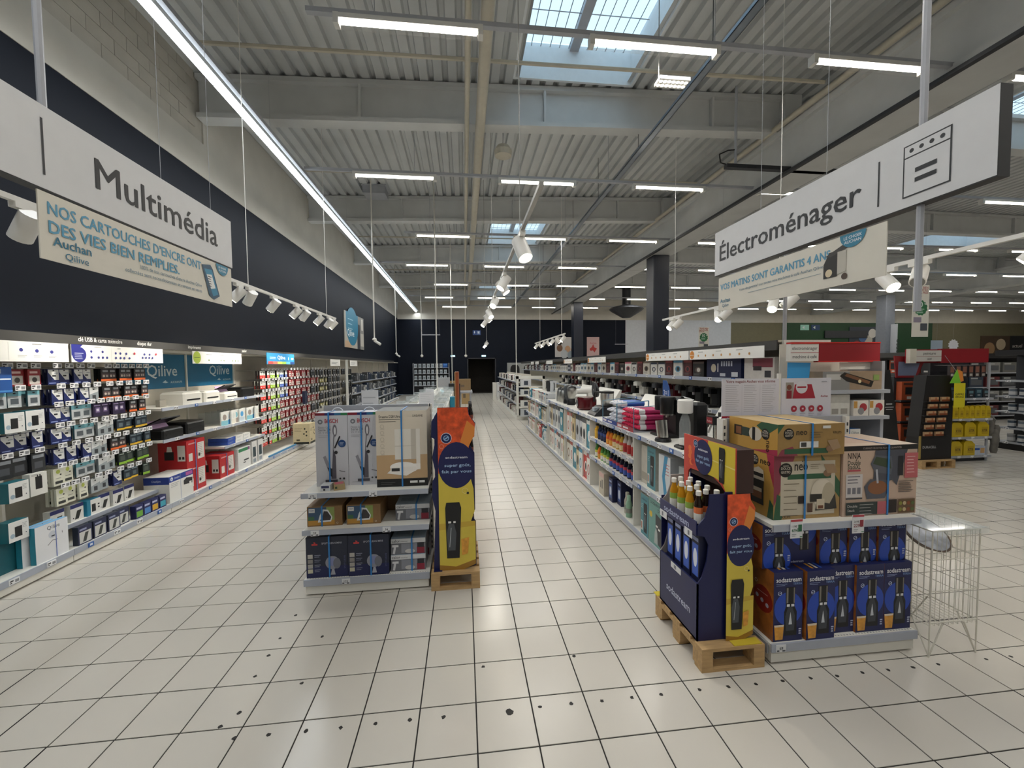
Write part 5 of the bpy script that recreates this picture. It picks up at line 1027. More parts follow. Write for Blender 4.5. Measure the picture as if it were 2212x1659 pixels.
for i, z in enumerate((0.25, 0.62, 0.9, 1.18)):
    mb = MB(); mb.box(0.0, 0.3, 0.05, 0.48, z - 0.012, z, CNAVY); mb.build('tray', sd)
    for j in range(3): put(dk, 'syrup_bottle', 'dark syrup bottle on the side tray of the display by the vacuum cartons', 'bottle', (-0.225 + 0.272, 3.42 + 0.12 + 0.13 * j, 0.144 + z), 0, 'dark bottles of the soda display')
# ================================================================ low counters with glass lids behind the vacuum gondola
ISL = thing('glass_counter', 'long white counter with clear plastic lids behind the vacuum gondola', 'counter', (-0.80, 4.0, 0))
mb = MB(); mb.box(-0.5, 0.45, 0, 9.5, 0.1, 1.06, WHITE); mb.box(-0.46, 0.41, 0.02, 9.48, 0, 0.1, DARKM); mb.build('cabinet', ISL)
mb = MB(); mb.box(-0.08, 0.12, 0, 9.5, 1.06, 1.17, WHITE); mb.build('spine_shelf', ISL)
for s in (-1, 1):
    for k in range(7):
        M = Matrix.Translation((-0.5 if s < 0 else 0.45, 0.05 + k * 1.34, 1.12)) @ Matrix.Rotation(math.radians(-s * -18 if s < 0 else 18), 4, 'Y')
        mb = MB(); mb.box(0 if s < 0 else -0.4, 0.4 if s < 0 else 0, 0, 1.28, 0, 0.006, PLEXI, M); mb.build('glass_lid', ISL)
    for k in range(8):
        mb = MB(); mb.box(-0.5 if s < 0 else 0.13, -0.1 if s < 0 else 0.45, -0.004, 0.004, 1.06, 1.2, PLEXI); mb.build('divider', ISL, (0, k * 1.34, 0))
rg = random.Random(21)
CW = ['#dcdad2', '#cfd0cc', '#b9c0c4', '#e6e4dc', '#c4bfae']
for s in (-1, 1):
    for k in range(26):
        c = CW[k % 5]; w = 0.12 + 0.05 * rg.random()
        put(carton('phone_cover_box', 0.2, 0.10, 0.015 + 0.03 * rg.random(), card(c), top=lambda F: F.R(0.2, 0.2, 0.8, 0.6, '#a9a69c')), 'flat_accessory_box', 'flat pale accessory box under the clear lids of the long counter', 'box', (-0.80 + (-0.28 if s < 0 else 0.28), 4.2 + 0.34 * k, 1.06), 0.1 * rg.random(), 'flat boxes in the long counter')
def placard(label, x, y, z, w, h, rz=0.0, tilt=0.0):
    o = thing('placard', label, 'sign', (x, y, z + 0.0006), rz); mb = MB(); mb.box(-w / 2, w / 2, 0, 0.004, 0, h, '#d9dade'); mb.build('sheet', o); mb = MB(); F = faceS(mb, -w / 2, w / 2, 0, 0, h); F.lines(0.1 * w, 0.85 * h, 0.8 * w, 6, 0.11 * h, 0.02 * h, '#b4b6bc'); mb.build('print', o); o.rotation_euler.x = tilt; return o
placard('white printed placard standing behind the vacuum cartons', -0.98, 4.4, 1.06, 0.17, 0.55)
placard('white card standing on the spine of the long counter', -0.62, 6.8, 1.17, 0.26, 0.26, 0.5); placard('small card on the spine of the long counter', -0.75, 9.0, 1.17, 0.2, 0.2, -0.4)
mb = MB(); mb.lathe([(0.07, 0), (0.085, 0.2), (0.085, 0.21)], (0, 0, 0), mat('grey_pot', '#8f8f8a', 0.5, noise=0.05), 18); tag(mb.build('grey_pot', loc=(-0.82, 4.2, 1.1706), smooth=True), 'plain grey pot standing behind the vacuum cartons', 'pot')
placard('white folded card beside the grey pot', -0.72, 4.12, 1.17, 0.1, 0.2, 0.3)
mb = MB(); mb.box(0, 0.03, 0, 0.5, 0, 1.79, mat('orange_board_edge', '#a8562e', 0.6, noise=0.1)); mb.box(-0.01, 0.0, 0, 0.5, 0, 1.79, WOOD); tag(mb.build('upright_board', loc=(-0.09, 4.2, 0.0)), 'thin upright board with an orange edge behind the soda display', 'board')
# clear frames on a stand, boxes near the doorway
bx = [('kraft_carton', 'kraft carton standing high near the doorway', -0.6, 15.8, 0.9, 0.55, 0.4, 0.4, '#a8895a'), ('kraft_carton', 'kraft carton behind the speaker near the doorway', 0.0, 16.6, 0.9, 0.5, 0.4, 0.45, '#8e7450'), ('audio_speaker', 'black loudspeaker box near the doorway', -0.35, 14.6, 0.0, 0.4, 0.4, 1.25, '#16171a'), ('kraft_carton', 'tall kraft carton leaning by the doorway', 0.05, 20.5, 0.0, 0.4, 0.3, 1.0, '#a98c5e'), ('appliance_carton', 'pale carton tower behind the counters', -0.75, 15.0, 0.0, 0.45, 0.4, 1.45, '#b4b6b8')]
for n, l, x, y, z, w, d, h, c in bx: put(carton(n, w, d, h, card(c), lambda F: (F.R(0.1, 0.5, 0.9, 0.9, '#00000022'[:7]) if 0 else F.R(0.2, 0.3, 0.5, 0.5, '#6a5a48'))), n, l, 'carton', (x, y, z))
st = thing('stock_table', 'low table carrying cartons near the doorway', 'table', (-0.3, 16.2, 0)); mb = MB(); mb.box(-0.6, 0.6, -0.7, 0.7, 0.84, 0.9, GREYM); mb.build('table_top', st)
for x in (-0.55, 0.5):
    for y in (-0.65, 0.6): mb = MB(); mb.box(x, x + 0.05, y, y + 0.05, 0, 0.84, GREYM); mb.build('leg', st)
mb = MB(); mb.prism([(0, 0, 0), (0.16, 0, 0), (0.12, 0, 1.14), (0, 0, 1.14)], (0, 0.3, 0), card('#1f7f9c')); tag(mb.build('leaflet_holder', loc=(-0.34, 9.6, 0)), 'teal leaflet panel on the counter end', 'sign')
# ================================================================ gondola end with soda makers and the machine boxes
ec2 = endcap('white gondola end stacked with blue soda maker boxes', 1.835, 2.845, 2.235, 0.52, (0.87,), 1.45)
rail_ticket_s(ec2, 0.06, -0.012, 0.11, '69')
mb = MB(); mb.box(-0.005, 0.003, 0.02, 0.5, 0.06, 0.125, GREYM); mb.build('side_rail', ec2)
def big_ticket(x, z, txt, old, c, lb):
    o = tag(MB().box(-0.04, 0.04, -0.003, 0, -0.075, 0.04, '#dcdde0').build('promo_price_card', loc=(x, 2.216, z)), 'white promotional price card %s' % lb, 'price card')
    mb = MB(); F = faceS(mb, -0.04, 0.04, -0.003, -0.075, 0.04); F.R(0.02, 0.88, 0.98, 1.0, '#b8424a'); F.text(old, 0.1 * F.w, 0.58 * F.h, 0.018, '#4a4c54', bold=0.004); F.text(txt, 0.1 * F.w, 0.34 * F.h, 0.028, c, bold=0.01); F.R(0.62, 0.35, 0.93, 0.72, c); F.lines(0.1 * F.w, 0.2 * F.h, 0.4 * F.w, 2, 0.01, 0.003, '#8a8c92'); F.R(0.75, 0.06, 0.96, 0.1, '#2f7a4a'); mb.build('print', o)
big_ticket(1.975, 0.868, '69€', '119€', '#2f6a4a', 'with a green square under the coffee machine carton'); big_ticket(2.39, 0.875, '229€', '269€', '#8c2a3a', 'with a red square under the air fryer carton')
BLU = '#1f49b4'
def d_terra(F, flip=False, crop=0.0):
    w, h = F.w, F.h; hh = 0.435
    def V(v): return (v * hh - crop) if not flip else h - (v * hh - crop)
    S = -1 if flip else 1
    def poly(ps, c):
        P = [(u * w, min(max(V(v), 0.001), h - 0.001)) for u, v in ps]; F.poly(P if not flip else P[::-1], c)
    poly([(0.5 + 0.5 * math.cos(a) * (1 if math.cos(a) > 0 else 0.95), 0.47 + 0.24 * math.sin(a)) for a in [2 * PI * i / 24 for i in range(24)]], BLU)
    poly([(0.38, 0.08), (0.8, 0.08), (0.8, 0.42), (0.72, 0.5), (0.74, 0.78), (0.4, 0.78), (0.42, 0.5), (0.36, 0.42)], '#0d0e14')
    poly([(0.44, 0.55), (0.5, 0.55), (0.5, 0.77), (0.44, 0.77)], '#7c7770'); poly([(0.68, 0.55), (0.72, 0.55), (0.72, 0.77), (0.68, 0.77)], '#7c7770')
    poly([(0.43, 0.15), (0.71, 0.15), (0.74, 0.36), (0.64, 0.5), (0.5, 0.5), (0.4, 0.36)], '#3a3f48'); poly([(0.52, 0.24), (0.64, 0.24), (0.58, 0.42)], '#c9ced6'); poly([(0.45, 0.5), (0.55, 0.5), (0.55, 0.535), (0.45, 0.535)], '#dfe1e6'); poly([(0.6, 0.5), (0.7, 0.5), (0.7, 0.535), (0.6, 0.535)], '#dfe1e6')
    poly([(0.06, 0.03), (0.32, 0.03), (0.36, 0.24), (0.02, 0.24)], GAMB); poly([(0.04, 0.215), (0.34, 0.215), (0.36, 0.245), (0.02, 0.245)], '#e2d4c0')
    if not flip:
        vv = V(0.70)
        if 0.01 < vv < h - 0.01: F.ring(0.2 * w, vv, 0.013, 0.003, '#c9d4ee', 14); F.line(0.15 * w, vv - 0.004, 0.25 * w, vv + 0.004, 0.003, '#c9d4ee')
        if V(0.85) < h: F.text('sodastream', 0.5 * w, V(0.86), 0.042, '#eef0f6', 'C', 0.014, width=0.86 * w); F.text('TERRA', 0.95 * w, V(0.815), 0.02, '#7ea2dc', 'R', 0.006); F.lines(0.07 * w, V(0.83), 0.4 * w, 2, 0.009, 0.003, '#8fa0cc')
        F.lines(0.86 * w, 0.07, 0.1 * w, 3, 0.014, 0.008, '#b9c2dc')
    else: F.text('sodastream', 0.3 * w, 0.012, 0.02, '#c9cfe4', 'C', 0.01, width=0.5 * w)
def s_orange(F):
    w, h = F.w, F.h
    F.poly([(0, 0), (w, 0), (w, h), (0, h)], mat('orange_slice_print', '#a8642a', 0.45, noise=0.35, nscale=14)); F.disc(0.55 * w, 0.52 * h, 0.42 * w, '#8e2418', ry=0.19 * h); F.lines(0.3 * w, 0.6 * h, 0.5 * w, 1, 0.012, 0.004, '#d8a89c')
    for i in range(3): F.disc((0.3 + 0.22 * i) * w, (0.52 - 0.03 * i) * h, 0.014, '#b9b4c4', n=12)
    F.ring(0.25 * w, 0.73 * h, 0.012, 0.003, '#d8c9b0', 12)
terra = carton('soda_maker_box', 0.195, 0.2, 0.435, card('#1a2154'), d_terra, left=s_orange, top=lambda F: [F.R(0.3 + 0.15 * i, 0.15, 0.38 + 0.15 * i, 0.6, c) for i, c in enumerate(('#d9962e', '#e2d8c4', '#2c54b0'))])
terra2 = carton('soda_maker_box', 0.195, 0.2, 0.272, card('#1a2154'), lambda F: d_terra(F, crop=0.145), left=s_orange, top=lambda F: F.text('sodastream', 0.5 * F.w, 0.15 * F.h, 0.03, '#9fabd0', 'C', 0.01))
terra3 = carton('soda_maker_box', 0.195, 0.2, 0.272, card('#1a2154'), lambda F: d_terra(F, flip=True, crop=0.155))
for i, (x, y, r) in enumerate(((1.957, 2.345, 0.0), (2.168, 2.335, 0.02), (2.345, 2.375, 0.0), (2.538, 2.36, 0.0), (2.735, 2.36, 0.0))):
    put(terra, 'soda_maker_box', 'blue soda maker box in the bottom layer, %s' % ('with its orange side showing', 'pushed slightly forward', 'half behind its neighbour', 'second from the wire basket', 'beside the wire basket')[i], 'box', (x, y, 0.135), r, 'blue soda maker boxes')
for i, (x, y, p) in enumerate(((1.92, 2.40, terra2), (2.12, 2.43, terra3), (2.32, 2.41, terra2), (2.52, 2.40, terra2), (2.72, 2.39, terra2))):
    put(p, 'soda_maker_box', 'blue soda maker box in the upper layer, %s' % ('with its orange side showing', 'standing upside down', 'in the middle of the row', 'second from the wire basket', 'beside the wire basket')[i], 'box', (x, y, 0.5706), 0, 'blue soda maker boxes')
KR = '#a88a58'
def neo_badge(F, u, v, r):
    F.disc(u, v, r, '#191614', n=22); F.text('DOLCE', u, v + 0.08 * r, r * 0.52, '#e6dccb', 'C', 0.006, width=1.4 * r); F.text('GUSTO', u, v - 0.45 * r, r * 0.52, '#e6dccb', 'C', 0.006, width=1.4 * r); F.lines(u - 0.4 * r, v + 0.55 * r, 0.9 * r, 1, 0.01, 0.1 * r, '#e6dccb')
def d_neo1(F):
    w, h = F.w, F.h
    F.G([(0, 1), (0, 0.2), (0.16, 0.6), (0.3, 0.95), (0.3, 1)], '#8a3a4a'); F.G([(0.7, 1), (1, 0.55), (1, 0.3), (0.86, 0.5), (0.72, 0.82)], '#2f5a3e'); F.G([(0, 0), (0.12, 0), (0.2, 0.3), (0.05, 0.4)], '#2f5a3e')
    F.R(0.1, 0.06, 0.92, 0.9, '#c6bca8'); F.R(0.2, 0.62, 0.86, 0.7, '#2f5a3e'); neo_badge(F, 0.17 * w, 0.77 * h, 0.045); F.text('neo', 0.3 * w, 0.76 * h, 0.085, '#221d18', bold=0.008, width=0.2 * w); F.disc(0.42 * w, 0.9 * h, 0.004, '#221d18'); F.lines(0.54 * w, 0.84 * h, 0.16 * w, 3, 0.012, 0.003, '#7a6e5a'); F.disc(0.8 * w, 0.7 * h, 0.028, '#8a6a50', ry=0.022); F.G([(0.74, 0.84), (0.9, 0.84), (0.95, 0.7), (0.8, 0.7)], '#a08466')
    F.disc(0.72 * w, 0.4 * h, 0.075, '#d2c8b6', ry=0.09); F.disc(0.82 * w, 0.36 * h, 0.045, '#b4a992', ry=0.08); F.G([(0.62, 0.12), (0.95, 0.14), (0.92, 0.38), (0.84, 0.22), (0.66, 0.26)], '#3a3834'); F.R(0.54, 0.26, 0.72, 0.38, '#2b2823'); F.R(0.36, 0.24, 0.47, 0.36, '#2c2018'); F.R(0.5, 0.1, 0.58, 0.24, '#5a4030'); F.R(0.64, 0.14, 0.76, 0.3, '#cbbfa8'); F.R(0.66, 0.15, 0.74, 0.2, '#6a3f28')
    F.lines(0.14 * w, 0.55 * h, 0.25 * w, 6, 0.04, 0.004, '#6d6250'); F.text('KRUPS', 0.12 * w, 0.025 * h, 0.02, '#3a342a', bold=0.008)
def s_neo1(F):
    w, h = F.w, F.h
    F.R(0, 0, 1, 1, '#c79a4a'); F.G([(0.75, 1), (1, 1), (1, 0.5), (0.85, 0.75)], '#b03a52'); F.G([(0, 1), (0.2, 1), (0.12, 0.86), (0, 0.92)], '#2f5a3e'); F.G([(0.8, 0), (1, 0), (1, 0.22), (0.88, 0.3)], '#2f5a3e'); neo_badge(F, 0.35 * w, 0.86 * h, 0.035); F.text('neo', 0.55 * w, 0.82 * h, 0.06, '#221d18', bold=0.006); F.R(0.22, 0.16, 0.68, 0.55, '#2a2620'); F.G([(0.2, 0.55), (0.7, 0.55), (0.66, 0.72), (0.5, 0.76), (0.28, 0.7)], '#d2c8b6'); F.R(0.24, 0.6, 0.66, 0.66, '#191614'); F.R(0.28, 0.25, 0.62, 0.42, '#8a5a3a'); F.R(0.28, 0.36, 0.62, 0.42, '#d8cbb4')
put(carton('coffee_machine_carton', 0.455, 0.26, 0.405, card(KR), d_neo1, left=s_neo1, strap=-0.02), 'coffee_machine_carton', 'kraft coffee machine carton reading neo standing upright on the machine shelf', 'carton', (2.1275, 2.44, 0.87))
def d_neo2(F):
    w, h = F.w, F.h
    F.G([(0, 1), (0, 0.7), (0.1, 1)], '#2f5a3e'); F.G([(0, 0), (0.3, 0), (0.22, 0.3), (0.06, 0.2)], '#8a3a4a'); F.R(0.1, 0.06, 0.75, 0.22, '#2f5a3e'); neo_badge(F, 0.16 * w, 0.7 * h, 0.035); F.text('neo', 0.27 * w, 0.66 * h, 0.055, '#221d18', bold=0.006, width=0.16 * w); F.lines(0.48 * w, 0.72 * h, 0.2 * w, 3, 0.015, 0.004, '#6d5c3c'); F.text('KRUPS', 0.82 * w, 0.68 * h, 0.02, '#4a3c24', bold=0.006); F.R(0.32, 0.25, 0.6, 0.45, '#dcdbd6'); F.R(0.34, 0.28, 0.42, 0.42, '#3a3a3a'); F.R(0.66, 0.85, 0.78, 0.94, '#dcdbd6'); F.disc(0.77 * w, 0.2 * h, 0.025, '#8a6a50', ry=0.02); F.G([(0.73, 0.46), (0.88, 0.5), (0.94, 0.22), (0.82, 0.14)], '#a08466')
def s_neo2(F):
    w, h = F.w, F.h
    F.R(0, 0, 1, 1, '#c79a4a'); F.G([(0.5, 0), (1, 0), (1, 0.2), (0.8, 0.12)], '#b03a52'); F.G([(0.6, 0.85), (0.8, 0.6), (1, 0.9), (1, 1), (0.7, 1)], '#2f5a3e'); F.R(0.12, 0.4, 0.3, 0.75, '#2a2620'); F.R(0.16, 0.44, 0.28, 0.7, '#8a5a3a'); F.R(0.3, 0.42, 0.46, 0.72, '#2f4038'); F.disc(0.58 * w, 0.56 * h, 0.06, '#d2c8b6', ry=0.045); F.R(0.52, 0.34, 0.58, 0.78, '#191614'); neo_badge(F, 0.78 * w, 0.62 * h, 0.035); F.text('neo', 0.8 * w, 0.42 * h, 0.05, '#221d18', bold=0.006, rot=-PI / 2)
put(carton('coffee_machine_carton', 0.455, 0.46, 0.195, card('#9c7d4a'), d_neo2, left=s_neo2, strap=0.0, top=lambda F: (F.R(0, 0, 1, 1, '#c2a878'), F.R(0.42, 0, 0.62, 1, '#d4bc90'))), 'coffee_machine_carton', 'kraft coffee machine carton reading neo lying on top of another', 'carton', (2.1275, 2.515, 1.2762))
def d_ninja(F):
    w, h = F.w, F.h
    F.R(0, 0, 1, 1, '#c6ad9a'); F.R(0, 0.93, 1, 1, '#191718'); F.text('CUISINEZ DEUX FOIS PLUS EN QUANTITÉS', 0.52 * w, 0.95 * h, 0.016, '#b9aca4', 'C', width=0.52 * w); F.text('NINJA', 0.06 * w, 0.82 * h, 0.055, '#221d1c', bold=0.008, width=0.17 * w); F.text('Double', 0.06 * w, 0.735 * h, 0.04, '#2f3f36', bold=0.004, width=0.17 * w); F.text('StackXL', 0.06 * w, 0.675 * h, 0.04, '#2f3f36', bold=0.004, width=0.17 * w); F.R(0.06, 0.64, 0.23, 0.665, '#b8505a')
    F.R(0.04, 0.27, 0.26, 0.6, '#cfc9c8'); F.lines(0.06 * w, 0.56 * h, 0.18 * w, 3, 0.02, 0.006, '#6a6670'); [F.rect((0.06 + 0.065 * i) * w, 0.32 * h, 0.045 * w, 0.09 * h, '#7c7a82') for i in range(3)]; F.R(0.04, 0.245, 0.26, 0.265, '#4a4a50')
    F.G([(0.42, 0.93), (0.86, 0.93), (0.72, 0.42), (0.66, 0.5), (0.4, 0.42)], '#4c4e58'); F.G([(0.36, 0.74), (0.42, 0.86), (0.64, 0.84), (0.66, 0.7), (0.64, 0.58), (0.42, 0.62)], '#5c5e68'); F.G([(0.39, 0.74), (0.43, 0.84), (0.62, 0.8), (0.64, 0.66)], '#3d4a34'); F.G([(0.28, 0.42), (0.36, 0.52), (0.62, 0.5), (0.6, 0.34), (0.56, 0.24), (0.32, 0.24)], '#565862'); F.disc(0.46 * w, 0.4 * h, 0.07, '#8a5a3a', ry=0.045); F.line(0.44 * w, 0.66 * h, 0.46 * w, 0.46 * h, 0.014, '#b9bac2'); F.R(0.73, 0.56, 0.8, 0.84, '#1c1d24')
    F.R(0.82, 0.52, 1.0, 0.88, '#bf6468'); F.lines(0.85 * w, 0.82 * h, 0.12 * w, 6, 0.045 * h, 0.012 * h, '#e0b4b2'); F.lines(0.74 * w, 0.47 * h, 0.22 * w, 7, 0.018 * h * 1.4, 0.005, '#6d5f58'); F.R(0.04, 0.02, 0.46, 0.2, '#2f3a38'); F.text('Double', 0.06 * w, 0.13 * h, 0.024, '#cfc9c4'); F.text('Stack', 0.06 * w, 0.07 * h, 0.024, '#cfc9c4'); F.lines(0.22 * w, 0.16 * h, 0.2 * w, 4, 0.02, 0.004, '#a9a8a4'); F.R(0.46, 0.02, 0.58, 0.2, '#b8626a'); F.R(0.58, 0.03, 0.72, 0.22, '#2a1f1c'); F.R(0.74, 0.02, 0.97, 0.22, '#6a5238'); [F.disc((0.77 + 0.055 * (i % 4)) * w, (0.07 + 0.09 * (i // 4)) * h, 0.013, ('#8a8a3a', '#c9b48a', '#8a4a2a', '#5a6a3a')[i % 4], n=8) for i in range(8)]
put(carton('air_fryer_carton', 0.53, 0.4, 0.45, card('#c2a894'), d_ninja, strap=0.05, top=lambda F: (F.R(0, 0, 1, 1, '#cdb8a4'), F.R(0.1, 0.2, 0.6, 0.8, '#c4a894'))), 'air_fryer_carton', 'beige air fryer carton reading NINJA on the machine shelf', 'carton', (2.63, 2.50, 0.87))
# information posters above the gondola end
def d_info(F):
    w, h = F.w, F.h
    F.R(0, 0, 1, 1, '#d6d5de'); F.text('Votre magasin Auchan vous informe', 0.5 * w, 0.91 * h, 0.028, '#7a2430', 'C', 0.014, width=0.86 * w)
    for i in range(3): F.lines((0.06 + 0.32 * i) * w, (0.84, 0.84, 0.84)[i] * h, 0.25 * w, 15, 0.045 * h, 0.008 * h, '#9a9aa6', i)
    for u in (0.345, 0.66): F.R(u, 0.12, u + 0.003, 0.86, '#b4b4c0')
    F.R(0, 0, 1, 0.11, '#a8283a'); F.ring(0.12 * w, 0.055 * h, 0.012, 0.002, '#e6c9cc', 12); F.text('?', 0.12 * w, 0.035 * h, 0.018, '#e6c9cc', 'C'); F.lines(0.2 * w, 0.07 * h, 0.5 * w, 2, 0.012, 0.003, '#d8a0a6'); F.text('Auchan', 0.8 * w, 0.03 * h, 0.026, '#e8d4d6', bold=0.012)
def d_info2(F):
    w, h = F.w, F.h
    F.R(0, 0, 1, 1, '#d6d5de'); F.R(0.08, 0.5, 0.24, 0.9, '#9a948c'); F.disc(0.15 * w, 0.78 * h, 0.02, '#7a4a3a'); F.R(0.1, 0.5, 0.2, 0.7, '#8a2430'); F.G([(0.22, 0.5), (0.68, 0.5), (0.6, 0.85), (0.26, 0.85)], '#a8283a'); F.disc(0.4 * w, 0.78 * h, 0.048, '#dcdbe2'); F.R(0.31, 0.76, 0.49, 0.8, '#a8283a'); F.text('Auchan', 0.86 * w, 0.53 * h, 0.02, '#a8283a', 'C', 0.01); F.lines(0.8 * w, 0.9 * h, 0.12 * w, 1, 0.01, 0.004, '#8a8a92')
    for i in range(4): F.disc((0.25 + 0.175 * i) * w, 0.25 * h, 0.024, '#a8283a'); F.R(0.23 + 0.175 * i, 0.23, 0.27 + 0.175 * i, 0.27, '#e0c4c8'); F.lines((0.19 + 0.175 * i) * w, 0.12 * h, 0.12 * w, 2, 0.012, 0.003, '#9a9aa6')
for x0, x1, fn, l in ((1.875, 2.33, d_info, 'white information poster headed Votre magasin Auchan vous informe'), (2.352, 2.76, d_info2, 'white poster with a red speech bubble and four red icons')):
    o = thing('information_poster', l, 'poster', (x0, 2.80, 1.43)); mb = MB(); mb.box(0, x1 - x0, 0, 0.006, 0, 0.305, '#d6d5de'); mb.build('sheet', o); mb = MB(); fn(faceS(mb, 0, x1 - x0, 0, 0, 0.305)); mb.build('print', o)
pp = thing('poster_post', 'slim perforated post holding the two posters', 'post', (2.341, 2.8065, 0.012)); mb = MB(); mb.box(-0.011, 0.011, 0, 0.018, 1.1, 1.76, WHITE); mb.build('post', pp)
# ================================================================ soda syrup display on a pallet
pallet('small wooden pallet under the syrup display', 1.385, 2.225, 0.405, 0.60)
sy = thing('cardboard_display', 'navy syrup display of printed cardboard with a red and yellow header', 'display', (1.395, 2.30, 0.1446))
mb = MB()
mb.box(0, 0.01, 0, 0.48, 0, 0.36, CNAVY); mb.box(0.01, 0.35, 0.479, 0.485, 0, 0.76, CNAVY); mb.box(0.23, 0.35, 0.479, 0.485, 0.76, 1.18, CNAVY); mb.box(0.34, 0.35, 0.01, 0.47, 0, 1.18, mat('brown_board', '#3a2420', 0.6, noise=0.1)); mb.box(0, 0.35, 0.01, 0.47, 0, 0.012, CNAVY); mb.box(0.005, 0.34, 0.01, 0.47, 0.33, 0.34, CNAVY); mb.box(0.005, 0.34, 0.01, 0.47, 0.685, 0.70, CNAVY)
mb.build('body', sy)
mb = MB(); FN = [(0.0, 0), (0.175, 0), (0.175, 0.91), (0.075, 0.91), (0.07, 0.84), (0.045, 0.77), (0.0, 0.72), (0, 0.66), (0.045, 0.65), (0.07, 0.6), (0.06, 0.5), (0.03, 0.4), (0.0, 0.36)]
mb.prism([(x, 0, z) for x, z in FN], (0, 0.008, 0), CNAVY); mb.build('front_cheek', sy)
mb = MB(); mb.prism([(x, 0.47, z) for x, z in FN], (0, 0.008, 0), mat('grey_board', '#a39c9a', 0.6, noise=0.05)); mb.build('rear_cheek', sy)
mb = MB(); mb.prism([(0.175, 0, 0), (0.27, -0.02, -0.01), (0.36, 0.005, 0.02), (0.36, 0.005, 0.38), (0.345, 0.003, 0.42), (0.36, 0.005, 0.5), (0.36, 0.005, 0.74), (0.345, 0.003, 0.8), (0.335, 0, 0.92), (0.175, 0, 0.92)], (0, 0.01, 0), CNAVY); mb.build('front_panel', sy)
mb = MB(); F = Face(mb, (0.176, -0.0005, 0.002), (1, 0.02, 0), (0, 0, 1), 0.182, 0.91, 0.021); soda_panel(F, 0.182, 0.91, False); mb.build('print', sy)
mb = MB(); mb.box(-0.006, 0.0, 0.01, 0.47, 0.655, 0.745, mat('navy_lip', '#20265a', 0.35)); F = faceW(mb, 0.01, 0.47, -0.006, 0.655, 0.745); F.text('sodastream', 0.06, 0.025, 0.06, '#b9c2de', bold=0.012, width=0.32); F.rect(0.0, -0.035, 0.1, 0.05, '#e3e4e6'); F.rect(0.33, -0.035, 0.09, 0.05, '#e3e4e6'); F.rect(0.03, -0.025, 0.02, 0.03, '#7a7c82'); F.rect(0.37, -0.025, 0.02, 0.03, '#7a7c82'); mb.build('tray_lip', sy)
mb = MB(); F = faceW(mb, 0, 0.48, 0, 0, 0.36); F.text('sodastream', 0.1, 0.13, 0.07, '#c3c9de', bold=0.012, width=0.3); F.rect(0.16, 0.315, 0.13, 0.04, '#dfe0e2'); F.rect(0.2, 0.322, 0.03, 0.025, '#8a8c92'); mb.build('lettering', sy)
hd = MB(); pts = [(0.225, 0.56, 1.19), (0.225, 0.56, 0.80), (0.225, 0.52, 0.8), (0.225, 0.50, 0.93), (0.225, 0.46, 0.96), (0.225, 0.2, 0.96), (0.225, 0.12, 0.93), (0.225, 0.08, 0.9), (0.225, -0.02, 0.9), (0.225, -0.02, 1.19)]
hd.prism(pts, (0.008, 0, 0), ink('#c8483c')); hd.box(0.233, 0.345, -0.02, 0.5, 0.915, 1.18, mat('brown_board', '#3a2420')); hd.build('header', sy)
mb = MB(); F = Face(mb, (0.225, 0.56, 0.90), (0, -1, 0), (0, 0, 1), 0.58, 0.29)
F.poly([(0.0, 0.0), (0.0, 0.29), (0.3, 0.29), (0.3, 0.06), (0.05, 0.05), (0.04, 0.0)], '#c8483c'); F.poly([(0.3, 0.06), (0.3, 0.29), (0.58, 0.29), (0.58, 0.0), (0.49, 0.0), (0.46, 0.045), (0.38, 0.06)], '#d9c03a'); F.line(0.3, 0.17, 0.58, 0.16, 0.008, '#e6d684')
for u, v, r in ((0.08, 0.2, 0.02), (0.085, 0.17, 0.022), (0.08, 0.14, 0.02), (0.1, 0.1, 0.024)): F.disc(u, v, r, '#e2703c', n=12)
F.disc(0.115, 0.105, 0.018, '#b8342c', n=12); F.disc(0.245, 0.165, 0.105, NVY, ry=0.12, n=28); soda_logo(F, 0.155, 0.245, 0.024); F.text('sodastream', 0.245, 0.205, 0.024, '#e8ebf4', 'C', 0.014, width=0.11); F.text('super goût,', 0.25, 0.155, 0.03, '#9fc0e6', 'C', 0.012, width=0.14); F.text('fait par vous', 0.245, 0.12, 0.03, '#9fc0e6', 'C', 0.012, width=0.165); machine(F, 0.45, 0.045, 0.225); mb.build('header_print', sy)
mb = MB(); mb.box(-0.01, 0.12, 0.5, 0.56, 0.0, 0.003, '#d8c23a'); mb.build('foot_flap', sy)
mb = MB(); mb.box(0.2, 0.38, -0.07, -0.012, 0.0, 0.003, '#cbb53a'); mb.build('foot_flap', sy)
syr = [bottle('syrup_bottle', '#c48a1e', 0.215, 0.027, '#ece9e2', '#8fae4a'), bottle('syrup_bottle', '#c9a02e', 0.215, 0.027, '#ece9e2', '#b9c45a'), bottle('syrup_bottle', '#241812', 0.215, 0.027, '#ece9e2', '#d8703c')]
for i in range(4):
    for j in range(3):
        k = 2 if i == 0 or (i == 1 and j > 0) else (1 if j == 1 else 0)
        put(syr[k], 'syrup_bottle', ('amber syrup bottle with a lime label on the top tray', 'golden syrup bottle with a lime label on the top tray', 'dark syrup bottle with an orange label on the top tray')[k], 'bottle', (1.395 + 0.042 + 0.06 * j, 2.30 + 0.065 + 0.1 * i + 0.02 * (j % 2), 0.1446 + 0.70), 0, 'syrup bottles on the top tray')
cyb = carton('gas_cylinder_box', 0.085, 0.09, 0.30, card('#141a3c'), lambda F: (F.R(0.12, 0.12, 0.88, 0.8, '#3a62c4'), F.disc(0.5 * F.w, 0.5 * F.h, 0.022, '#dfe4f0', ry=0.06), F.R(0.1, 0.86, 0.9, 0.94, '#9aa4cc')))
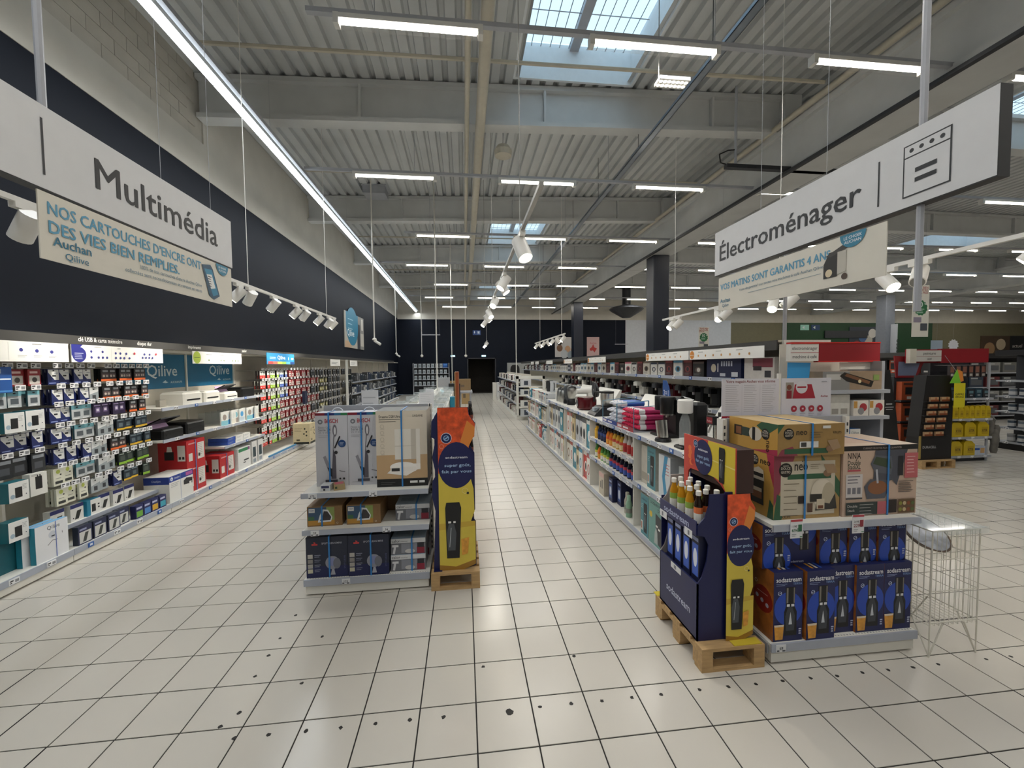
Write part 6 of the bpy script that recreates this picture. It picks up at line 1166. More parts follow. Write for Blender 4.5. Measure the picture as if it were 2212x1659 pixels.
for j in range(4): put(cyb, 'gas_cylinder_box', 'slim blue box in the lower tray of the syrup display', 'box', (1.395 + 0.075, 2.30 + 0.075 + 0.105 * j, 0.1446 + 0.34), FACE_W, 'slim blue boxes in the syrup display')
# ================================================================ wire basket beside the gondola end
WB = mat('cream_wire', '#d8d4c8', 0.4, noise=0.04)
wb_ = thing('wire_basket', 'tall cream wire dump basket beside the soda maker boxes', 'basket', (3.03, 2.36, 0))
hx, hy, zt = 0.17, 0.19, 0.80
mb = MB()
for z, r in ((zt, 0.005), (0.62, 0.003), (0.42, 0.003), (0.22, 0.004)):
    mb.tube([(-hx, -hy, z), (hx, -hy, z), (hx, hy, z), (-hx, hy, z), (-hx, -hy, z)], r, WB, 6)
n = 11
for i in range(n):
    t = -1 + 2 * i / (n - 1)
    for s in (-1, 1):
        mb.cyl((t * hx, s * hy, 0.2), (t * hx, s * hy, zt), 0.0017, WB, 5); mb.cyl((s * hx, t * hy, 0.2), (s * hx, t * hy, zt), 0.0017, WB, 5)
    mb.cyl((t * hx, -hy, 0.2), (t * hx, hy, 0.2), 0.0017, WB, 5)
mb.build('wire_mesh', wb_)
for sx in (-1, 1):
    for sy_ in (-1, 1):
        mb = MB(); mb.tube([(sx * hx, sy_ * hy, zt), (sx * hx, sy_ * hy, 0.0)], 0.0045, WB, 6); mb.tube([(sx * hx, sy_ * hy, 0.004), (sx * hx * 0.45, sy_ * hy, 0.21)], 0.0045, WB, 6); mb.tube([(sx * hx, sy_ * hy, 0.004), (sx * (hx + 0.0), sy_ * hy * 0.45, 0.21)], 0.0045, WB, 6); mb.build('leg', wb_)
fo = thing('foil_dish', 'oval brown dish wrapped in shiny clear film hung in the wire basket', 'dish', (3.03, 2.36, 0.69)); M = Matrix.Rotation(math.radians(38), 4, 'X')
mb = MB(); mb.lathe([(0.06, -0.02), (0.11, 0.0), (0.135, 0.03), (0.14, 0.035), (0.13, 0.035), (0.1, 0.01)], (0, 0, 0), mat('brown_dish', '#5a4634', 0.5, noise=0.15), 24); mb.v = [tuple(M @ Vector(p)) for p in mb.v]; mb.build('dish', fo, smooth=True)
mb = MB(); mb.lathe([(0.128, 0.035), (0.1, 0.05), (0.04, 0.06)], (0, 0, 0), mat('shiny_film', '#c4c8d2', 0.35, 0.3, noise=0.3, nscale=20), 24); mb.v = [tuple(M @ Vector(p)) for p in mb.v]; mb.build('film', fo, smooth=True)
mb = MB(); mb.box(-0.2, 0.2, -0.21, 0.22, 0.0, 0.004, PLEXI); mb.box(-0.2, 0.2, -0.215, -0.21, -0.03, 0.01, PLEXI); tag(mb.build('clear_tray', loc=(3.03, 2.36, 0.812)), 'clear plastic tray lying over the wire basket', 'tray')
o = thing('red_card', 'small red card hanging at the end of the machine shelf', 'sign', (2.86, 2.4, 0.80)); mb = MB(); mb.box(0, 0.09, 0, 0.004, 0, 0.13, ink('#a82430')); mb.build('card', o); mb = MB(); F = faceS(mb, 0, 0.09, 0, 0, 0.13); F.R(0.3, 0.2, 0.7, 0.5, '#e0c4c4'); mb.build('print', o)
# ================================================================ low gondola of machines along the main aisle
GX = 1.80
def gbay(label, y0, y1, zs, zdeck, x1=2.82):
    o = thing('gondola_bay', label, 'shelving', (GX, y0, 0), group='bays of the low machine gondola'); w = y1 - y0; d = x1 - GX
    mb = MB(); mb.box(0.01, d, 0.002, w - 0.002, 0.015, 0.085, WHITE); mb.box(0.05, d - 0.05, 0.002, w - 0.002, 0, 0.015, DARKM); mb.build('plinth', o)
    mb = MB(); mb.box(0, d, 0.001, w - 0.001, 0.085, 0.10, WHITE); mb.build('base_shelf', o)
    mb = MB(); mb.box(-0.012, 0, 0.001, w - 0.001, 0.055, 0.102, RAILM); mb.build('price_rail', o)
    mb = MB(); mb.box(d / 2 - 0.02, d / 2 + 0.02, 0.001, w - 0.001, 0.1, zdeck - 0.03, PEG); mb.build('back_panel', o)
    for z in list(zs) + [zdeck]:
        mb = MB(); mb.box(0, d if z == zdeck else d / 2 - 0.02, 0.001, w - 0.001, z - 0.028, z, WHITE); s = mb.build('shelf' if z != zdeck else 'deck', o)
        mb = MB(); mb.box(-0.012, 0, 0.001, w - 0.001, z - 0.04, z + 0.003, RAILM); mb.build('price_rail', s)
        for i in range(int(w / 0.22)):
            ptk(s, -0.012, 0.12 + 0.22 * i, z - 0.018, (tkE_, tkE_, tkB_)[i % 3], PI)
    mb = MB(); mb.box(0.0, d, -0.0005, 0.012, 0.1, zdeck - 0.03, WHITE); mb.build('side_panel', o)
    return o
G = [gbay('machine gondola bay holding teal soda maker boxes', 2.80, 4.20, (0.60,), 1.11), gbay('machine gondola bay holding syrup bottles', 4.20, 5.75, (0.55, 0.82), 1.11), gbay('machine gondola bay holding red and white boxes below the cooker', 5.75, 7.3, (0.60,), 1.11), gbay('machine gondola bay holding teal edged boxes below the mixers', 7.3, 8.85, (0.60,), 1.11), gbay('lower gondola bay past the mixers', 8.85, 10.4, (0.55,), 0.98), gbay('last low gondola bay before the gap in the row', 10.4, 11.9, (0.55,), 0.98)]
def d_teal2(F):
    w, h = F.w, F.h
    F.R(0, 0, 1, 1, '#4f8a94'); F.text('sodastream', 0.12 * w, 0.86 * h, 0.035, '#1d3a44', bold=0.006, width=0.7 * w); machine(F, 0.58 * w, 0.08 * h, 0.72 * h); F.R(0.06, 0.1, 0.3, 0.34, '#cfd8d4'); F.R(0.1, 0.14, 0.2, 0.3, '#a8562e'); F.lines(0.1 * w, 0.74 * h, 0.25 * w, 3, 0.04 * h, 0.01 * h, '#c4dcdc')
def d_duo(F):
    w, h = F.w, F.h
    F.R(0, 0, 1, 1, '#6d9c94'); F.text('sodastream', 0.1 * w, 0.85 * h, 0.05, '#22302e', bold=0.006, width=0.75 * w); F.text('DUO', 0.55 * w, 0.75 * h, 0.045, '#22302e', bold=0.006); F.disc(0.13 * w, 0.62 * h, 0.03, '#d9b93a'); F.G([(0.42, 0.1), (0.9, 0.02), (0.92, 0.62), (0.42, 0.7)], '#3a3c3e'); F.rect(0.44 * w, 0.42 * h, 0.04, 0.02, '#e6e6e2'); F.rect(0.58 * w, 0.38 * h, 0.04, 0.02, '#e6e6e2'); F.G([(0.34, 0.06), (0.56, 0.06), (0.54, 0.3), (0.46, 0.42), (0.38, 0.3)], '#a9b4b0')
tb = carton('soda_maker_carton', 0.18, 0.3, 0.42, card('#b4b8ae'), d_teal2)
put(carton('soda_maker_carton', 0.34, 0.14, 0.46, card('#5c8078'), d_duo), 'soda_maker_carton', 'large sage green carton reading sodastream DUO on the base shelf', 'carton', (GX + 0.075, 3.66, 0.10), FACE_W)
put(tb, 'soda_maker_carton', 'teal soda maker carton beside the large sage carton', 'carton', (GX + 0.16, 3.94, 0.10), FACE_W)
put(tb, 'soda_maker_carton', 'teal soda maker carton on the upper shelf beside the white cartons', 'carton', (GX + 0.2, 3.88, 0.60), FACE_W)
put(carton('appliance_carton', 0.17, 0.3, 0.40, card('#c6c2b6'), lambda F: F.R(0.1, 0.1, 0.9, 0.3, '#a8a294')), 'appliance_carton', 'plain cream carton between the teal soda maker cartons and bottles', 'carton', (GX + 0.22, 4.07, 0.60), FACE_W)
put(carton('appliance_carton', 0.22, 0.25, 0.40, card('#b9bcc0'), lambda F: (F.R(0, 0, 1, 1, '#cfd4d6'), F.G([(0.5, 0), (0.8, 0), (0.55, 0.5), (0.8, 1), (0.5, 1), (0.3, 0.5)], '#3f8fb8'), F.lines(0.6 * F.w, 0.8 * F.h, 0.08, 4, 0.03, 0.006, '#b8505a'))), 'appliance_carton', 'white carton with a curved blue stripe on the upper shelf', 'carton', (GX + 0.16, 3.58, 0.60), FACE_W)
put(carton('appliance_carton', 0.2, 0.22, 0.36, card('#9aa0a0'), lambda F: F.R(0.2, 0.3, 0.8, 0.8, '#c4c8c8')), 'appliance_carton', 'grey carton at the end of the upper shelf by the syrup display', 'carton', (GX + 0.16, 3.25, 0.60), FACE_W)
# drinking bottles, boxes on the base shelf
def flask(name, c, capc, h=0.25, r=0.036):
    mb = MB(); m = mat('flask_' + c.lstrip('#'), c, 0.4, noise=0.05); mb.lathe([(r * 0.95, 0), (r, 0.01), (r, h * 0.6), (r * 0.72, h * 0.74), (r * 0.6, h * 0.78)], (0, 0, 0), m, 16); root = mb.build(name, link=False, smooth=True)
    mb = MB(); mb.lathe([(r * 0.62, h * 0.78), (r * 0.62, h * 0.97), (r * 0.5, h)], (0, 0, 0), mat('flask_cap_' + capc.lstrip('#'), capc, 0.4), 14); kids(root, mb.build('cap', link=False, smooth=True))
    mb = MB(); mb.lathe([(r * 1.01, h * 0.2), (r * 1.01, h * 0.42)], (0, 0, 0), ink('#8a8c84'), 16); kids(root, mb.build('label', link=False)); return root
for i, (c, k, x, y, tx) in enumerate((('#b4aea2', '#c4c0b4', 0.09, 4.58, 'taupe'), ('#8fb49a', '#9cc0a8', 0.06, 4.46, 'mint green'), ('#2c2f32', '#1c1e20', 0.16, 4.42, 'black'), ('#8a847a', '#cfcac0', 0.07, 4.26, 'grey brown'), ('#3a4248', '#22262a', 0.17, 4.28, 'slate'))): put(flask('drinking_flask', c, k), 'drinking_flask', '%s drinking flask on the base shelf by the teal carton' % tx, 'flask', (GX + x, y, 0.10))
nb = carton('filter_box', 0.13, 0.15, 0.3, card('#1b2048'), lambda F: (F.R(0.15, 0.15, 0.85, 0.75, '#35508e'), F.disc(0.4 * F.w, 0.45 * F.h, 0.02, '#cfd6e6', ry=0.06), F.disc(0.62 * F.w, 0.45 * F.h, 0.02, '#cfd6e6', ry=0.06), F.R(0.2, 0.82, 0.8, 0.9, '#8f9cc4')))
for i, y in enumerate((4.85, 5.02)): put(nb, 'filter_box', 'navy box with two white flasks drawn on it, %s' % ('beside the flasks', 'beside the cream carton')[i], 'box', (GX + 0.12 + 0.05 * (1 - i), y, 0.10), FACE_W)
put(carton('appliance_carton', 0.2, 0.22, 0.3, card('#c2b9a8'), lambda F: (F.R(0.3, 0.3, 0.45, 0.6, '#4a4640'), F.R(0.6, 0.3, 0.75, 0.7, '#4a4640'), F.R(0, 0.8, 1, 1, '#c9a49c'))), 'appliance_carton', 'cream carton with a pink header on the base shelf', 'carton', (GX + 0.13, 5.3, 0.10), FACE_W)
# bottles on the two shelves of the second bay
drk = {k: bottle('drink_bottle', c, h, r, cp, lb, lc) for k, (c, h, r, cp, lb, lc) in dict(yel=('#d8a02a', 0.2, 0.04, '#22221e', '#e0b040', '#d8a836'), nav=('#1b2444', 0.2, 0.034, '#15181f', '#2f4a8e', '#1f2a50'), ora=('#d87a24', 0.19, 0.036, '#22221e', '#d8602a', '#e0a040'), tra=('#c9a03c', 0.2, 0.036, '#2a2a26', '#c8503a', '#e2d2a0'), red=('#c4bcb4', 0.22, 0.036, '#b9b4ac', '#b8342f', '#a82a2a'), grn=('#4f8a3c', 0.19, 0.034, '#2f7a3c', '#c8c84a', '#dfe0d8'), pep=('#141a30', 0.2, 0.034, '#d8d8d8', '#b83a4a', '#3a56a8')).items()}
DT = dict(yel='yellow', nav='navy', ora='orange', tra='amber and red', red='white and red', grn='green', pep='dark cola')
for z, seq, tx in ((0.82, ('red', 'red', 'red', 'tra', 'tra', 'tra', 'ora', 'ora', 'nav', 'nav', 'nav', 'yel'), 'upper'), (0.55, ('pep', 'pep', 'pep', 'pep', 'pep', 'pep', 'pep', 'grn', 'grn', 'grn', 'ora', 'grn'), 'lower')):
    for i, k in enumerate(seq):
        for j in range(2): put(drk[k], 'drink_bottle', '%s drink bottle on the %s bottle shelf of the machine gondola' % (DT[k], tx), 'bottle', (GX + 0.065 + 0.09 * j, 4.33 + 0.115 * i, z), 0, '%s bottles on the %s bottle shelf' % (DT[k], tx))
# appliance boxes along the rest of the gondola
rb_ = random.Random(33)
AC = [('#dfddd6', '#a8474a', 'white and red'), ('#d9d8d2', '#4a4c50', 'white and grey'), ('#1f7f94', '#dfe0dc', 'teal'), ('#c9b78e', '#5a4a32', 'tan'), ('#e2e0da', '#3f8fb0', 'white and blue'), ('#c23a34', '#e2dcd4', 'red'), ('#e4e2dc', '#b8503c', 'white with a coral picture'), ('#b9bcc0', '#2f3238', 'grey'), ('#d6d2c6', '#7a5a40', 'cream and brown')]
def d_app(b, a, q):
    def f(F):
        F.R(0, 0, 1, 1, b); F.R(0, 0.86, 1, 1, a); F.disc(0.5 * F.w, 0.45 * F.h, 0.3 * F.w, a, ry=0.2 * F.h, n=14); F.disc(0.52 * F.w, 0.45 * F.h, 0.16 * F.w, '#2c2c2e' if q % 2 else '#d8d4cc', ry=0.14 * F.h, n=12); F.lines(0.1 * F.w, 0.2 * F.h, 0.7 * F.w, 3, 0.05 * F.h, 0.015 * F.h, '#8a8a88')
    return f
APP = {(i, h): carton('appliance_box', 0.17 + 0.03 * (i % 3), 0.26, h, card(b), d_app(b, a, i)) for i, (b, a, t) in enumerate(AC) for h in (0.42, 0.30, 0.24)}
def fill(y0, y1, z, h, where, seed):
    r = random.Random(seed); y = y0 + 0.03
    while True:
        i = r.randrange(9); w = 0.17 + 0.03 * (i % 3)
        if y + w > y1: break
        put(APP[(i, h)], 'appliance_box', '%s appliance box %s' % (AC[i][2], where), 'box', (GX + 0.15 + 0.03 * r.random(), y + w / 2, z), FACE_W, 'appliance boxes %s' % where); y += w + 0.012
fill(5.75, 7.3, 0.60, 0.42, 'on the shelf below the cooker', 1); fill(5.77, 7.3, 0.10, 0.42, 'on the base shelf below the cooker', 2); fill(7.3, 8.85, 0.60, 0.42, 'on the shelf below the mixers', 3); fill(7.3, 8.85, 0.10, 0.42, 'on the base shelf below the mixers', 4)
fill(8.85, 10.4, 0.55, 0.30, 'on the shelf past the mixers', 5); fill(8.85, 10.4, 0.10, 0.30, 'on the base shelf past the mixers', 6); fill(10.4, 11.9, 0.55, 0.30, 'on the last low shelf', 7); fill(10.4, 11.9, 0.10, 0.30, 'on the last base shelf', 8); fill(8.9, 10.3, 0.98, 0.24, 'standing on the lower deck', 9); fill(10.5, 11.8, 0.98, 0.24, 'standing on the last deck', 10)
# machines on the deck
ZD = 1.1106
STEEL = mat('brushed_steel', '#b9b8b4', 0.28, 1.0, noise=0.08, nscale=4, stretch=(1, 1, 30)); CLEAR = glassy('clear_bottle', '#d8dee0', 0.2)
cm = thing('coffee_machine', 'tall black coffee machine on the machine deck', 'coffee machine', (2.08, 4.0, ZD), FACE_W)
mb = MB(); mb.cbox(-0.15, 0.15, 0.02, 0.2, 0.03, 0.40, 0.02, BLACK); mb.build('body', cm); mb = MB(); mb.lathe([(0.07, 0.24), (0.075, 0.26), (0.075, 0.40), (0.07, 0.41)], (0.06, -0.03, 0), BLACK, 20); mb.lathe([(0.06, 0.26), (0.062, 0.4), (0.055, 0.41)], (-0.11, -0.02, 0), BLACK, 18); mb.build('brew_head', cm, smooth=True); mb = MB(); mb.lathe([(0.072, 0.225), (0.072, 0.24)], (0.06, -0.03, 0), STEEL, 20); mb.lathe([(0.02, 0.2), (0.02, 0.23)], (0.06, -0.03, 0), STEEL, 12); mb.build('chrome_ring', cm); mb = MB(); mb.cbox(-0.15, 0.15, -0.12, 0.2, 0, 0.03, 0.01, BLACK); mb.build('drip_tray', cm)
cp = thing('steel_beaker', 'tilted brushed steel beaker on a round black stand', 'beaker', (1.89, 3.72, ZD)); M = Matrix.Translation((0, 0, 0.03)) @ Matrix.Rotation(math.radians(-14), 4, 'X')
mb = MB(); mb.lathe([(0.045, 0.0), (0.05, 0.01), (0.056, 0.17), (0.054, 0.17), (0.048, 0.012)], (0, 0, 0), STEEL, 22); mb.v = [tuple(M @ Vector(p)) for p in mb.v]; mb.build('cup', cp, smooth=True); mb = MB(); mb.lathe([(0.075, 0), (0.078, 0.01), (0.07, 0.03), (0.045, 0.035)], (0, 0, 0), BLACK, 22); mb.build('stand', cp)
smk = thing('soda_maker', 'black and white soda maker with a clear bottle on the machine deck', 'soda maker', (1.95, 3.38, ZD), FACE_W)
mb = MB(); mb.cbox(-0.055, 0.055, 0.03, 0.16, 0, 0.40, 0.02, BLACK); mb.cbox(-0.07, 0.07, -0.1, 0.16, 0, 0.025, 0.01, BLACK); mb.build('body', smk); mb = MB(); mb.lathe([(0.06, 0.31), (0.065, 0.32), (0.065, 0.42), (0.055, 0.43)], (0, -0.03, 0), mat('gloss_white', '#e8e6e0', 0.25), 20); mb.build('head_cap', smk, smooth=True)
mb = MB(); mb.lathe([(0.043, 0.03), (0.047, 0.05), (0.047, 0.22), (0.035, 0.27), (0.02, 0.31)], (0.0, -0.03, 0), CLEAR, 18); mb.build('bottle', smk, smooth=True); mb = MB(); mb.lathe([(0.047, 0.03), (0.049, 0.04), (0.049, 0.085)], (0.0, -0.03, 0), mat('gloss_white', '#e8e6e0'), 18); mb.build('bottle_base', smk); mb = MB(); mb.tube([(0, 0.05, 0.42), (-0.12, 0.02, 0.44)], 0.008, STEEL, 8); mb.cyl((-0.12, 0.02, 0.445), (-0.15, -0.01, 0.36), 0.018, BLACK, 10); mb.build('lever', smk)
kg = thing('beer_keg', 'silver party keg with a small tap on the machine deck', 'keg', (2.12, 3.14, ZD)); mb = MB(); mb.lathe([(0.07, 0), (0.078, 0.01), (0.078, 0.26), (0.07, 0.28), (0.03, 0.30)], (0, 0, 0), STEEL, 22); mb.build('barrel', kg, smooth=True); mb = MB(); mb.box(-0.12, -0.07, -0.04, 0.05, 0.24, 0.31, BLACK); mb.tube([(-0.1, 0, 0.25), (-0.12, 0.02, 0.17)], 0.008, STEEL, 8); F = faceW(mb, -0.035, 0.045, -0.1205, 0.25, 0.3); F.R(0, 0, 1, 1, '#8a1f2c'); F.text('Perfect', 0.04, 0.012, 0.022, '#e0c4c4', 'C'); mb.build('tap', kg)
put(carton('small_appliance_box', 0.26, 0.2, 0.11, card('#c9c8c0'), lambda F: F.R(0.1, 0.3, 0.4, 0.7, '#4a4c50')), 'white_appliance', 'low white appliance lying at the corner of the machine deck', 'appliance', (1.93, 2.98, ZD), FACE_W)
put(carton('white_unit', 0.3, 0.26, 0.2, WHITE, lambda F: [F.R(0.05, 0.1 + 0.2 * i, 0.1, 0.2 + 0.2 * i, '#3a3c40') for i in range(4)]), 'white_appliance', 'cream louvred appliance with a hanging tag on the machine deck', 'appliance', (2.25, 2.96, ZD))
put(carton('dark_unit', 0.3, 0.25, 0.3, mat('black_plastic', '#0b0b0d'), top=lambda F: F.R(0.05, 0.05, 0.95, 0.95, '#7d8690')), 'fryer', 'black boxy appliance with a grey lid behind the keg', 'appliance', (2.4, 3.3, ZD), FACE_W)
# stacked gas cylinders in wire racks
def cyl_proto(c, capc):
    mb = MB(); m = mat('cylinder_' + c.lstrip('#'), c, 0.35, noise=0.04); mb.cyl((0, 0, 0.03), (0, 0.29, 0.03), 0.029, m, 14); root = mb.build('gas_cylinder', link=False, smooth=True)
    mb = MB(); mb.cyl((0, -0.035, 0.03), (0, 0, 0.03), 0.016, ink(capc), 10, r2=0.026); mb.cyl((0, -0.05, 0.03), (0, -0.03, 0.03), 0.012, ink(capc), 8); kids(root, mb.build('valve_cap', link=False, smooth=True)); mb = MB(); mb.cyl((0, 0.0, 0.03), (0, 0.07, 0.03), 0.0295, ink('#e6e2e4'), 14, cap=False); kids(root, mb.build('label_band', link=False)); return root
cyP, cyB = cyl_proto('#c2386e', '#d8305a'), cyl_proto('#2f62b4', '#e6e8ee')
for lv in range(4):
    for i in range(7 - lv % 2):
        k = cyP; put(k, 'gas_cylinder', 'pink gas cylinder in the stack by the coffee machine, %s layer' % ('lowest', 'second', 'third', 'top')[lv], 'gas cylinder', (1.90, 4.28 + 0.062 * i + 0.031 * (lv % 2), ZD + 0.02 + 0.055 * lv), -PI / 2, 'pink gas cylinders, %s layer' % ('lowest', 'second', 'third', 'top')[lv])
    for i in range(7 - lv % 2):
        put(cyB, 'gas_cylinder', 'blue gas cylinder in the stack beside the pink ones, %s layer' % ('lowest', 'second', 'third', 'top')[lv], 'gas cylinder', (1.90 + 0.03 * (i % 2), 4.78 + 0.062 * i + 0.031 * (lv % 2), ZD + 0.02 + 0.055 * lv + (0.04 if lv > 2 else 0)), -PI / 2, 'blue gas cylinders, %s layer' % ('lowest', 'second', 'third', 'top')[lv])
for y0, y1, tx, c in ((4.24, 4.73, 'pink', '#a82a3a'), (4.745, 5.24, 'blue', '#1f3a8a')):
    r = thing('cylinder_rack', 'wire rack with a red-fronted lip around the %s gas cylinders' % tx if tx == 'pink' else 'blue wire rack around the blue gas cylinders', 'rack', (1.82, y0, ZD)); w = y1 - y0
    mb = MB(); mb.box(0, 0.4, 0, w, 0, 0.008, GREYM); mb.build('base', r); mb = MB(); mb.box(-0.004, 0.0, 0, w, 0, 0.05, ink(c)); F = faceW(mb, 0, w, -0.004, 0, 0.05); F.R(0.05, 0.2, 0.3, 0.8, '#dcd4d6'); F.R(0.4, 0.3, 0.7, 0.7, '#dcd4d6'); mb.build('front_lip', r)
    for y in (0.0, w):
        mb = MB(); mb.tube([(0.0, y, 0), (0.0, y, 0.27), (0.4, y, 0.3), (0.4, y, 0)], 0.004, ink('#5a8ea8'), 6); mb.build('wire_side', r)
# cooker, mixers, kettles
ck = thing('multi_cooker', 'dark red multi cooker with its black lid open', 'cooker', (2.02, 6.62, ZD), FACE_W)
mb = MB(); mb.lathe([(0.13, 0), (0.16, 0.03), (0.165, 0.16), (0.15, 0.21), (0.1, 0.215)], (0, 0, 0), mat('dark_red_gloss', '#4a0d14', 0.2, noise=0.05), 24); mb.build('body', ck, smooth=True); mb = MB(); F = Face(mb, (-0.07, -0.166, 0.05), (1, 0, 0), (0, 0, 1), 0.14, 0.13); F.disc(0.07, 0.07, 0.065, '#b4b2b0'); F.disc(0.07, 0.07, 0.055, '#26262a'); F.disc(0.07, 0.04, 0.018, '#b9b8b6'); mb.build('control_panel', ck)
mb = MB(); mb.cyl((0, 0.14, 0.33), (0.0, 0.17, 0.335), 0.13, mat('lid_dark', '#2e2e30', 0.4, noise=0.1), 24); mb.cyl((0, 0.12, 0.33), (0, 0.14, 0.33), 0.11, DARKM, 22); mb.cyl((0, 0.115, 0.33), (0, 0.12, 0.33), 0.015, STEEL, 10); mb.build('open_lid', ck)
fp = thing('food_processor', 'black food processor with a steel bowl and a screen', 'appliance', (2.05, 5.85, ZD), FACE_W); mb = MB(); mb.prism([(-0.17, -0.2, 0), (-0.17, 0.15, 0), (-0.17, 0.15, 0.14), (-0.17, -0.08, 0.13), (-0.17, -0.2, 0.02)], (0.34, 0, 0), BLACK); mb.build('base', fp); mb = MB(); mb.box(-0.03, 0.07, -0.17, -0.1, 0.065, 0.12, ink('#9aa4ac')); mb.build('screen', fp); mb = MB(); mb.lathe([(0.075, 0.14), (0.09, 0.16), (0.1, 0.32), (0.09, 0.33)], (0.02, 0.04, 0), STEEL, 20); mb.build('bowl', fp, smooth=True); mb = MB(); mb.lathe([(0.1, 0.33), (0.1, 0.35), (0.04, 0.36)], (0.02, 0.04, 0), BLACK, 20); mb.tube([(0.02, -0.06, 0.34), (0.02, -0.15, 0.34), (0.02, -0.16, 0.2)], 0.014, BLACK, 8); mb.build('lid_and_handle', fp)
mx = thing('stand_mixer', 'white stand mixer behind the dark red cooker', 'mixer', (2.1, 7.05, ZD), FACE_W); W_ = mat('gloss_white', '#e8e6e0'); mb = MB(); mb.cbox(-0.1, 0.1, -0.14, 0.16, 0, 0.05, 0.02, W_); mb.cbox(-0.06, 0.06, 0.06, 0.15, 0.05, 0.26, 0.02, W_); mb.build('stand', mx); mb = MB(); mb.cyl((0, 0.17, 0.29), (0, -0.13, 0.28), 0.065, W_, 16, r2=0.045); mb.build('motor_head', mx, smooth=True); mb = MB(); mb.lathe([(0.05, 0.05), (0.09, 0.09), (0.1, 0.18), (0.097, 0.18), (0.085, 0.1)], (0, -0.06, 0), STEEL, 20); mb.build('bowl', mx, smooth=True)
for i, (y, c, t) in enumerate(((7.5, STEEL, 'steel bowl mixer beside the white stand mixer'), (7.78, mat('smoke_plastic', '#4a4c50', 0.2), 'dark blender beside the kettles'))):
    o = thing('blender', t, 'blender', (2.0, y, ZD)); mb = MB(); mb.lathe([(0.09, 0), (0.09, 0.04), (0.07, 0.1), (0.06, 0.12)], (0, 0, 0), BLACK, 18); mb.build('base', o, smooth=True); mb = MB(); mb.lathe([(0.06, 0.12), (0.08, 0.2), (0.085, 0.3), (0.08, 0.31)], (0, 0, 0), c, 18); mb.build('jug', o, smooth=True); mb = MB(); mb.lathe([(0.085, 0.31), (0.07, 0.34), (0.02, 0.36)], (0, 0, 0), BLACK, 16); mb.build('lid', o)
for i, y in enumerate((8.05, 8.3)):
    o = thing('steel_kettle', 'steel and black kettle on the machine deck, %s' % ('beside the dark blender', 'beside the white jug')[i], 'kettle', (1.98, y, ZD), FACE_W); mb = MB(); mb.lathe([(0.085, 0), (0.09, 0.02), (0.075, 0.2), (0.06, 0.24)], (0, 0, 0), STEEL, 18); mb.build('body', o, smooth=True); mb = MB(); mb.lathe([(0.062, 0.24), (0.05, 0.27), (0.015, 0.3)], (0, 0, 0), BLACK, 14); mb.build('lid', o); mb = MB(); mb.tube([(0.06, 0, 0.24), (0.12, 0, 0.22), (0.13, 0, 0.08), (0.085, 0, 0.04)], 0.014, BLACK, 8); mb.build('handle', o)
for i, (y, c) in enumerate(((8.55, '#dfded8'), (9.1, '#c9ccd0'), (9.5, '#2c2e32'), (10.0, '#dcdad4'))):
    o = thing('filter_jug', '%s appliance jug standing on the deck past the kettles' % ('white', 'pale grey', 'black', 'cream')[i], 'jug', (2.0, y, ZD if y < 8.8 else 1.24), FACE_W); mb = MB(); mb.lathe([(0.06, 0), (0.075, 0.02), (0.07, 0.2), (0.08, 0.26)], (0, 0, 0), ink(c), 14, sx=0.8); mb.build('body', o, smooth=True); mb = MB(); mb.tube([(0.06, 0, 0.22), (0.11, 0, 0.2), (0.11, 0, 0.08), (0.06, 0, 0.05)], 0.01, BLACK, 6); mb.build('handle', o)
# sloping white info boards in the middle of the deck
for i, (y0, y1) in enumerate(((2.95, 4.05), (4.5, 5.9), (6.9, 8.0), (8.3, 9.2))):
    o = thing('sloping_board', ('blank white sloping board behind the keg', 'blank white sloping board behind the gas cylinders', 'blank white sloping board behind the white mixer', 'blank white sloping board past the kettles')[i], 'board', (2.52, y0, ZD)); mb = MB(); mb.prism([(0, 0, 0), (0.16, 0, 0), (0.22, 0, 0.30), (0.19, 0, 0.30)], (0, y1 - y0, 0), WHITE); mb.build('panel', o)
s = thing('offer_flag', 'rounded blue flag reading 2=1 standing behind the coffee machine', 'sign', (2.35, 4.55, ZD)); mb = MB(); mb.prism([(0, -0.09, 0.15), (0, 0.09, 0.15), (0, 0.09, 0.55), (0, 0.0, 0.55), (0, -0.06, 0.48), (0, -0.1, 0.35)], (0.004, 0, 0), ink('#2a5a9c')); mb.box(0, 0.004, 0.05, 0.06, 0, 0.2, GREYM); mb.build('panel', s); mb = MB(); F = faceW(mb, -0.1, 0.09, 0, 0.15, 0.55); F.text('2=1', 0.08, 0.22, 0.10, '#dfe8f2', 'C', 0.012, width=0.12); F.lines(0.05, 0.16, 0.08, 3, 0.03, 0.006, '#8fb0d8'); mb.build('lettering', s)
# ================================================================ tall gondola behind it
TX = 2.90
tg = thing('tall_gondola', 'tall shelving run with lit boards behind the machine gondola', 'shelving', (TX, 3.45, 0))
LN = 17.0
mb = MB(); mb.box(0.4, 0.46, 0, LN, 0, 2.04, PEG); mb.build('back_panel', tg)
mb = MB(); mb.box(0.02, 0.4, 0, LN, 0, 0.1, WHITE); mb.build('plinth', tg)
for z in (1.31, 1.69):
    mb = MB(); mb.box(0.0, 0.4, 0.03, LN, z - 0.028, z, WHITE); sh_ = mb.build('shelf', tg)
    mb = MB(); mb.box(-0.012, 0.0, 0.03, LN, z - 0.04, z + 0.004, RAILM); mb.build('price_rail', sh_)
    for i in range(30): ptk(sh_, -0.012, 0.25 + 0.42 * i, z - 0.018, (tkE_, tkB_)[i % 2], PI)
mb = MB(); mb.box(-0.05, 0.4, 0.0, LN, 2.045, 2.06, PEG); mb.build('canopy', tg)
mb = MB(); mb.box(-0.06, -0.045, 0.0, LN, 1.97, 2.06, FASC); mb.build('fascia', tg)
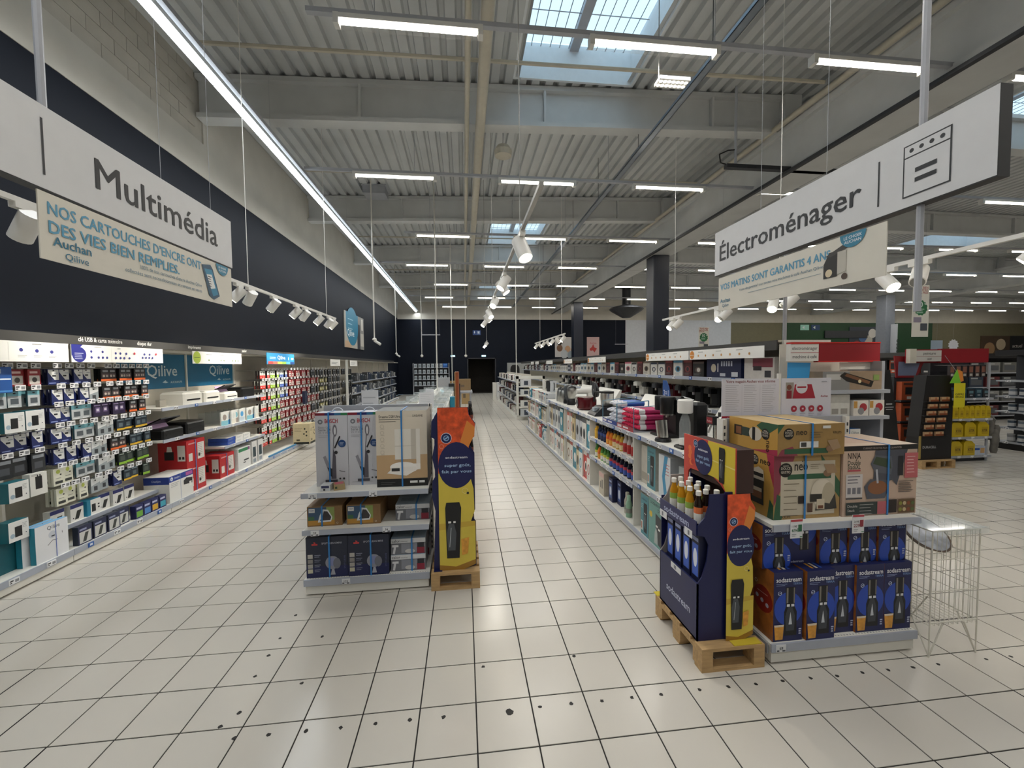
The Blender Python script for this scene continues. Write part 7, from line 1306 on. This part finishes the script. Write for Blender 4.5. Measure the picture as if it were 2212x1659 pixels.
mb = MB(); mb.box(-0.01, 0.46, -0.028, -0.001, 0, 2.06, WHITE); mb.build('end_panel', tg)
mb = MB(); mb.cyl((0.0, -0.02, 2.06), (0.0, -0.02, 2.9), 0.016, GREYM, 8); mb.build('ceiling_pole', tg)
def boardW(label, y0, y1, orange):
    o = thing('info_board', label, 'sign', (TX - 0.066, y0, 1.905)); mb = MB(); mb.box(0, 0.005, 0, y1 - y0, 0, 0.115, INFO); mb.build('panel', o); mb = MB(); F = faceW(mb, 0, y1 - y0, 0, 0, 0.115)
    if orange: F.disc(0.06, 0.057, 0.05, '#e0903c', n=18); F.rect(0.02, 0.05, 0.08, 0.008, '#f2e0c8')
    for i in range(7): F.disc(0.2 + (F.w - 0.25) * i / 7, 0.045, 0.014, '#d09a5a' if orange else '#8a8a86', n=10)
    for i in range(3): F.rect(0.2 + (F.w - 0.25) * i / 3, 0.085, 0.1, 0.006, '#9a9a96')
    mb.build('print', o)
for i, (y0, y1, og) in enumerate(((3.6, 4.9, True), (4.92, 6.15, True), (8.0, 9.2, True), (10.6, 11.5, True), (13.0, 14.0, False), (15.5, 16.2, False), (16.6, 17.3, False))): boardW('small lit board with icons on the tall shelving, %s' % ('first from the red header', 'second from the red header', 'third from the red header', 'fourth from the red header', 'fifth from the red header', 'sixth from the red header', 'seventh from the red header')[i], y0, y1, og)
put(carton('vacuum_gift_box', 0.62, 0.24, 0.22, card('#161f48'), lambda F: (F.disc(0.22 * F.w, 0.5 * F.h, 0.05, '#d8cdb4', n=14), F.R(0.34, 0.3, 0.37, 0.75, '#e6e6e6'), [F.R(0.45 + 0.07 * i, 0.6, 0.49 + 0.07 * i, 0.85, '#cfd4e0') for i in range(5)], F.R(0.42, 0.08, 0.58, 0.24, '#d8dce4'), F.R(0.75, 0.08, 0.92, 0.3, '#dcdfe4'))), 'appliance_box', 'wide navy appliance box on the top shelf near the red header', 'box', (TX + 0.14, 4.35, 1.69), FACE_W)
put(carton('white_gift_box', 0.42, 0.24, 0.22, card('#d8d2cc'), lambda F: (F.R(0.3, 0.55, 0.95, 0.95, '#8a3a48'), F.R(0.32, 0.4, 0.6, 0.6, '#2c2428'), F.R(0.7, 0.1, 0.9, 0.4, '#3a3a3e'))), 'appliance_box', 'white box with a wine red header at the end of the top shelf', 'box', (TX + 0.14, 3.78, 1.69), FACE_W)
AC2 = [('#e2e0da', '#2c3a52', 'white and navy'), ('#dcdad4', '#4f8fb0', 'white and sky blue'), ('#1b2540', '#b9bcc0', 'dark navy'), ('#4a1a1e', '#8a3a3a', 'wine red'), ('#1c1a1a', '#5a4a44', 'black'), ('#e4e1da', '#c46a7a', 'white and pink'), ('#e0ded8', '#222226', 'white and black'), ('#cfc9bc', '#6a5a4a', 'cream')]
APT = [carton('appliance_box', 0.2 + 0.04 * (i % 3), 0.24, 0.19 + 0.02 * (i % 2), card(b), d_app(b, a, i)) for i, (b, a, t) in enumerate(AC2)]
r = random.Random(77); y = 4.72
while y < 19.5:
    i = r.randrange(8); w = 0.2 + 0.04 * (i % 3); put(APT[i], 'appliance_box', '%s appliance box on the top shelf of the tall shelving' % AC2[i][2], 'box', (TX + 0.14, y + w / 2, 1.69), FACE_W, 'boxes on the tall shelving'); y += w + 0.02 + 0.03 * r.random()
for i in range(26):
    y = 3.7 + 0.36 * i; c = (BLACK, mat('dark_red_gloss', '#4a0d14'), DARKM, BLACK, mat('printer_white', '#e4e2da'))[i % 5 if i > 4 else 0]
    o = thing('coffee_maker', '%s coffee maker on the lower shelf of the tall shelving' % ('black', 'wine red', 'charcoal', 'black', 'white')[i % 5 if i > 4 else 0], 'coffee maker', (TX + 0.2, y, 1.3106), FACE_W, 'coffee makers on the tall shelving'); mb = MB(); mb.cbox(-0.08, 0.08, 0.0, 0.14, 0, 0.24, 0.02, c); mb.cbox(-0.08, 0.08, -0.12, 0.0, 0, 0.03, 0.008, c); mb.build('body', o); mb = MB(); mb.cbox(-0.07, 0.07, -0.11, 0.0, 0.17, 0.25, 0.02, c); mb.build('brew_head', o); mb = MB(); mb.cyl((0, -0.06, 0.13), (0, -0.06, 0.17), 0.02, STEEL, 10); mb.build('spout', o)
# red end of the tall gondola
REDM = mat('red_header', '#8e1420', 0.45, noise=0.04); REDB = mat('bright_red_edge', '#c82a24', 0.4)
re = thing('red_gondola_end', 'gondola end with a red header reading électroménager machine à café', 'shelving', (2.74, 3.10, 0))
mb = MB(); mb.box(0.1, 0.82, 0.311, 0.318, 1.12, 2.02, PEG); mb.build('back_panel', re)
mb = MB(); mb.box(0.26, 0.86, 0.08, 0.12, 1.86, 2.02, REDM); mb.box(0.26, 0.86, 0.075, 0.12, 2.015, 2.025, REDB); mb.box(0.26, 0.86, 0.075, 0.12, 1.855, 1.865, REDB); mb.build('header', re)
mb = MB(); mb.box(0.0, 0.26, 0.07, 0.12, 1.865, 2.01, '#e4e2dc'); mb.box(0, 0.26, 0.065, 0.12, 2.01, 2.025, REDB); F = faceS(mb, 0, 0.26, 0.07, 1.865, 2.01); F.text('électroménager', 0.13, 0.095, 0.04, '#5a5a5e', 'C', 0.004, width=0.235); F.rect(0.0, 0.07, 0.26, 0.004, '#b8505a'); F.text('machine à café', 0.13, 0.025, 0.04, '#5a5a5e', 'C', 0.004, width=0.225); mb.build('name_plate', re)
mb = MB(); mb.prism([(0.0, 0.1, 1.68), (0.2, 0.1, 1.68), (0.215, 0.1, 1.85), (0.0, 0.1, 1.855)], (0, 0.004, 0), ink('#3f9fdc')); mb.build('blue_card', re)
for z in (1.62, 1.40, 1.12):
    mb = MB(); mb.box(0.2, 0.82, -0.05, 0.31, z - 0.03, z, GREYM); mb.build('shelf', re)
mb = MB(); mb.box(0.79, 0.82, 0.0, 0.31, 0.0, 1.86, GREYM); mb.build('side_panel', re); mb = MB(); mb.box(0.5, 0.86, 0.1, 0.11, 1.79, 1.85, '#dfded8'); mb.build('white_card', re)
put(carton('grill_carton', 0.555, 0.2, 0.155, card('#a08a72'), lambda F: (F.R(0, 0, 0.45, 1, '#8d8c8a'), F.R(0.06, 0.55, 0.3, 0.85, '#c4c2be'), F.G([(0.28, 0.75), (0.36, 0.95), (0.86, 0.45), (0.82, 0.12), (0.4, 0.45)], '#26221f'), F.G([(0.36, 0.75), (0.4, 0.88), (0.8, 0.44), (0.78, 0.28)], '#7a5236'), F.disc(0.62 * F.w, 0.45 * F.h, 0.015, '#e2d2a8'), F.R(0.85, 0.5, 0.95, 0.8, '#8aa05a'))), 'grill_carton', 'long carton picturing a black table grill under the red header', 'carton', (2.74 + 0.505, 3.19, 1.62))
put(carton('white_carton', 0.28, 0.2, 0.18, card('#d3d1ca'), lambda F: [F.R(0.1 + 0.3 * i, 0.1, 0.32 + 0.3 * i, 0.35, '#9a968e') for i in range(3)]), 'appliance_carton', 'plain white carton on the shelf below the grill carton', 'carton', (2.74 + 0.345, 3.19, 1.40))
for i in range(2): put(carton('toaster_carton', 0.14, 0.2, 0.13, card('#dcd6cc'), lambda F: (F.disc(0.65 * F.w, 0.55 * F.h, 0.035, '#a8303a', n=14), F.disc(0.5 * F.w, 0.3 * F.h, 0.03, '#8a8a8c', n=14), F.R(0.02, 0.5, 0.25, 0.95, '#c8964a'))), 'blender_carton', 'small white carton with a red disc, %s' % ('beside the plain white carton', 'at the shelf end')[i], 'carton', (2.74 + 0.57 + 0.15 * i, 3.17, 1.40))
put(carton('small_qilive_box', 0.14, 0.2, 0.17, card('#2a6aa8'), lambda F: (F.R(0.3, 0, 1, 1, '#d6d5d0'), F.text('Qilive', 0.65 * F.w, 0.75 * F.h, 0.03, '#4a5560', 'C'))), 'appliance_carton', 'blue and white box reading Qilive below the red header', 'carton', (2.74 + 0.5, 3.17, 1.12))
put(carton('drawer_unit', 0.22, 0.2, 0.24, WHITE, lambda F: [F.R(0, 0.33 * i, 1, 0.33 * i + 0.02, '#9a968e') for i in range(1, 3)]), 'drawer_unit', 'cream drawer unit below the red header', 'appliance', (2.74 + 0.28, 3.16, 1.12))
# ================================================================ second low gondola run further along the aisle
g2 = thing('white_gondola', 'white gondola run with small appliances past the gap in the row', 'shelving', (1.78, 14.0, 0))
mb = MB(); mb.box(0, 1.0, 0, 7.8, 0, 0.12, WHITE); mb.build('plinth', g2); mb = MB(); mb.box(0.48, 0.52, 0.05, 7.8, 0.1, 1.55, PEG); mb.build('back_panel', g2)
mb = MB(); mb.box(0.0, 0.08, 0, 0.05, 0.1, 1.5, WHITE); mb.box(0.92, 1.0, 0, 0.05, 0.1, 1.5, WHITE); mb.box(0.0, 1.0, 0, 0.05, 1.4, 1.5, WHITE); mb.build('end_frame', g2)
for z in (0.55, 0.95, 1.3):
    mb = MB(); mb.box(0, 0.48, 0.06, 7.8, z - 0.03, z, WHITE); s_ = mb.build('shelf', g2); mb = MB(); mb.box(-0.012, 0, 0.06, 7.8, z - 0.04, z + 0.004, RAILM); mb.build('price_rail', s_)
for z in (0.45, 0.85, 1.15): mb = MB(); mb.box(0.08, 0.92, -0.25, 0.05, z - 0.03, z, WHITE); mb.build('end_shelf', g2)
for i, (z, c, h) in enumerate(((0.12, '#c4c8ca', 0.28), (0.45, '#d6d6d2', 0.22), (0.45, '#23406a', 0.25), (0.85, '#cfd2d2', 0.2), (1.15, '#c9ccd0', 0.24))): put(carton('appliance_carton', 0.35, 0.2, h, card(c), lambda F: F.R(0.3, 0.2, 0.7, 0.8, '#3a4250')), 'appliance_carton', ('pale carton on the foot of the white gondola end', 'white carton on the lower shelf of the white gondola end', 'dark blue carton on the lower shelf of the white gondola end', 'pale carton on the middle shelf of the white gondola end', 'pale carton with a dark picture on top of the white gondola end')[i], 'carton', (1.78 + (0.3 if i != 2 else 0.7), 13.86, z))
r = random.Random(5)
for z in (0.12, 0.55, 0.95, 1.3):
    for k in range(15):
        i = r.randrange(8); put(APT[i], 'appliance_box', '%s small appliance box on the white gondola, %s shelf' % (AC2[i][2], {0.12: 'base', 0.55: 'second', 0.95: 'third', 1.3: 'top'}[z]), 'box', (1.94, 14.35 + 0.5 * k, z), FACE_W, 'boxes on the white gondola')
rk = thing('round_window_display', 'grey display panel with a row of dark rounded windows', 'display', (2.6, 24.6, 0)); mb = MB(); mb.box(0, 4.2, 0, 0.3, 0, 2.05, mat('grey_display', '#8f9290', 0.5, noise=0.05)); mb.build('panel', rk)
for k in range(5):
    mb = MB(); x = 0.45 + 0.82 * k; mb.prism([(x + 0.28 * (1 if math.cos(a) > 0 else -1) * min(1, abs(math.cos(a)) * 1.3), -0.01, 1.3 + 0.62 * (1 if math.sin(a) > 0 else -1) * min(1, abs(math.sin(a)) * 1.12)) for a in [-2 * PI * i / 24 for i in range(24)]], (0, 0.02, 0), BLACK); mb.build('dark_window', rk)
put(carton('oven_carton', 0.7, 0.6, 0.9, card('#d6d7d6'), lambda F: F.R(0.1, 0.1, 0.9, 0.9, '#c4c6c6')), 'white_appliance', 'white washing machine at the aisle end near the doorway', 'appliance', (2.25, 24.0, 0)); put(carton('radiator', 0.4, 0.2, 0.95, WHITE, lambda F: [F.R(0.1 + 0.2 * i, 0.05, 0.2 + 0.2 * i, 0.95, '#c9c9c4') for i in range(4)]), 'white_radiator', 'slim white radiator standing at the aisle edge', 'radiator', (1.65, 22.6, 0), FACE_W)
# ================================================================ neighbouring aisles: paint, tools, batteries
pe = thing('gondola_end', 'gondola end with a red header reading peinture', 'shelving', (8.88, 6.48, 0))
mb = MB(); mb.box(0, 0.85, 0.40, 0.44, 0, 1.83, DARKM); mb.build('back_panel', pe)
for z in (0.11, 0.46, 0.80, 1.18):
    mb = MB(); mb.box(0, 0.85, 0, 0.40, z - 0.04, z, GREYM); s_ = mb.build('shelf', pe)
    for i in range(3): rail_ticket_s(s_, 0.15 + 0.28 * i, -0.001, z - 0.02)
mb = MB(); mb.box(0.02, 0.83, 0.06, 0.4, 0, 0.07, DARKM); mb.build('plinth', pe)
mb = MB(); mb.box(-0.2, 0.82, 0.08, 0.14, 1.83, 2.09, REDM); mb.build('header', pe)
mb = MB(); mb.box(-0.72, -0.2, 0.07, 0.14, 1.86, 2.06, '#c9c7c2'); F = faceS(mb, -0.72, -0.2, 0.07, 1.86, 2.06); F.text('peinture', 0.27, 0.125, 0.065, '#3a3a3e', 'C', 0.008, width=0.26); F.rect(0, 0.09, 0.52, 0.005, '#8a3a40'); F.text('outil', 0.27, 0.03, 0.05, '#3a3a3e', 'C', 0.006); mb.build('name_plate', pe)
mb = MB(); mb.box(-0.85, -0.72, 0.07, 0.14, 1.83, 2.09, PEG); mb.box(-0.85, 0.85, 0.14, 0.16, 1.83, 2.08, REDM); mb.build('header_end', pe)
mb = MB(); mb.cyl((0.8, 0.05, 0), (0.8, 0.05, 1.83), 0.02, GREYM, 8); mb.build('post', pe)
YEL = mat('yellow_plastic', '#cdb11e', 0.35, noise=0.04)
def can(w, h, d):
    mb = MB(); mb.prism([(-w / 2, -d / 2, 0), (w / 2, -d / 2, 0), (w / 2, -d / 2, h * 0.72), (w * 0.2, -d / 2, h * 0.95), (-w * 0.35, -d / 2, h * 0.95), (-w / 2, -d / 2, h * 0.8)], (0, d, 0), YEL); root = mb.build('jerrycan', link=False)
    mb = MB(); mb.cyl((-w * 0.2, 0, h * 0.95), (-w * 0.2, 0, h), 0.022, YEL, 10); kids(root, mb.build('cap', link=False)); mb = MB(); F = faceS(mb, -w / 2, w / 2, -d / 2, 0, h); F.R(0.35, 0.15, 0.9, 0.62, '#b89a1c'); F.text('XTR', 0.6 * w, 0.3 * h, 0.3 * w, '#3a2a14', 'C', 0.01, width=0.5 * w); kids(root, mb.build('label', link=False)); return root
c1, c2 = can(0.11, 0.24, 0.12), can(0.24, 0.28, 0.14)
for i in range(7): put(c1, 'jerrycan', 'small yellow jerrycan in the row under the red peinture header', 'jerrycan', (8.96 + 0.115 * i, 6.56, 0.80), 0, 'small yellow jerrycans')
for i in range(3): put(c2, 'jerrycan', 'large yellow jerrycan on the middle shelf of the paint end', 'jerrycan', (9.02 + 0.28 * i, 6.58, 0.46), 0, 'large yellow jerrycans')
for i in range(2): put(c2, 'jerrycan', 'large yellow jerrycan on the foot shelf of the paint end', 'jerrycan', (9.02 + 0.27 * i, 6.58, 0.11), 0, 'yellow jerrycans at the foot')
put(carton('wiper_pack', 0.3, 0.12, 0.16, card('#b9c4d4'), lambda F: (F.R(0.1, 0.55, 0.6, 0.8, '#2f5aa8'), F.R(0.65, 0.2, 0.95, 0.8, '#c9a06a'))), 'cleaner_pack', 'white and blue pack on the foot shelf of the paint end', 'packet', (9.5, 6.58, 0.11))
for i in range(5): put(carton('tool_case', 0.15, 0.16, 0.16 + 0.02 * (i % 2), card(('#1b2a34', '#20444c', '#22262c', '#1f3a48', '#2a2c30')[i]), lambda F: (F.R(0.2, 0.5, 0.8, 0.8, '#5a7a84'), F.R(0.3, 0.2, 0.7, 0.35, '#8a9296'))), 'tool_case', '%s tool case above the yellow jerrycans' % ('petrol blue', 'teal', 'black', 'dark teal', 'charcoal')[i], 'case', (8.97 + 0.165 * i, 6.6, 1.18))
for i in range(6): put(carton('paint_roller_pack', 0.1, 0.04, 0.22, card('#3a3234'), lambda F: (F.R(0.1, 0.4, 0.9, 0.9, '#8a5a4a'), F.R(0.2, 0.1, 0.8, 0.3, '#b9b4ac'))), 'brush_pack', 'brown carded pack hung below the peinture header', 'packet', (8.96 + 0.135 * i, 6.6, 1.56), 0, 'carded packs below the peinture header')
mb = MB()
for i in range(6): mb.cyl((8.96 + 0.135 * i, 6.88, 1.784), (8.96 + 0.135 * i, 6.57, 1.784), 0.003, WIRE, 5)
hk = mb.build('peg_hook', pe, (-8.88, -6.48, 0)); hk['kind'] = 'stuff'
mb = MB(); rr = random.Random(4)
for i in range(5): mb.lathe([(0.04, 0.0), (0.055, 0.06), (0.045, 0.18), (0.055, 0.3), (0.03, 0.36)], (0.05 * (i % 3), 0.02 * i, 0.08 * i), mat('grey_glove', '#6d6a64', 0.8, noise=0.2), 9)
gl = thing('work_gloves', 'bunch of grey work gloves hanging at the paint shelf edge', 'gloves', (9.80, 6.50, 0.14)); mb.build('glove_bunch', gl, smooth=True); mb = MB(); mb.tube([(0.05, 0.0, 0.6), (-0.08, 0.0, 0.72)], 0.006, WIRE, 6); mb.build('hanging_cord', gl)
# paint gondola running back, hung with tool packs
pg = thing('tool_gondola', 'dark tool gondola running back behind the battery stand', 'shelving', (8.88, 6.95, 0)); mb = MB(); mb.box(0.05, 0.80, 0, 8.0, 0, 0.15, DARKM); mb.box(0.38, 0.42, 0, 8.0, 0.15, 2.0, mat('perforated_panel', '#8a8d90', 0.5, noise=0.06)); mb.build('back_panel', pg); mb = MB(); mb.box(-0.02, 0.8, 0, 8.0, 1.95, 2.05, FASC); mb.build('canopy', pg)
TC = [('#b8502a', 'orange'), ('#22262c', 'black'), ('#2f4a54', 'petrol'), ('#a8aaac', 'grey')]
TP = [carton('tool_pack', 0.26, 0.07, 0.28, card(c), lambda F: (F.R(0.1, 0.3, 0.9, 0.75, '#2a2c30'), F.R(0.1, 0.82, 0.6, 0.94, '#c9c9c6'), F.R(0.2, 0.08, 0.9, 0.2, '#d8d4cc'))) for c, t in TC]
for r_ in range(5):
    for k in range(14):
        i = (0 if k < 3 else 2 + (k + r_) % 2) if (k + r_) % 3 else 1; put(TP[i], 'tool_pack', '%s tool pack hung on the tool gondola, %s row' % (TC[i][1], NTH[r_]), 'packet', (9.18, 7.12 + 0.31 * k, 1.62 - 0.34 * r_), FACE_W, 'tool packs on the tool gondola')
# stacked tool cartons with a red trapezoid header
ts = thing('tool_display', 'tool display stand with a red trapezoid photo header', 'display', (7.95, 6.75, 0)); mb = MB(); mb.box(0, 0.45, 0, 0.4, 0, 1.58, DARKM); mb.build('body', ts); mb = MB(); mb.prism([(0.02, -0.02, 1.56), (0.46, -0.02, 1.56), (0.56, -0.08, 1.93), (-0.1, -0.08, 1.97)], (0, 0.02, 0), ink('#8a2228')); mb.prism([(0.05, -0.026, 1.60), (0.42, -0.026, 1.60), (0.45, -0.074, 1.85), (0.0, -0.074, 1.86)], (0, 0.004, 0), ink('#7a86a4')); mb.build('header', ts)
for i in range(3):
    put(carton('tool_carton', 0.36, 0.1, 0.34, card('#a84a24'), lambda F: (F.R(0.2, 0.3, 0.8, 0.7, '#1c1c1e'), F.R(0.1, 0.82, 0.9, 0.95, '#4a2a20'), F.R(0.3, 0.05, 0.8, 0.2, '#d8d2ca'))), 'tool_carton', 'orange and black tool carton on the stand, %s' % ('lowest of three', 'middle of three', 'topmost of three')[i], 'carton', (8.17, 6.69, 0.37 + 0.39 * i))
    mb = MB(); mb.box(0.0, 0.45, -0.13, 0.0, 0.34 + 0.39 * i, 0.37 + 0.39 * i, DARKM); mb.build('shelf', ts)
# battery stand
pallet('small wooden pallet under the black battery stand', 7.82, 6.13, 0.66, 0.42)
bs = thing('battery_stand', 'black battery display stand lettered DURACELL with rows of packs', 'display', (7.82, 6.2, 0.1446))
BLKB = mat('black_board', '#141214', 0.5, noise=0.05)
mb = MB(); mb.prism([(0, 0, 0), (0.66, 0, 0), (0.66, 0, 0.9), (0.58, 0, 1.47), (0.12, 0, 1.47), (0, 0, 0.4)], (0, 0.2, 0), BLKB); mb.build('body', bs); mb = MB(); mb.prism([(0.0, -0.01, 0.02), (0.04, -0.01, 0.02), (0.04, -0.01, 0.42), (0.0, -0.01, 0.42)], (0, 0.008, 0), ink('#a08a4a')); mb.build('gold_corner', bs)
mb = MB(); F = faceS(mb, 0, 0.6, 0, 0, 1.4); F.text('DURACELL', 0.22, 0.2, 0.06, '#b4b4b6', 'C', 0.012, width=0.27); mb.build('lettering', bs)
bp_ = carton('battery_pack', 0.16, 0.03, 0.075, card('#c4a07a'), lambda F: (F.R(0, 0, 1, 0.45, '#8a4a28'), F.R(0.55, 0.45, 0.75, 0.95, '#b06a48')))
for r_ in range(6):
    for k in range(2): put(bp_, 'battery_pack', 'copper coloured battery pack on the black stand, %s row' % NTH[r_], 'packet', (7.82 + 0.15 + 0.22 * k + 0.02 * (5 - r_), 6.18 - 0.0, 0.1446 + 1.02 - 0.12 * r_), 0, 'battery packs on the black stand')
for r_ in range(6):
    mb = MB(); mb.box(0.04, 0.56, -0.05, 0.0, 1.01 - 0.12 * r_, 1.0195 - 0.12 * r_, BLKB); mb.build('ledge', bs)
sp = thing('battery_side_panel', 'black tapered cardboard panel with white lines beside the battery stand', 'panel', (7.12, 6.25, 0)); mb = MB(); mb.prism([(0, 0, 0), (0.44, 0, 0), (0.3, 0, 1.0), (0.16, 0, 1.72), (0.04, 0, 1.72), (0.0, 0, 1.5)], (0, 0.03, 0), BLKB); mb.build('panel', sp); mb = MB(); F = faceS(mb, 0, 0.44, 0, 0, 1.8); F.rect(0.1, 1.12, 0.12, 0.02, '#b9b9ba'); F.rect(0.08, 1.07, 0.17, 0.012, '#b9b9ba'); F.rect(0.1, 1.03, 0.13, 0.012, '#b9b9ba'); mb.build('print', sp); mb = MB(); mb.box(0.0, 0.44, 0.03, 0.3, 0.0, 0.02, BLKB); mb.build('foot', sp)
of = thing('offer_tag', 'bright yellow offer tag with lime and orange cards above it', 'sign', (8.36, 6.1, 1.06)); mb = MB(); mb.box(0, 0.22, 0, 0.004, 0, 0.42, ink('#d8cc28')); F = faceS(mb, 0, 0.22, 0, 0, 0.42); F.text('OFFRE', 0.11, 0.21, 0.05, '#2a2814', 'C', 0.01, width=0.17); F.text('SPÉCIALE', 0.11, 0.17, 0.04, '#2a2814', 'C', 0.01, width=0.17); mb.build('yellow_card', of); mb = MB(); mb.prism([(-0.08, 0.01, 0.42), (0.14, 0.01, 0.42), (0.06, 0.01, 0.66)], (0, 0.003, 0), ink('#7ec83a')); mb.build('lime_card', of); mb = MB(); mb.prism([(0.1, 0.014, 0.42), (0.2, 0.014, 0.46), (0.17, 0.014, 0.62), (0.06, 0.014, 0.66)], (0, 0.003, 0), ink('#e08a3a')); mb.build('orange_card', of); mb = MB(); mb.tube([(0.06, 0.02, 0.62), (0.06, 0.2, 0.9)], 0.004, WIRE, 5); mb.build('hanging_cord', of)
# paint shelves across the next aisle
ps = thing('paint_shelving', 'dark shelving with pots across the paint aisle', 'shelving', (11.3, 3.0, 0)); L_ = 4.5
mb = MB(); mb.box(0.5, 0.55, 0, L_, 0, 2.05, DARKM); mb.build('back_panel', ps); mb = MB(); mb.box(-0.05, 0.5, 0, L_, 1.97, 2.08, BLKB); mb.build('canopy', ps); mb = MB(); mb.box(0.02, 0.5, 0, L_, 0, 0.13, BLKB); mb.build('plinth', ps)
for z in (0.16, 0.46, 0.80, 1.12, 1.45):
    mb = MB(); mb.box(0, 0.5, 0, L_, z - 0.03, z, GREYM); s_ = mb.build('shelf', ps)
    for i in range(8): ptk(s_, -0.002, 2.2 + 0.3 * i, z - 0.015, tkE_, PI)
PT = []
for i, c in enumerate(('#3a4a5a', '#8a8c8e', '#23324a', '#6a7480')):
    mb = MB(); mb.lathe([(0.055, 0), (0.06, 0.01), (0.06, 0.14), (0.055, 0.15)], (0, 0, 0), mat('pot_' + c.lstrip('#'), c, 0.4, noise=0.05), 12); root = mb.build('paint_pot', link=False, smooth=True); mb = MB(); mb.lathe([(0.062, 0.15), (0.062, 0.165), (0.05, 0.168)], (0, 0, 0), ink('#b4b6b8'), 12); kids(root, mb.build('lid', link=False)); mb = MB(); mb.lathe([(0.061, 0.03), (0.061, 0.1)], (0, 0, 0), ink('#c4c6c8'), 12); kids(root, mb.build('label', link=False)); PT.append(root)
for z in (0.16, 0.46, 0.80, 1.12):
    for k in range(13): put(PT[(k + int(z * 10)) % 4], 'paint_pot', '%s paint pot on the %s paint shelf' % (('slate', 'grey', 'navy', 'steel')[(k + int(z * 10)) % 4], {0.16: 'lowest', 0.46: 'second', 0.80: 'third', 1.12: 'fourth'}[z]), 'paint pot', (11.4, 5.3 + 0.165 * k, z), 0, 'paint pots across the aisle')
for k in range(4): put(carton('roller_set', 0.2, 0.06, 0.3, card('#b4ad9c'), lambda F: F.R(0.1, 0.6, 0.9, 0.9, '#4a4038')), 'brush_set', 'cream brush set hung at the top of the paint shelves', 'packet', (11.4, 5.6 + 0.45 * k, 1.47), FACE_W, 'brush sets on the paint shelves')
# dark gondolas of the departments beyond
DGC = ['#22262c', '#3a3c40', '#5a2024', '#2c3a4a', '#6a6a64', '#8a8a86']
DGP = [carton('goods_box', 0.5, 0.3, 0.32, card(c), lambda F: (F.R(0.1, 0.2, 0.9, 0.7, '#55585c'), F.R(0.1, 0.78, 0.6, 0.92, '#a9aaa8'))) for c in DGC]
for n, (x, y, l) in enumerate(((13.2, 11.0, 5.0), (16.5, 13.0, 6.0), (20.5, 12.0, 7.0), (26.0, 15.0, 8.0), (33.0, 16.0, 8.0), (14.0, 19.0, 9.0))):
    tx = ('behind the paint shelves', 'second beyond the paint aisle', 'third beyond the paint aisle', 'fourth beyond the paint aisle', 'before the green wall', 'before the pale wall')[n]
    o = thing('department_gondola', 'dark gondola with a black fascia %s' % tx, 'shelving', (x, y, 0)); mb = MB(); mb.box(0, l, 0.35, 0.4, 0, 2.0, DARKM); mb.build('back_panel', o); mb = MB(); mb.box(0, l, 0, 0.4, 1.95, 2.1, BLKB); mb.build('fascia', o)
    for z in (0.15, 0.6, 1.05, 1.5):
        mb = MB(); mb.box(0, l, 0, 0.35, z - 0.03, z, GREYM); mb.build('shelf', o)
        for k in range(int(l / 0.6)): put(DGP[(k * 5 + n + int(z * 7)) % 6], 'goods_box', '%s goods box on the dark gondola %s' % (('black', 'charcoal', 'wine red', 'blue grey', 'stone', 'pale grey')[(k * 5 + n + int(z * 7)) % 6], tx), 'box', (x + 0.3 + 0.6 * k, y + 0.18, z), 0, 'goods on the dark gondola %s' % tx)
for i, (x, w_) in enumerate(((25.8, 0.75), (26.9, 0.7))):
    o = thing('hanging_card', ('pale blue card hung beyond the paint aisle', 'white starburst card hung beyond the paint aisle')[i], 'sign', (x, 20.0, 2.5)); mb = MB()
    if i: mb.prism([(w_ / 2 + w_ / 2 * (1 if k % 2 else 0.8) * math.cos(-k * PI / 12), 0, 0.3 + 0.32 * (1 if k % 2 else 0.8) * math.sin(-k * PI / 12)) for k in range(24)], (0, 0.01, 0), ink('#c4c6cc'))
    else: mb.box(0, w_, 0, 0.01, 0, 0.55, '#8f9fae')
    mb.build('card', o); wires(o, ((w_ / 2, 0.005),), 0.5, zroof(x) - 2.5)
